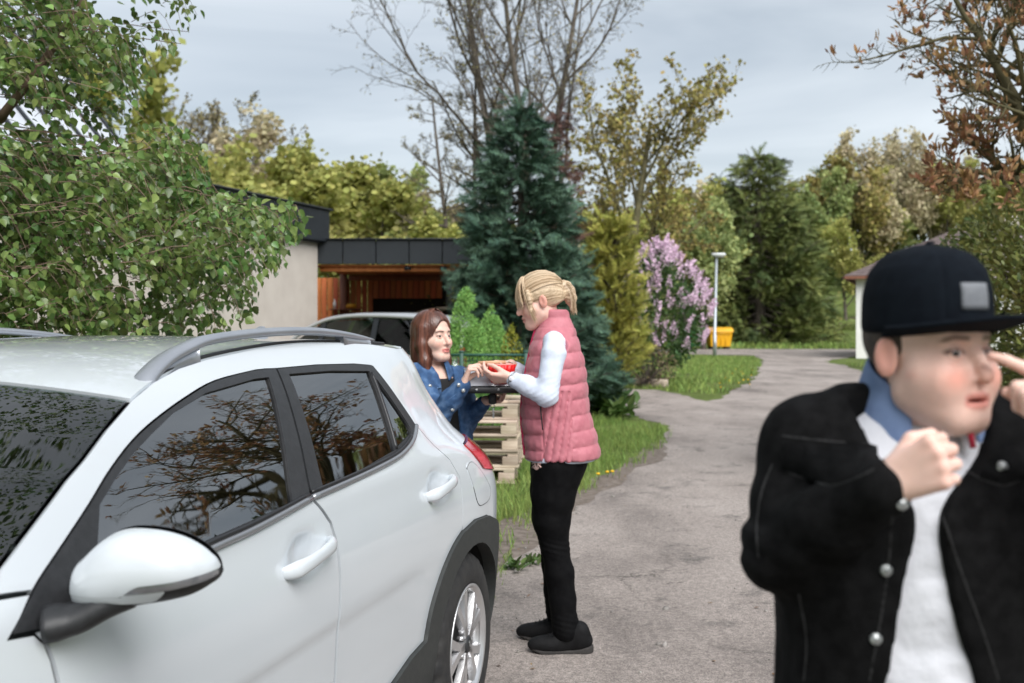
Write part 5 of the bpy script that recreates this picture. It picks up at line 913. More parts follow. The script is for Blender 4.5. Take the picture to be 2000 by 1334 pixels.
for i, (k, u, v, d, wf, lab) in enumerate([('olive', 1290, 425, 60, 1.1, 'olive budding tree behind the lilac'), ('spring', 1345, 385, 66, 1.0, 'yellow budding tree left of the dark spruces'), ('mid', 1375, 400, 58, 1.0, 'green tree at the left foot of the dark spruces'), ('mid', 1240, 420, 58, 1.2, 'mid green tree behind the thuja'), ('spring', 1180, 430, 56, 1.2, 'yellow green tree behind the blue spruce edge'), ('spring', 1652, 440, 82, 1.0, 'pale yellow green willow beside the white house'), ('mid', 1590, 500, 84, 1.2, 'green tree at the right foot of the dark spruces')]): wood(k, u, v, d, wf, lab)
for i in range(34):
    u = 1540 + 14.5 * i + r.normal(0, 8); vt = np.interp(u, [1540, 1600, 1650, 1720, 1790, 1900, 2100], [395, 350, 330, 308, 322, 335, 350]) + r.uniform(-6, 46); k = ['beige', 'olive', 'spring', 'beige', 'mid'][i % 5]; wood(k, u, vt, r.uniform(92, 125), r.uniform(.8, 1.15), DES[k] + ' on the slope beyond the white house, ' + nth(k, 'R') + ' from the left', GR)
for u, v, d, lab in ((1602, 336, 118, 'dark conifer tip on the wooded slope at left'), (1718, 395, 96, 'dark conifer among the pale trees above the white house'), (1742, 420, 94, 'shorter dark conifer beside the one above the white house')): x = (u - 1000) / F * d; c = conifer('conifer', lab, x, d, H + (YH - v) / F * d - float(hill(x, d)), 4.6, darkN, bark, int(u), 16, 7, .3, 1.1, .9); c.location.z = float(hill(x, d))
def far_wood(name, k, pts, seed):                               # the mass closing the horizon, crowns thinned out
    r = np.random.default_rng(seed); me = KIND[k][1]; nv = len(me.vertices); co = np.empty(nv * 3, np.float32); me.vertices.foreach_get('co', co); co = co.reshape(-1, 5, 3); Vs = []
    for u, d in pts:
        x = (u - 1000) / F * d; h_ = 7.5 + r.uniform(-1.5, 1.5); c = co[r.permutation(len(co))[:850]]; a = r.uniform(0, 6.28); R_ = np.array(Matrix.Rotation(a, 3, 'Z')); m = c.mean(1, keepdims=True); c = m + (c - m) * 2.0; Vs.append((c @ R_.T * [h_ * .125, h_ * .125, h_ * .1] + [x, d, float(hill(x, d)) - .2]).reshape(-1, 3))
    V = np.concatenate(Vs); n = len(V) // 5; tag(obj(name, V, (quadF[None] + (np.arange(n) * 5)[:, None, None]).reshape(-1, 3), KIND[k][1].materials[0], smooth=False), kind='stuff')
for j, k in enumerate(('spring', 'mid', 'olive', 'beige')): far_wood('far_wood', k, [(u + r.normal(0, 14), r.uniform(76, 105)) for u in range(-300 + 40 * j, 2100, 160) if not 1500 < u < 2000], 400 + j)
# -- trees around and behind the camera, seen mirrored in the windows of the white car
GM = 'broad trees beside the lane outside the picture'
for x, y, h_, wf, k in ((19, 21, 5.4, 1.6, 'dark'), (25, 24, 7.5, 1.5, 'dark'), (31, 36, 10, 1.4, 'dark'), (17, 12, 5, 1.5, 'dark'), (24, 8, 6, 1.6, 'dark'), (28, 46, 12, 1.2, 'mid'), (-9.2, -3.0, 9.0, 1.0, 'olive'), (-8.0, 1.2, 8.0, 1.0, 'olive'), (-10, -8, 11, 1.1, 'dark'), (-3.0, -12, 9, 1.1, 'dark'), (9, -10, 9, 1.2, 'dark'), (16, -3, 9, 1.2, 'dark')):
    e = empty('broadleaf_tree', (x, y, 0), x * 3.3); e.scale = (h_ * .1 * wf, h_ * .1 * wf, h_ * .1); tag(e, 'broad leafy tree beside the lane, seen only as a reflection', 'tree', GM); inst('trunk', KIND[k][0], e); inst('crown', KIND[k][1], e)
# ------------------------------------------------------------------ people
skinm = mat('skin', (.93, .93, .93), (1.04, 1.04, 1.04), 35, .48, .06, 500, vcol=True, sss=.12, spec=.4)
SK = dict(boy=(.86, .575, .485), dark=(.70, .47, .385), blond=(.72, .47, .39))
eyem = mat('eye', (1, 1, 1), (1, 1, 1), 5, .12, vcol=True, coat=.6); nailm = mat('finger_nail', (.62, .40, .34), None, 4, .3)
def unit(v): v = np.asarray(v, float); return v / np.linalg.norm(v)
def headR(fwd, up=(0, 0, 1)): f = unit(fwd); x = unit(np.cross(f, up)); return np.stack([x, f, np.cross(x, f)], 1)    # columns: right, forward, up
def head_sdf(P, o):
    ch = o.get('chub', 1.); op = o.get('open', 0.); A = P * [1, 1, 1]; X = np.abs(P[..., 0]); Q = np.stack([X, P[..., 1], P[..., 2]], -1)
    d = s_ell(P, (0, -.018, .036), (.0765, .097, .086)); d = smin(d, s_ell(P, (0, .020, -.035), (.0605 * ch, .068, .077)), .03)
    cu = o.get('chin', 0.); d = smin(d, s_cap(Q, (.0, .068, -.100 - op + cu), (.012, .066, -.100 - op + cu), .021, .019), .03); d = smin(d, s_cap(Q, (.047 * ch, .0, -.062), (.02, .055, -.098 - op), .021, .016), .03)
    d = smin(d, s_cap(Q, (.038 * ch, .055, -.034), (.048 * ch, .035, -.03), .026 * ch, .022), .022)
    d = smin(d, s_cap(Q, (.0, .074, .024), (.036, .062, .025), .013, .012), .014)
    e = np.array([.0315, .088, .0]); d = smax(d, -(np.linalg.norm(Q - e, axis=-1) - .0175), .012)
    lid = np.linalg.norm(Q - [.0315, .0685, .0], axis=-1) - .0142; lid = smax(lid, -s_ell(Q, (.0315, .086, -.0008), (.0128, .014, .0048 * o.get('eye', 1.))), .0015); d = smin(d, lid, .004)
    if o.get('fill'): d = smin(d, s_ell(Q, (.026, .036, -.052), (.036, .038, .036)), .035)
    ns = o.get('nose', 1.); lb = np.array([0, o.get('lipb', 0.), 0]); d = smin(d, s_chain(P, [(0, .072, .016), (0, .088, -.006), (0, .101 + .008 * (ns - 1), -.027), (0, .104 + .010 * (ns - 1), -.034)], [.0075, .0085, .0105 * ns, .0120 * ns], .01), .009)
    d = smin(d, s_cap(Q, (.010, .089, -.038), (.013, .086, -.037), .0082 * ns, .0075 * ns), .006); d = smax(d, -s_cap(Q, (.0065, .098, -.046), (.0075, .092, -.042), .0032, .003), .003)
    P = P + lb; Q = Q + lb; d = smin(d, s_cap(Q, (.0, .078, -.064), (.018, .070, -.066), .012, .009), .016)                                     # muzzle
    up = s_chain(Q, [(.0, .0905, -.0625), (.008, .0895, -.0612), (.0235, .077, -.0675)], [.0052, .0056, .0026], .004); lo = s_chain(Q, [(.0, .0885, -.0745 - op), (.010, .0870, -.0742 - op), (.0225, .0765, -.0685 - op * .4)], [.0066, .0064, .0026], .004)
    d = smin(d, up, .004); d = smin(d, lo, .004); m = s_ell(Q, (0, .0915, -.0685 - op * .5), (.0205, .012, .0012 + op * .48)); d = smax(d, -m, .0022)
    P = P - lb; Q = Q - lb
    ear = s_ell((P * [1, 1, 1] - np.array([0, 0, 0])), (0, 0, -9), (.1, .1, .1)); Qe = Q - np.array([.0775, -.012, -.006]); c, s = math.cos(.35), math.sin(.35); Qx = np.stack([Qe[..., 0] * c - Qe[..., 1] * -s, Qe[..., 0] * -s + Qe[..., 1] * c, Qe[..., 2]], -1)
    ear = s_ell(Qx, (.004, -.002, 0), (.0065, .019, .0315)); ear = smax(ear, -s_ell(Qx, (.012, .003, .003), (.006, .0105, .019)), .004); d = smin(d, ear, .005)
    nk = o.get('neck', (0, -.038, -.20)); d = smin(d, s_cap(P, (0, -.022, -.06), nk, .050 * o.get('nw', 1.), .056 * o.get('nw', 1.)), .022)
    return d
def head_col(o):
    sk = np.array(o['skin'])
    def f(P):
        X = np.abs(P[:, 0]); y, z = P[:, 1], P[:, 2]; op = o.get('open', 0.); lb_ = o.get('lipb', 0.); C = np.tile(sk, (len(P), 1)); front = sm(.03, .06, y)
        g = lambda cx, cz, sx, sz, pw=2: np.exp(-(np.abs((X - cx) / sx) ** pw + np.abs((z - cz) / sz) ** pw)) * front
        def bl(c, w): C[:] = C * (1 - w[:, None]) + np.array(c) * w[:, None]
        bl(sk * [1.02, .74, .70], np.clip(g(.042, -.036, .022, .02) * o.get('blush', .6), 0, 1)); bl(sk * [1.05, .78, .74], g(.0, -.034, .014, .012) * .5); bl(sk * [1., .66, .62], sm(.072, .082, X) * .75 * sm(-.05, -.03, z))
        lipw = sm(.028, .022, X) * np.exp(-(((z + .0685 + op * .4 - .15 * X * 0) / (.0125 * (1 - .5 * (X / .026) ** 2).clip(.2, 1) + op * .45)) ** 6)) * sm(.070 - lb_, .0745 - lb_, y); bl(o.get('lip', (.50, .165, .15)), np.clip(lipw * .85, 0, 1))
        inner = np.exp(-((z + .0685 + op * .5) / (.0018 + op * .42)) ** 2) * sm(.021, .016, X) * sm(.0885 - lb_, .082 - lb_, y) * sm(.055, .06, y); bl((.10, .02, .02), np.clip(inner, 0, 1) * .9)
        bz = .0235 + .10 * (X - .03) * (X < .034) - .35 * np.clip(X - .036, 0, 1); bl(o.get('brow', (.07, .04, .025)), np.exp(-((z - bz) / .0042) ** 4) * sm(.010, .016, X) * sm(.054, .046, X) * front * .8)
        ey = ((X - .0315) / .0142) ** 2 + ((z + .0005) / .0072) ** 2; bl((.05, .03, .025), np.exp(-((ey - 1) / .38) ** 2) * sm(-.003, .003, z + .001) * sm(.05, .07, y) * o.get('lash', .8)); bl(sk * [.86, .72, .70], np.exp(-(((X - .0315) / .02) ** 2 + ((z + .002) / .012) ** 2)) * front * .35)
        return C
    return f
def xf(V, C, R, s): return (np.asarray(V) * s) @ R.T + C
def fingers(W, Fd, N, right, s, curl, thumb, spread=.0):
    Fd = unit(Fd); N = unit(N - Fd * (np.dot(N, Fd))); T_ = np.cross(Fd, N) * (1 if right else -1); caps, tips = [], []
    off = [.030, .010, -.011, -.030]; ln = [(.043, .026, .021), (.047, .029, .022), (.043, .027, .021), (.034, .021, .018)]; kn = [.086, .090, .086, .078]
    for i in range(4):
        k = W + (Fd * kn[i] + T_ * off[i] - N * .002) * s; caps.append(('p', W + (T_ * off[i] * .55 + Fd * .008) * s, k, .0145 * s, .0108 * s)); a = 0; p = k; r_ = [.0098, .0088, .0080, .0066] if i < 3 else [.0085, .0076, .0070, .006]; sd = T_ * spread * (1.5 - i) * .12
        ch_ = []
        for j in range(3):
            a += math.radians(curl[i][j]); dv = unit(Fd * math.cos(a) + N * math.sin(a) + sd); q = p + dv * ln[i][j] * s; ch_.append((p, q, r_[j] * s, r_[j + 1] * s)); p = q
        caps.append(('f', ch_)); tips.append((p, dv))
    b = W + (Fd * .022 + T_ * .022 + N * .008) * s; d0, d1, d2 = [unit(Fd * t[0] + T_ * t[1] + N * t[2]) for t in thumb]; m = b + d0 * .042 * s; q = m + d1 * .033 * s; t = q + d2 * .026 * s; caps.append(('p', b, m, .0150 * s, .0118 * s)); caps.append(('f', [(m, q, .0112 * s, .0100 * s), (q, t, .0098 * s, .0076 * s)])); tips.append((t, d2))
    return caps, tips
def hand_sdf(caps, W, E, s, k=.012):
    def f(P):
        d = s_cap(P, W, W + unit(E - W) * .10, .0265 * s, .031 * s)
        for c in caps:
            if c[0] == 'p': d = smin(d, s_cap(P, *c[1:]), k * s)
        for c in caps:
            if c[0] == 'f':
                e = None
                for a in c[1]: q = s_cap(P, *a); e = q if e is None else smin(e, q, .003 * s)
                d = smin(d, e, .0045 * s)
        return d
    return f
def bbox_of(caps, W, E, s):
    P = [W, W + unit(E - W) * .1]
    for c in caps: P += list(c[1:3]) if c[0] == 'p' else [x for a in c[1] for x in a[:2]]
    P = np.array(P); return P.min(0) - .04 * s, P.max(0) + .04 * s
class Body:                                                    # one skin mesh: head, hands and what the clothes cover
    def __init__(s): s.V, s.F, s.C, s.n = [], [], [], 0
    def add(s, V, Q, C): s.V.append(V); s.F.append(Q + s.n); s.C.append(np.broadcast_to(C, (len(V), 3))); s.n += len(V)
    def build(s, root): return obj('body', np.concatenate(s.V) - np.array(root.location), np.concatenate(s.F), skinm, root, col=np.concatenate(s.C))
def add_head(B, o, C, R, s, res=.0032):
    V, Q = nets(lambda P: head_sdf(P, o), (-.105, -.13, -.215), (.105, .135, .13), res); B.add(xf(V, C, R, s), Q, head_col(o)(V))
def add_eyes(root, o, C, R, s, gaze=(0, 1, 0), iris=(.09, .055, .03)):
    for sx in (-1, 1):
        V, Fc = lathe([(1e-4 if a == 0 else math.sin(a) * .0128, math.cos(a) * .0128) for a in np.linspace(0, np.pi, 17)], 24); V = np.array(V); g = unit(gaze); ax = headR(g) ; Vl = V[:, [0, 2, 1]] * [1, 1, 1]; an = np.arccos(np.clip(V[:, 2] / .0128, -1, 1)); c = np.where(an[:, None] < .20, (.006, .005, .005), np.where(an[:, None] < .47, iris, (.72, .68, .66)))
        W = Vl @ ax.T + [sx * .0315, .0683, 0]; oo = obj('eye', xf(W, C, R, s) - np.array(root.location), [f[::-1] for f in Fc], eyem, root, col=c)
def add_hand(B, W, E, Fd, N, right, s, curl, thumb, skin, res=.003, spread=0.):
    caps, tips = fingers(np.array(W), Fd, N, right, s, curl, thumb, spread); lo, hi = bbox_of(caps, W, E, s); V, Q = nets(hand_sdf(caps, np.array(W), np.array(E), s), lo, hi, res); sk = np.array(skin); C = np.tile(sk, (len(V), 1))
    for c in caps:
        if c[0] == 'f':
            for a, b in ((c[1][0][0], .5), (c[1][-1][1], .75)): w_ = np.exp(-(np.linalg.norm(V - a, axis=1) / (.012 * s)) ** 2)[:, None] * b * .6; C = C * (1 - w_) + sk * [1.02, .70, .66] * w_
    B.add(V, Q, C); return tips
FIST = [(88, 98, 55)] * 4; TH_FIST = [(.75, .55, .35), (.55, -.1, .8), (.15, -.8, .55)]
def shell(name, fn, lo, hi, res, m, root, colfn=None):
    V, Q = nets(fn, lo, hi, res); return obj(name, V - np.array(root.location), Q, m, root, col=(colfn(V) if colfn else None))
def disc(name, p, n, r_, m, root, th=.003):
    R = headR(n) ; V, Fc = lathe([(0, th), (r_ * .55, th), (r_ * .62, th * .6), (r_ * .75, th * .7), (r_, th * .5), (r_, -th)], 18); V = np.array(V)[:, [0, 2, 1]]; return obj(name, V @ R.T + np.array(p) - np.array(root.location), [f[::-1] for f in Fc], m, root)
def curves_tubes(name, paths, r0, m, root, n=3, c=None):
    Vs, Fs, o = [], [], 0
    for P in paths: V, Fc = tube(P, np.linspace(r0, r0 * .35, len(P)), n, cap=False); Vs.append(V); Fs.append(np.array(Fc) + o); o += len(V)
    cc = None if c is None else np.concatenate([np.tile(np.array(c[0]) + (np.array(c[1]) - np.array(c[0])) * np.random.default_rng(i).random(), (len(v), 1)) for i, v in enumerate(Vs)])
    off = np.array(root.location) + (np.array(root.parent.location) if root.parent else 0)
    return obj(name, np.concatenate(Vs) - off, np.concatenate(Fs), m, root, col=cc)
# ================= the boy in front
blackd = mat('black_denim', (.0030, .0030, .0033), (.0075, .0075, .008), 55, .82, .35, 420, spec=.10); capm = mat('navy_felt', (.004, .006, .010), (.006, .009, .014), 60, .9, .3, 600, spec=.12); patchm = mat('grey_patch', (.16, .17, .19), (.20, .21, .23), 50, .8, .2, 400); bluec = mat('light_blue_cotton', (.15, .22, .40), (.19, .27, .46), 40, .85, .2, 500); whitec = mat('white_cotton', (.62, .63, .68), (.68, .69, .74), 12, .85, .25, 60); metalb = mat('steel_button', (.10, .11, .115), (.58, .6, .6), 420, .4, metal=.7); redc = mat('red_trim', (.45, .02, .05), None, 5, .8); hairdk = mat('short_brown_hair', (.03, .018, .012), (.06, .038, .025), 120, .6, .5, 300)
bx, by = .52, 1.375
boy = empty('person', (bx, by, 0)); tag(boy, 'boy in flat brimmed dark cap and black denim jacket pointing at his eye', 'person')
hb_o = dict(skin=SK['boy'], chub=1.04, open=.0038, blush=1., lip=(.68, .25, .21), nose=.88, neck=(0.01, -.055, -.21), brow=(.05, .025, .016), lash=1.3, eye=1.1, chin=.007, fill=1, lipb=.0045)
Rb = headR((math.sin(math.radians(25)), -math.cos(math.radians(25)), .02)); Cb = M(1820, 689, 1.335); sb = .80
Bb = Body(); add_head(Bb, hb_o, Cb, Rb, sb, .003); add_eyes(boy, hb_o, Cb, Rb, sb, (.35, 1, -.05), (.022, .015, .010))
Sh, El, Wr = M(1572, 868, 1.37), M(1530, 1078, 1.33), M(1722, 955, 1.20)
Sh2, El2, Wr2 = M(2040, 868, 1.36), M(2190, 1060, 1.25), M(2102, 872, 1.20)
add_hand(Bb, Wr + (Wr - El) * .06, El, unit(Wr - El) + np.array([.35, 0, .05]), (.05, .85, -.30), True, .76, FIST, TH_FIST, SK['boy'], .0028)
add_hand(Bb, Wr2, El2, (-.34, .05, .95), (-.9, .25, -.25), False, .80, [(34, 12, 8), (75, 90, 50), (80, 92, 50), (82, 95, 50)], [(.8, .5, .3), (.75, -.2, .6), (.6, -.5, .6)], SK['boy'], .0028)
TR = [(.80, bx - .012, by, .172, .115, 0), (.95, bx - .012, by, .172, .118, 0), (1.10, bx - .012, by - .005, .170, .118, 0), (1.22, bx - .012, by - .01, .178, .116, 0), (1.305, bx - .005, by - .01, .178, .100, 0), (1.355, bx, by, .135, .080, 0), (1.395, bx, by + .01, .085, .066, 0), (1.41, bx, by + .01, .06, .055, 0)]
grow_r = lambda Rg, g: [(z, cx, cy_, a + g, b + g, t) for z, cx, cy_, a, b, t in Rg]
V, Q = nets(lambda P: smin(s_rings(P, grow_r(TR, -.03)), s_chain(P, [Sh, El, Wr], [.035, .032, .025]), .02), (.1, 1.1, .75), (.95, 1.6, 1.5), .016); Bb.add(V, Q, SK['boy']); Bb.build(boy)
def wrink(P, amp, sc, seed, st=(1, 1, 1)): return amp * (vnoise(P * st, sc, seed) + .5 * vnoise(P * st, sc * .45, seed + 3))
pxl = lambda P: (1000 + F * P[..., 0] / P[..., 1], YH + F * (H - P[..., 2]) / P[..., 1])
def boy_jacket(P):
    d = s_rings(P, TR, 2.3); sh = smin(s_cap(P, (bx - .09, by + .005, 1.375), Sh + [.005, 0, .005], .045, .055), s_cap(P, (bx + .09, by + .005, 1.375), Sh2 + [-.005, 0, .005], .045, .055), .01); d = smin(d, sh, .03)
    a1 = s_chain(P, [Sh, El, El + (Wr - El) * .55, Wr], [.054, .048, .042, .035], .015); a2 = s_chain(P, [Sh2, El2, El2 + (Wr2 - El2) * .7], [.058, .052, .042], .015); d = smin(d, smin(a1, a2, .01), .022)
    arm = sm(.02, -.01, np.minimum(a1, a2)); w_ = np.linalg.norm(P - El, axis=-1); d = d - .0048 * arm * np.sin((P[..., 0] * .8 + P[..., 2]) * 95 + 3 * vnoise(P, .06, 4)) * np.exp(-(w_ / .11) ** 2); d = d - wrink(P, .0038, .055, 11, (1, 1, .6))
    hem = np.abs(P[..., 2] - .845); d = d - .002 * np.exp(-(np.abs(P[..., 2] - 1.245) / .006) ** 2) - .003 * (P[..., 2] < .845)
    # the open front: a wedge from the neck, narrow at the chest, wider below
    z = P[..., 2]; xl = bx + herm(z, [.8, .97, 1.076, 1.19, 1.29, 1.34, 1.42], [-.120, -.096, -.079, -.062, -.050, -.078, -.104]); xr = bx + herm(z, [.8, .97, 1.076, 1.19, 1.29, 1.34, 1.42], [.092, .052, .024, -.010, -.006, .045, .085]); cut = np.maximum(np.maximum(xl - P[..., 0], P[..., 0] - xr), P[..., 1] - (by - .02)); cut = np.where(np.minimum(a1, a2) < .012, 1., cut); return smax(d, -cut, .006)
shell('jacket', boy_jacket, (.17, 1.08, .77), (.93, 1.56, 1.46), .0058, blackd, boy)
shell('shirt', lambda P: s_rings(P, grow_r(TR, -.013)) - wrink(P, .004, .05, 17, (1, 1, 2.2)), (.3, 1.2, .77), (.75, 1.55, 1.43), .007, whitec, boy)
# collars: bands round the neck, folded outward
def collar(name, root, c, rx, ry, zi, zo, flare, a0, a1, m, th=.004, n=40, tilt=.0):
    V = []; rows = 5
    for i in range(n + 1):
        a = a0 + (a1 - a0) * i / n; e = abs(2 * i / n - 1)
        for j in range(rows):
            t = j / (rows - 1); rr = 1 + flare * t; drop = zo * t * (1 + .8 * e ** 3); V.append((c[0] + rx * rr * math.sin(a), c[1] + ry * rr * math.cos(a), c[2] + zi * (1 - .5 * e ** 2) - drop + .006 * math.sin(math.pi * t) + tilt * math.cos(a)))
    o = obj(name, np.array(V) - np.array(root.location), [(i * rows + j, (i + 1) * rows + j, (i + 1) * rows + j + 1, i * rows + j + 1) for i in range(n) for j in range(rows - 1)], m, root); q = o.modifiers.new('thick', 'SOLIDIFY'); q.thickness = th; o.modifiers.new('soft', 'SUBSURF').render_levels = 1; return o
collar('shirt_collar', boy, (bx + .003, by - .004, 1.392), .066, .066, .062, .088, .42, -2.62, 2.50, bluec, .004, tilt=.018); collar('jacket_collar', boy, (bx + .004, by + .008, 1.381), .094, .086, .004, .046, .45, -2.0, 2.0, blackd, .006, tilt=.012); collar('inner_collar', boy, (bx + .005, by - .012, 1.372), .058, .058, .020, .030, .2, -2.85, 2.85, whitec, .003, tilt=.01)
obj('collar_trim', *tube(M(1888, 838, 1.285) + np.array([(0, 0, .012), (.003, -.004, -.005), (.006, -.004, -.022)]) - np.array(boy.location), .004, 6), redc, boy)
fr = lambda u, v, dz=0.: M(u, v, 1.0) 
def onjk(u, v, off=.002):                                       # march a sight line onto the jacket
    dv = unit(M(u, v, 1.) - [0, 0, H]); t = np.arange(1.0, 1.6, .002); P = np.array([0, 0, H]) + dv * t[:, None]; dd = boy_jacket(P); i = np.argmax(dd < 0); return P[i] - dv * off
for u, v in ((1622, 920), (1957, 912), (1731, 1114), (1711, 1248), (1762, 984)): disc('button', onjk(u, v), (0, -1, .12), .0068, metalb, boy)
for c_, hw in ((1622, 92), (1960, 85)):                          # flap pockets
    q = [onjk(c_ + a, v, .001) for a, v in ((-hw, 868), (-hw * .5, 868), (0, 870), (hw * .5, 868), (hw, 866), (hw, 915), (hw * .5, 935), (0, 948), (-hw * .5, 936), (-hw, 918))]; o = obj('pocket_flap', np.array(q) - np.array(boy.location), [(0, 1, 8, 9), (1, 2, 7, 8), (2, 3, 6, 7), (3, 4, 5, 6)], blackd, boy); k = o.modifiers.new('t', 'SOLIDIFY'); k.thickness = .006; k.offset = 0
seamd = mat('charcoal_seam', (.012, .012, .013), (.018, .018, .019), 200, .85)
for L_ in ([(1528, 852), (1580, 858), (1640, 864), (1692, 866)], [(1532, 868), (1533, 915), (1578, 936), (1622, 948), (1668, 936), (1708, 916)], [(1742, 1010), (1733, 1120), (1716, 1230), (1698, 1330)], [(1842, 1010), (1878, 1120), (1918, 1230), (1950, 1330)], [(1880, 914), (1918, 936), (1960, 948), (1990, 938)], [(1510, 905), (1488, 960), (1478, 1030), (1482, 1090)], [(1560, 1160), (1575, 1250), (1570, 1330)]):
    try: obj('seam', *tube(np.array([onjk(u, v, .0004) for u, v in catmull(L_, 14)]) - np.array(boy.location), .0015, 5), seamd, boy)
    except Exception: pass
# cap
def cap_sdf(P):
    d = s_rings(P, [(.030, 0, -.012, .0865, .106, 0), (.06, 0, -.011, .087, .1065, 0), (.105, 0, -.010, .083, .102, 0), (.137, 0, -.010, .070, .087, 0), (.158, 0, -.012, .046, .059, 0), (.170, 0, -.014, .012, .016, 0)]); a = np.arctan2(P[..., 0], P[..., 1] + .012); return d + 0 * a + .0014 * np.exp(-(np.abs(((a / (np.pi / 3)) % 1) - .5) / .03) ** 2) * (P[..., 2] > .05)
V, Q = nets(cap_sdf, (-.11, -.14, .0), (.11, .12, .19), .0034); cap_o = obj('cap', xf(V, Cb, Rb, sb) - np.array(boy.location), Q, capm, boy)
nb = 26; V = []
for i in range(nb + 1):
    a = (i / nb * 2 - 1) * 1.62
    for t in np.linspace(0, 1, 6): ri = np.array([.087 * math.sin(a), -.012 + .106 * math.cos(a)]); ro = np.array([.098 * math.sin(a) * (1 if abs(a) < 1.2 else 1), -.012 + .106 * math.cos(a) + .068 * max(math.cos(a * .92), 0) ** .55]); p = ri + (ro - ri) * t; V.append((p[0], p[1], .034 - .05 * (p[0] / .1) ** 2 * .25 + .016 * t))
o = obj('brim', xf(V, Cb, Rb, sb) - np.array(boy.location), [(i * 6 + j, i * 6 + j + 1, i * 6 + 7 + j, i * 6 + 6 + j) for i in range(nb) for j in range(5)], capm, cap_o); q = o.modifiers.new('t', 'SOLIDIFY'); q.thickness = .005
V = []
for i in range(9):
    for j in range(6):
        a = -.16 + .54 * i / 8; z = .064 + .040 * j / 5; x, y = .0885 * math.sin(a), -.010 + .1075 * math.cos(a); k = 1.025
        for _ in range(60):
            if cap_sdf(np.array([[x * k, y * k, z]]))[0] < .0009: break
            k -= .004
        V.append((x * (k + .010), y * (k + .010), z))
o = obj('patch', xf(V, Cb, Rb, sb) - np.array(boy.location), [(i * 6 + j, i * 6 + j + 1, i * 6 + 7 + j, i * 6 + 6 + j) for i in range(8) for j in range(5)], patchm, cap_o); q = o.modifiers.new('t', 'SOLIDIFY'); q.thickness = .0025
obj('cap_button', *[x for x in (lambda VF: (xf(np.array(VF[0]), Cb, Rb, sb) - np.array(boy.location), VF[1]))(lathe([(0, .174), (.006, .173), (.008, .169)], 10))], capm, cap_o)
V, Q = nets(lambda P: smax(smax(s_ell(P, (0, -.020, .030), (.0795, .0995, .085)), -(.018 - np.abs(P[..., 1] + .07) * .0 + P[..., 2] * 0 - (P[..., 2] + .065)) * -1 * 0 - (P[..., 2] + .060), .01), smin(P[..., 1] - .012, 9 + P[..., 1], .001) + .6 * np.clip(-P[..., 2] - .01, 0, 1), .008), (-.1, -.14, -.08), (.1, .05, .06), .005); obj('hair', xf(V, Cb, Rb, sb) - np.array(boy.location), Q, hairdk, boy)
jeansm = mat('dark_jeans', (.012, .014, .02), (.02, .023, .032), 40, .85, .3, 300); shoeb = mat('black_shoe', (.004, .004, .0045), (.008, .008, .009), 30, .7, .3, 260, spec=.2)
def legs_sdf(cx, cy_, z0, w_, sp): return lambda P: smin(smin(s_chain(P, [(cx - sp, cy_, z0), (cx - sp - .005, cy_ - .01, z0 * .55), (cx - sp - .01, cy_ + .01, .1)], [w_, w_ * .78, w_ * .66], .02), s_chain(P, [(cx + sp, cy_, z0), (cx + sp + .005, cy_ - .01, z0 * .55), (cx + sp + .01, cy_ + .01, .1)], [w_, w_ * .78, w_ * .66], .02), .01), s_ell(P, (cx, cy_, z0 + .02), (.165, .115, .12)), .03)
shell('jeans', legs_sdf(bx, by, .78, .078, .085), (bx - .3, by - .25, .0), (bx + .3, by + .25, .96), .014, jeansm, boy)
def shoe(root, c, yaw, s, m, sole):
    R = Matrix.Rotation(yaw, 3, 'Z'); R = np.array(R); f = lambda P: (P - np.array(c)) @ R / s                       # local y = toe
    V, Q = nets(lambda P: smax(smin(smin(s_ell(P, (0, .100, .040), (.0455, .082, .040)), s_ell(P, (0, -.02, .056), (.037, .088, .050)), .05), s_chain(P, [(0, -.055, .06), (0, -.048, .10), (0, .0, .085)], [.034, .037, .030], .03), .03), .014 - P[..., 2], .004), (-.06, -.14, .0), (.06, .21, .16), .0055); o = obj('shoe', (V * s) @ R.T + np.array(c) - np.array(root.location), Q, m, root)
    V, Q = nets(lambda P: smax(s_rings(np.stack([P[..., 0], P[..., 2], P[..., 1]], -1), [(-.112, 0, .02, .018, .05, 0), (-.095, 0, .02, .030, .05, 0), (-.04, 0, .02, .033, .05, 0), (.03, 0, .02, .034, .05, 0), (.10, 0, .02, .043, .05, 0), (.145, 0, .02, .036, .05, 0), (.172, 0, .02, .018, .05, 0)], 2.4), np.maximum(P[..., 2] - .022 - .20 * np.clip(-.02 - P[..., 1], 0, 1) - .18 * np.clip(P[..., 1] - .11, 0, 1), .002 - P[..., 2] + .35 * np.clip(P[..., 1] - .11, 0, 1) + .3 * np.clip(-.085 - P[..., 1], 0, 1)), .003), (-.07, -.14, -.01), (.07, .21, .06), .005); obj('sole', (V * s) @ R.T + np.array(c) - np.array(root.location), Q, sole, o)
    P = [np.array([(x, .03 + .02 * i, .098 - .008 * i) for x in (-.026, 0, .026)]) for i in range(4)]
    for q in P: q[1, 2] += .012
    curves_tubes('shoe_laces', [catmull((q * s) @ R.T + np.array(c), 4) for q in P], .0035, m, root, 5); return o
solem = mat('dark_sole', (.022, .020, .019), (.04, .036, .034), 20, .85)
for s_ in (-1, 1): shoe(boy, (bx + s_ * .095, by + .02, 0), math.pi, .9, shoeb, solem)
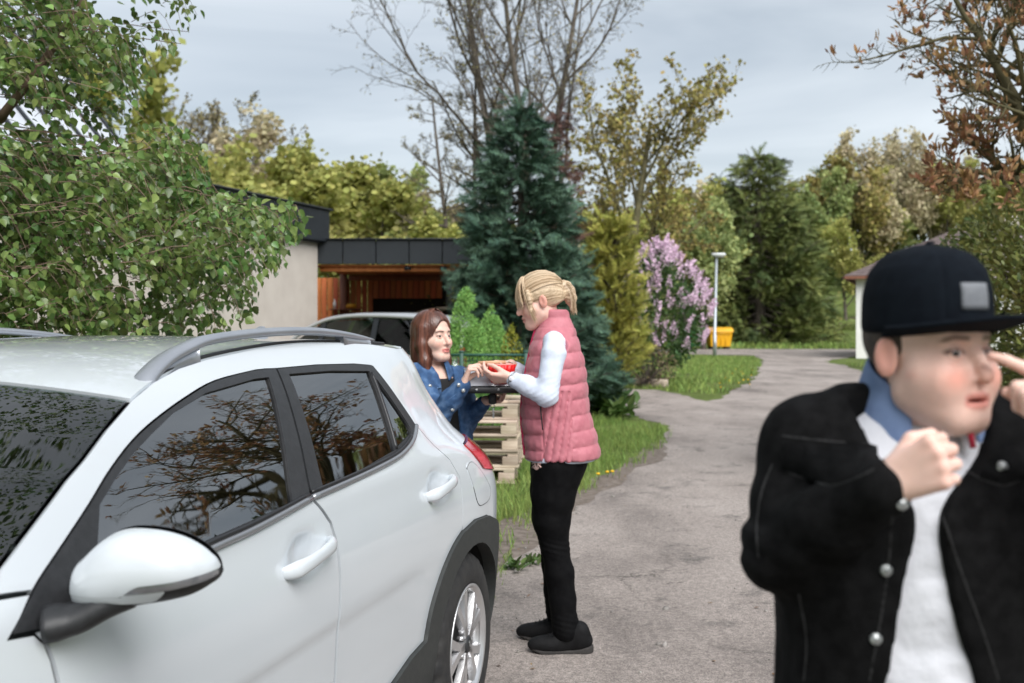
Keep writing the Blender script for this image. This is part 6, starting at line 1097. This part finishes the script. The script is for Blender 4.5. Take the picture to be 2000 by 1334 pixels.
# ================= woman in the pink vest
pinkm = mat('pink_quilt', (.44, .135, .17), (.50, .17, .205), 26, .58, .12, 200, sheen=.1); zipm = mat('bright_pink_zip', (.55, .03, .11), None, 5, .6); paleblue = mat('pale_blue_jersey', (.56, .62, .74), (.62, .68, .79), 20, .85, .12, 300); blackt = mat('black_trousers', (.0022, .0022, .0028), (.0045, .0045, .005), 30, .8, .15, 300, spec=.12); blondm = mat('blond_hair', (.9, .9, .9), (1.08, 1.08, 1.08), 30, .45, vcol=True, spec=.5)
D1 = 4.95
w1 = empty('person', (*M(1088, 1255, D1)[:2], 0)); tag(w1, 'blond woman in pink quilted vest and black trousers holding a red bowl', 'person')
m1 = lambda u, v, dd=0.: M(u, v, D1 + dd)
o1 = dict(skin=SK['blond'], chub=1.02, blush=.7, lip=(.50, .20, .17), neck=(0, -.055, -.205), eye=.45, nose=.9, brow=(.22, .14, .09))
R1 = headR((-1, -.06, -.26)); C1 = m1(1052, 588); B1 = Body(); add_head(B1, o1, C1, R1, 1.0, .0042); add_eyes(w1, o1, C1, R1, 1.0, (0, 1, -.5), (.10, .14, .18))
S1, E1, W1 = m1(1082, 668, -.165), m1(1068, 772, -.21), m1(1003, 741, -.14); S1b, E1b, W1b = m1(1078, 668, .18), m1(1060, 765, .22), m1(998, 712, .07)
add_hand(B1, W1 + (W1 - E1) * .10, E1, (-1, .12, .0), (.05, .60, .75), False, .93, [(38, 30, 18), (40, 34, 20), (42, 36, 20), (44, 38, 20)], [(.8, .2, .55), (.85, .1, .5), (.9, -.1, .3)], SK['blond'], .0036); add_hand(B1, W1b, E1b, (-1, -.25, .04), (.0, -.3, -1), True, .93, [(18, 20, 14)] * 4, [(.8, .5, .2), (.9, .2, .2), (.9, .0, .2)], SK['blond'], .0036)
x1 = lambda u: (u - 1000) / F * D1; zz = lambda v: H - (v - YH) / F * D1
def rg(rows, y0): return [(zz(v), (x1(a) + x1(b)) / 2, y0 + dy, (x1(b) - x1(a)) / 2, hy, 0) for v, a, b, hy, dy in rows]
VR = rg([(606, 1064, 1108, .060, 0), (624, 1057, 1114, .068, 0), (645, 1048, 1122, .105, 0), (668, 1038, 1129, .165, 0), (700, 1032, 1139, .190, 0), (760, 1021, 1146, .198, 0), (815, 1019, 1154, .196, 0), (855, 1024, 1166, .20, 0), (892, 1027, 1172, .205, 0)], D1)
SR = rg([(660, 1044, 1124, .15, 0), (760, 1026, 1142, .185, 0), (885, 1026, 1160, .19, 0), (897, 1024, 1165, .195, 0)], D1)
V, Q = nets(lambda P: s_chain(P, [S1 + [0, .06, 0], E1, W1], [.024, .026, .024]), S1 - .3, S1 + .3, .02); B1.add(V, Q, SK['blond']); B1.build(w1)
def vest(P):
    d = s_rings(P, VR, 2.2); z = P[..., 2]; u = 1000 + F * P[..., 0] / D1; v = YH + F * (H - z) / D1
    slant = (u - 1085) * .10; band = np.abs(np.sin(np.pi * (v + slant) / 30)); chan = np.abs(np.sin(np.pi * (u + (v - 760) * .16) / 13.5)); side = sm(1052, 1062, u) * sm(1118, 1106, u) * sm(752, 766, v)
    q = np.where(side > .5, np.sqrt(chan) * .0085 - .004, np.sqrt(band) * .0078 - .003); seam = np.exp(-((u - 1057 - (v - 760) * .02) / 1.3) ** 2) * sm(750, 760, v); q = np.where(v < 640, .004 * np.sqrt(np.abs(np.sin(np.pi * (v - 600) / 20))), q) - .006 * seam; d = d - q - wrink(P, .0028, .035, 23)
    arm = s_cap(P, S1 + [0, -.02, .0], S1 + [.005, -.2, -.03], .066, .07); arm2 = s_cap(P, S1b + [0, .02, 0], S1b + [0, .2, -.03], .066, .07); d = smax(d, -np.minimum(arm, arm2), .012); hole = s_ell(P, C1 + R1 @ np.array([0, -.05, -.19]), (.062, .052, .06)); return smax(d, -hole, .008)
shell('vest', vest, (x1(1005), D1 - .24, zz(905)), (x1(1185), D1 + .24, zz(598)), .0045, pinkm, w1)
def shirt1(P):
    d = s_rings(P, SR, 2.2); a = smin(s_chain(P, [S1 + [0, .03, .0], S1 + [-.002, -.01, -.05], E1, E1 + (W1 - E1) * .6, W1], [.048, .051, .050, .044, .033], .02), s_chain(P, [S1b, E1b, W1b + (E1b - W1b) * .15], [.058, .055, .036], .02), .005); n = np.sin((P[..., 2] * 1.2 - P[..., 0] * .7) * 120 + 4 * vnoise(P, .07, 3)); e = np.exp(-(np.linalg.norm(P - E1, axis=-1) / .10) ** 2); up_ = np.exp(-(np.linalg.norm(P - (S1 + [0, -.02, -.06]), axis=-1) / .09) ** 2); a = a - .0042 * (.6 - np.abs(n)) * np.maximum(e, .45 * up_) - wrink(P, .0030, .045, 29); return smin(d, a, .01)
shell('jersey', shirt1, (x1(985), D1 - .32, zz(905)), (x1(1175), D1 + .34, zz(640)), .0062, paleblue, w1)
zp = [(1047, 642), (1040, 668), (1033, 700), (1022, 760), (1019, 815), (1023, 860), (1026, 889)]; obj('zip', *tube(catmull([m1(u - 1.5, v, -.012) for u, v in zp], 5) - np.array(w1.location), .0055, 6), zipm, w1)
obj('pocket_zip', *tube(catmull([m1(1055, 786, -.198), m1(1057, 812, -.205), m1(1060, 840, -.20)], 4) - np.array(w1.location), .0035, 5), matblack, w1)
def trousers1(P):
    yl, yr = D1 - .085, D1 + .10; m = lambda u, v, y: M(u, v, D1) * [1, 0, 1] + [0, y, 0]
    L1 = s_chain(P, [m(1090, 905, yl), m(1079, 965, yl), m(1076, 1010, yl), m(1083, 1062, yl), m(1091, 1110, yl), m(1097, 1165, yl), m(1103, 1222, yl)], [.110, .097, .083, .062, .063, .059, .062], .02); L2 = s_chain(P, [m(1090, 905, yr), m(1076, 965, yr), m(1074, 1020, yr), m(1080, 1062, yr), m(1086, 1110, yr), m(1089, 1165, yr), m(1091, 1205, yr)], [.106, .092, .078, .061, .060, .056, .058], .02)
    d = smin(L1, L2, .015); d = smin(d, s_rings(P, rg([(860, 1040, 1140, .17, .01), (905, 1036, 1148, .185, .01), (935, 1036, 1136, .16, .01)], D1), 2.2), .03); kn = .7 * np.exp(-((P[..., 2] - zz(1058)) / .04) ** 2) + .6 * np.exp(-((P[..., 2] - zz(1205)) / .05) ** 2); d = d - kn * .003 * np.sin((P[..., 2] + P[..., 0] * .25) * 260) - wrink(P, .0025, .05, 37); return d
shell('trousers', trousers1, (x1(1015), D1 - .24, zz(1236)), (x1(1165), D1 + .26, zz(850)), .0068, blackt, w1)
shoe(w1, (x1(1108), D1 - .09, 0), math.radians(90), 1.02, shoeb, solem); shoe(w1, (x1(1085), D1 + .115, 0), math.radians(88), 1.0, shoeb, solem)
for y_, u, v in ((-.09, 1106, 1226), (.115, 1090, 1208)): obj('sock', *tube([m1(u, v - 12, y_) - np.array(w1.location), m1(u, v + 14, y_) - np.array(w1.location)], .046, 12), blackt, w1)
logo = mat('pale_logo', (.62, .42, .38), None, 5, .7); lg = [[(1040, 906), (1043, 904), (1045, 908), (1042, 911), (1040, 913)], [(1046, 905), (1048, 903), (1051, 905), (1050, 909), (1048, 916), (1046, 909), (1046, 905)], [(1056, 906), (1053, 904), (1052, 908), (1055, 911), (1057, 913)], [(1043, 913), (1048, 917), (1053, 913)]]
for L_ in lg:
    P = []
    for u, v in L_:
        dv = unit(M(u, v, 1.) - [0, 0, H]); t = np.arange(4.6, 5.2, .004); Q_ = np.array([0, 0, H]) + dv * t[:, None]; i = np.argmax(trousers1(Q_) < 0); P.append(Q_[i] - dv * .002)
    obj('logo', *tube(catmull(P, 4) - np.array(w1.location), .0042, 5), logo, w1)
for c, rad in ((W1 + (W1 - E1) * .02, .029),): 
    ax = unit(W1 - E1); a = np.linspace(0, 2 * np.pi, 25); n1 = unit(np.cross(ax, [0, 0, 1])); n2 = np.cross(ax, n1); obj('watch_strap', *tube(c + (np.cos(a)[:, None] * n1 + np.sin(a)[:, None] * n2) * rad - np.array(w1.location), .006, 6), metalb, w1); wn_ = unit(np.array([-.2, -1, .15])); disc('watch_dial', c + wn_ * rad * 1.08, wn_, .016, metalb, w1, .005); disc('watch_face', c + wn_ * (rad * 1.08 + .0045), wn_, .0115, whitec, w1, .002)
# hair: a combed shell, loose fringe strands, a knot and a short tail
def strand1(P): return np.where(P[..., 1] < -.115, np.arctan2(P[..., 0], P[..., 2] - .02 + 0 * P[..., 1]) * .55, np.arctan2(P[..., 0], P[..., 2] + .015))
def streak(a, c1, c2, f, seed):
    z = np.zeros((len(a), 3)); z[:, 0] = a * f; t = .5 + .42 * vnoise(z, 1., seed) + .30 * vnoise(z, .31, seed + 1); return np.array(c1) + (np.array(c2) - np.array(c1)) * np.clip(t, 0, 1)[:, None]
def hair1(P):
    d = s_ell(P, (0, -.020, .040), (.0855, .107, .0935)); d = smin(d, s_ell(P, (0, -.075, .0), (.062, .05, .06)), .03); face = P[..., 1] - (.052 + .5 * (P[..., 2] - .06)) ; cut = smax(P[..., 1] - .068 - np.clip(P[..., 2] - .035, -.02, .1) * .75, -(P[..., 2] + 1) , .001); d = smax(d, cut, .01); d = smax(d, -(P[..., 2] + .058 + .35 * (P[..., 1] + .02)), .012); ear = s_ell(np.stack([np.abs(P[..., 0]), P[..., 1], P[..., 2]], -1), (.085, -.004, -.012), (.022, .020, .030)); d = smax(d, -ear, .006); X_ = np.abs(P[..., 0]); Qa = np.stack([X_, P[..., 1], P[..., 2]], -1); fr1 = smax(s_ell(P, (0, -.012, .038), (.0815, .1085, .0905)), np.maximum(.014 + .009 * np.sin(P[..., 0] * 260 + 1) + .006 * np.sin(P[..., 0] * 610) - .12 * X_ - P[..., 2], .0 - P[..., 1]), .003); d = smin(d, fr1, .005); lock = s_chain(Qa, [(.074, .046, .055), (.078, .046, .01), (.074, .050, -.03), (.068, .052, -.072)], [.013, .012, .008, .002], .01); d = smin(d, lock, .006); g = np.arctan2(P[..., 2] - .0, P[..., 1] + .11); return smin(d, s_chain(P, [(0, -.106, .045), (0, -.128, .040), (0, -.143, .010), (0, -.146, -.028), (0, -.140, -.060)], [.013, .025, .032, .028, .010], .01), .006) - .0008 * np.sin(strand1(P) * 90)
V, Q = nets(hair1, (-.11, -.22, -.10), (.11, .13, .15), .004); h1 = obj('hair', xf(V, C1, R1, 1.) - np.array(w1.location), Q, blondm, w1, col=streak(strand1(V), (.22, .135, .07), (.80, .63, .44), 24, 3))
r = np.random.default_rng(61); pth = []
for i in range(420):                                            # scalp to knot
    a = r.uniform(-1.5, 1.5); f0 = np.array([math.sin(a) * .074, .062 + .02 * math.cos(a), .095 - .055 * abs(math.sin(a)) ** 1.5]); t = np.linspace(0, 1, 9)[:, None]; top = np.array([math.sin(a) * .088, -.03, .125 - .06 * abs(math.sin(a)) ** 1.3]); kn = np.array([.012 * math.sin(a), -.118, .045]); p = (1 - t) ** 2 * f0 + 2 * t * (1 - t) * top * 1.12 + t ** 2 * kn; n_ = p - np.array([0, -.02, .04]); k = np.sqrt((n_[:, 0] / .0865) ** 2 + (n_[:, 1] / .108) ** 2 + (n_[:, 2] / .0945) ** 2); p = np.array([0, -.02, .04]) + n_ / k[:, None] * 1.012 * np.where(k < 1, 1.0, 1)[:, None]; pth.append(xf(p + r.normal(0, .0012, 3), C1, R1, 1.))
for i in range(560):                                            # fringe and side wisps
    a = r.uniform(-1.0, 1.0) if i < 460 else r.choice([-1, 1]) * r.uniform(1.0, 1.25); f0 = np.array([math.sin(a) * .05, .045, .122]); e_ = np.array([math.sin(a) * .083, .052 + .050 * math.cos(a), .012 + r.normal(0, .011) - .004]) if i < 460 else np.array([math.sin(a) * .086, .045 + r.normal(0, .006), -.045 - r.uniform(0, .05)]); t = np.linspace(0, 1, 8)[:, None]; mdl = np.array([math.sin(a) * .085, .088 if i < 460 else .07, .095]); pth.append(xf((1 - t) ** 2 * f0 + 2 * t * (1 - t) * mdl + t ** 2 * e_ + r.normal(0, .002, 3), C1, R1, 1.))
kn = np.array([0, -.122, .043])
for i in range(330):                                            # tail
    a = r.uniform(0, 6.28); q = r.random() ** .5; s0 = kn + np.array([math.cos(a) * .012 * q, 0, math.sin(a) * .012 * q]); e_ = kn + np.array([math.cos(a) * .034 * q, -.008 - .030 * r.random(), -.095 + math.sin(a) * .030 * q - .03 * r.random()]); mdl = kn + np.array([math.cos(a) * .050 * q, -.048 - .02 * q * math.sin(a), .000 + .035 * q * math.sin(a)]); t = np.linspace(0, 1, 8)[:, None]; pth.append(xf((1 - t) ** 2 * s0 + 2 * t * (1 - t) * mdl + t ** 2 * e_, C1, R1, 1.))
o = curves_tubes('hair_strands', pth, .0023, blondm, h1, c=((.34, .22, .12), (.78, .62, .44))); o['kind'] = 'stuff'
a = np.linspace(0, 2 * np.pi, 20); obj('hair_tie', *tube(xf(np.stack([.016 * np.cos(a), np.full(20, -.124), .043 + .016 * np.sin(a)], 1), C1, R1, 1.) - np.array(w1.location), .005, 6), matblack, h1)
# ================= woman in the denim jacket, behind the car
denim = mat('blue_denim', (.022, .060, .145), (.085, .16, .30), 22, .85, .4, 420, c3=(.032, .088, .205)); topb = mat('black_top', (.008, .008, .009), None, 5, .85); brownh = mat('brown_hair', (.9, .9, .9), (1.08, 1.08, 1.08), 30, .36, vcol=True, spec=.6)
D2 = 5.12; m2 = lambda u, v, dd=0.: M(u, v, D2 + dd); c2 = m2(848, 800)
w2 = empty('person', (c2[0], D2 + .03, 0)); tag(w2, 'dark haired woman in blue denim jacket behind the white car holding car keys', 'person')
o2 = dict(skin=SK['dark'], chub=1.0, blush=.5, lip=(.50, .12, .11), neck=(0, -.045, -.20), nose=.96, brow=(.045, .022, .016), lash=1., eye=.9)
R2 = headR((math.sin(math.radians(50)), -math.cos(math.radians(50)), .02)); C2 = m2(846, 657); B2 = Body(); add_head(B2, o2, C2, R2, .98, .0036); add_eyes(w2, o2, C2, R2, .98, (.35, 1, .02), (.06, .03, .018))
S2, E2, W2 = m2(812, 735, -.06), m2(858, 812, -.20), m2(903, 752, -.26); S2b, E2b, W2b = m2(897, 738, .13), m2(912, 822, .10), m2(948, 783, -.04)
add_hand(B2, W2 + (W2 - E2) * .05, E2, (.42, -.05, 1), (.95, .05, -.2), True, .90, [(52, 42, 26), (58, 48, 28), (64, 54, 30), (68, 58, 30)], [(.8, .15, .55), (.75, -.05, .65), (.6, -.1, .75)], SK['dark'], .0034); add_hand(B2, W2b, E2b, (1, -.10, .12), (.1, -.25, .95), False, .90, [(50, 60, 40), (60, 75, 45), (65, 78, 45), (66, 80, 45)], [(.8, .45, .4), (.85, .1, .5), (.9, -.1, .4)], SK['dark'], .0034)
ang2 = math.radians(38); x2 = lambda u: (u - 1000) / F * D2; z2 = lambda v: H - (v - YH) / F * D2
JR = [(z2(v), x2(cx), D2 + .02, a, b, ang2) for v, cx, a, b in ((700, 846, .060, .055), (712, 846, .085, .065), (722, 848, .130, .080), (738, 850, .185, .098), (775, 852, .195, .112), (830, 853, .190, .115), (905, 853, .190, .12))]
V, Q = nets(lambda P: s_rings(P, grow_r(JR, -.02)), (x2(790), D2 - .25, z2(900)), (x2(930), D2 + .28, z2(700)), .014); B2.add(V, Q, SK['dark']); B2.build(w2)
n2 = np.array([math.sin(ang2), -math.cos(ang2), 0]); t2 = np.array([math.cos(ang2), math.sin(ang2), 0])
def denim_sdf(P):
    d = s_rings(P, JR, 2.3); a = smin(s_chain(P, [S2, E2, E2 + (W2 - E2) * .55, W2], [.062, .054, .048, .037], .015), s_chain(P, [S2b, E2b, W2b + (E2b - W2b) * .12], [.060, .052, .036], .015), .005); n = np.sin((P[..., 2] - P[..., 0] * .5) * 130 + 4 * vnoise(P, .06, 8)); e = np.exp(-(np.linalg.norm(P - E2, axis=-1) / .11) ** 2) + np.exp(-(np.linalg.norm(P - E2b, axis=-1) / .1) ** 2); d2_ = smin(d, a - .0036 * n * e, .018) - wrink(P, .0036, .045, 41); q = P - np.array([c2[0], D2 + .02, 0]); lat = q @ t2 - .010; fr_ = q @ n2; z = P[..., 2]; wdt = np.interp(z, [z2(905), z2(830), z2(775), z2(730), z2(700)], [.075, .060, .040, .045, .07]); cut = np.maximum(np.abs(lat) - wdt, .03 - fr_); cut = np.where(a < .015, 1., cut); return smax(d2_, -cut, .006)
shell('denim_jacket', denim_sdf, (x2(775), D2 - .36, z2(900)), (x2(962), D2 + .32, z2(690)), .0060, denim, w2)
shell('top', lambda P: s_rings(P, grow_r([q for q in JR if q[0] < z2(728)], -.010)), (x2(790), D2 - .25, z2(900)), (x2(930), D2 + .28, z2(718)), .010, topb, w2)
collar('collar', w2, (x2(847), D2 + .0, z2(708)), .062, .058, .02, .055, .55, math.pi - ang2 * 0 - 2.5 - math.pi + .6, 2.5 + .6 - .9, denim, .006)
def ray_on(fn, u, v, t0, t1, off=.003):
    dv = unit(M(u, v, 1.) - [0, 0, H]); t = np.arange(t0, t1, .003); Q_ = np.array([0, 0, H]) + dv * t[:, None]; i = np.argmax(fn(Q_) < 0); return Q_[i] - dv * off
for u, v in ((840, 754), (896, 752), (884, 800), (905, 763), (896, 843)): disc('button', ray_on(denim_sdf, u, v, 4.6, 5.5), (.3, -1, .1), .0085, metalb, w2)
stitch = mat('denim_seam', (.10, .19, .34), None, 5, .9)
for L_ in ([(815, 728), (826, 750), (850, 768)], [(846, 800), (870, 785), (893, 768)], [(826, 752), (846, 758), (862, 757)]): obj('seam', *tube(catmull([ray_on(denim_sdf, u, v, 4.6, 5.5, .0) for u, v in L_], 5) - np.array(w2.location), .0022, 4), stitch, w2)
shell('trousers', legs_sdf(c2[0], D2 + .03, .78, .085, .09), (c2[0] - .3, D2 - .25, 0), (c2[0] + .3, D2 + .3, .98), .016, blackt, w2)
for s_ in (-1, 1): shoe(w2, (c2[0] + s_ * .08, D2 + .03 + s_ * .05, 0), math.radians(140), .95, shoeb, solem)
def hair2(P):
    d = s_ell(P, (0, -.018, .042), (.0865, .106, .0905)); X = np.abs(P[..., 0]); Q_ = np.stack([X, P[..., 1], P[..., 2]], -1); cur = s_chain(Q_, [(.066, -.005, .035), (.074, -.003, -.04), (.072, .012, -.12), (.066, .026, -.20)], [.034, .030, .027, .016], .02); back = s_chain(P, [(0, -.075, .02), (0, -.085, -.08), (0, -.078, -.19)], [.058, .056, .045], .02); back = s_ell((P - np.array([0, -.062, -.06])), (0, 0, 0), (.085, .050, .155)); d = smin(d, smin(cur, back, .03), .025)
    front = P[..., 1] - (.052 - .55 * np.clip(X - .03, 0, 1) + .45 * np.clip(P[..., 2] - .06, -.0, .1)); face = s_ell(P, (0, .085, -.040), (.061, .075, .118)); d = smax(d, -face, .008); prt = np.exp(-((P[..., 0] + .012) / .004) ** 2) * sm(.08, .11, P[..., 2]); return d + .003 * prt - .0010 * np.sin(np.arctan2(P[..., 0], P[..., 1] + .02) * 62 + 3 * vnoise(P * [1, 1, .15], .03, 3))
V, Q = nets(hair2, (-.13, -.15, -.24), (.13, .12, .15), .0042); h2_ = obj('hair', xf(V, C2, R2, .98) - np.array(w2.location), Q, brownh, w2, col=streak(np.arctan2(V[:, 0], V[:, 1] + .02), (.035, .012, .008), (.17, .062, .038), 14, 5)); pth = []
for i in range(520):
    a = r.uniform(.62, 5.66); st = np.array([.01 * math.sin(a), .02 - .03 * r.random(), .134]); rr_ = 1.0 + r.normal(0, .02); md = np.array([.089 * math.sin(a), -.018 + .105 * math.cos(a), .03]) * rr_; zz_ = -.17 - .045 * r.random(); en = np.array([.080 * math.sin(a) * rr_, -.02 + .078 * math.cos(a) * (1 if math.cos(a) < 0 else .6), zz_]); t = np.linspace(0, 1, 9)[:, None]; b1 = md * np.array([1.12, 1.1, 1]) + np.array([0, 0, .075]); b2 = md + np.array([0, 0, -.08]); p = (1 - t) ** 3 * st + 3 * t * (1 - t) ** 2 * b1 + 3 * t ** 2 * (1 - t) * b2 + t ** 3 * en; pth.append(xf(p, C2, R2, .98))
o = curves_tubes('hair_strands', pth, .0017, brownh, h2_, c=((.04, .014, .009), (.17, .06, .036))); o['kind'] = 'stuff'
# ------------------------------------------------------------------ what they hold
redp = mat('red_paper', (.62, .012, .012), (.55, .008, .010), 10, .45); cookie = mat('pink_topping', (.62, .25, .22), (.66, .33, .28), 30, .8, .3, 120); dots = [mat('sprinkle_green', (.10, .28, .12), None, 5, .6), mat('sprinkle_white', (.7, .68, .62), None, 5, .6), mat('sprinkle_brown', (.12, .04, .03), None, 5, .6)]
bc = m2(977, 748, -.20); bw = empty('bowl', tuple(bc)); tag(bw, 'red fluted bowl full of pink topped sweets in the hands of the two women', 'bowl')
V = []; nl = 96
for rr_, z in ((.0, .0), (.050, .0), (.056, .012), (.064, .055), (.070, .085), (.067, .085), (.060, .05), (.0, .02)):
    for j in range(nl): a = 2 * np.pi * j / nl; k = rr_ * (1 + (.045 * math.cos(a * 16) if rr_ > .052 else 0)); V.append((k * math.cos(a), k * math.sin(a), z))
obj('fluted_wall', V, [(i * nl + j, i * nl + (j + 1) % nl, (i + 1) * nl + (j + 1) % nl, (i + 1) * nl + j) for i in range(7) for j in range(nl)], redp, bw)
obj('topping', *lathe([(.0, .098), (.03, .097), (.055, .091), (.066, .083), (.06, .07)], 40), cookie, bw); sp_ = [mesh('sprinkle', *lathe([(0, .0022), (.004, .0018), (.0062, 0), (.004, -.002)], 8), d_) for d_ in dots]
for i in range(40): q = math.sqrt(r.random()) * .058; a = r.uniform(0, 6.28); inst('sprinkle', sp_[i % 3], bw, (q * math.cos(a), q * math.sin(a), .0985 - 2.2 * q * q + .0008))
stk = mat('biscuit', (.50, .26, .14), (.60, .36, .22), 20, .7, .2, 90); o = obj('biscuit_stick', *tube([(0, 0, 0), (.06, 0, .002), (.125, 0, .003)], .0085, 8), stk); o.location = m2(934, 709, -.25); tag(o, 'thin biscuit stick pinched by the dark haired woman above the bowl', 'biscuit')
casem = mat('grey_case_lid', (.34, .36, .40), (.40, .42, .46), 6, .2, spec=.6, coat=.5); cs = empty('case', tuple(m2(962, 762, -.10)), .10); tag(cs, 'flat grey case with black riveted rim carried between the two women', 'case')
obj('rim', *box((0, 0, .012), (.27, .30, .036), bev=.012), blackpl, cs)
V = []; xs = np.linspace(-.132, .132, 9)
for x in xs: V += [(x, -.146, .029), (x, -.11, .082 - .02 * (x / .13) ** 2), (x, -.03, .112 - .02 * (x / .13) ** 2), (x, .06, .12 - .02 * (x / .13) ** 2), (x, .146, .03)]
obj('lid', V, [(i * 5 + j, (i + 1) * 5 + j, (i + 1) * 5 + j + 1, i * 5 + j + 1) for i in range(8) for j in range(4)] + [(4, 3, 2, 1, 0), tuple(40 + k for k in range(5))], casem, cs)
for x in (-.085, .015, .10): disc('rivet', np.array(cs.location) + np.array([x, -.150 + x * .1, .012]), (0, -1, 0), .0055, metalb, cs, .003).location = (0, 0, 0)
ky = empty('car_key', tuple(m2(962, 779, -.13))); tag(ky, 'black car key fob with dangling ring in the dark haired woman\'s hand', 'key'); obj('fob', *box((0, 0, 0), (.036, .014, .05), bev=.008), blackpl, ky); a = np.linspace(0, 2 * np.pi, 17); obj('ring', *tube(np.stack([.010 * np.cos(a), 0 * a, -.036 + .011 * np.sin(a)], 1), .0018, 6), metalb, ky); obj('blade', *box((.004, 0, -.066), (.008, .003, .046), rz=0), metalb, ky, smooth=False)
# ------------------------------------------------------------------ pallets and loose boards
pw = mat('pallet_wood', (.36, .285, .21), (.56, .47, .37), 3, .85, .25, 40, stretch=(1.2, 7, 7), obj_rand=.25); wx = [1.2, .8]
brd = mesh('board', *box((0, 0, 0), (1.2, .098, .021), bev=.003), pw, False); brl = mesh('stringer_board', *box((0, 0, 0), (.098, .8, .021), bev=.003), pw, False); blk = mesh('block', *box((0, 0, 0), (.145, .098, .080), bev=.004), pw, False)
pxy = M(1030, 945, 9.94); rp = np.random.default_rng(9)
labs = ['bottom wooden pallet of the stack behind the white car', 'second wooden pallet from the bottom of the stack', 'middle wooden pallet of the stack behind the white car', 'fourth wooden pallet from the bottom of the stack', 'topmost wooden pallet, carrying loose boards']
for k in range(5):
    e = empty('pallet', (pxy[0] - .66 + rp.normal(0, .018), 9.94 + .40 + rp.normal(0, .02), .146 * k + .004), math.radians(-4) + rp.normal(0, .018)); tag(e, labs[k], 'pallet', 'stacked wooden pallets')
    for y in (-.35, 0, .35): inst('board', brd, e, (0, y, .0105)); [inst('block', blk, e, (x, y, .062)) for x in (-.52, 0, .52)]
    for x in (-.545, 0, .545): inst('stringer_board', brl, e, (x, 0, .1125))
    for y in (-.35, -.175, 0, .175, .35): inst('board', brd, e, (0, y, .1335))
for i, (u, v, rz_, L_, lab) in enumerate(((985, 781, .3, .5, 'loose grey board lying across the top pallet'), (1002, 773, -.35, .42, 'short offcut on top of the loose boards on the pallets'), (965, 790, .05, .6, 'long loose board at the front of the pallet top'), (1012, 786, .7, .3, 'small angled offcut at the right end of the pallet top'))):
    p = M(u, v, 10.1 + .12 * (i % 2)); o = obj('loose_board', *box((0, 0, 0), (L_, .11, .03), bev=.004), pw, None, False); o.location = (p[0], p[1], .735 + .016 + .031 * (i in (1,)) + .0 * i); o.rotation_euler = (0, 0, rz_); tag(o, lab, 'board')
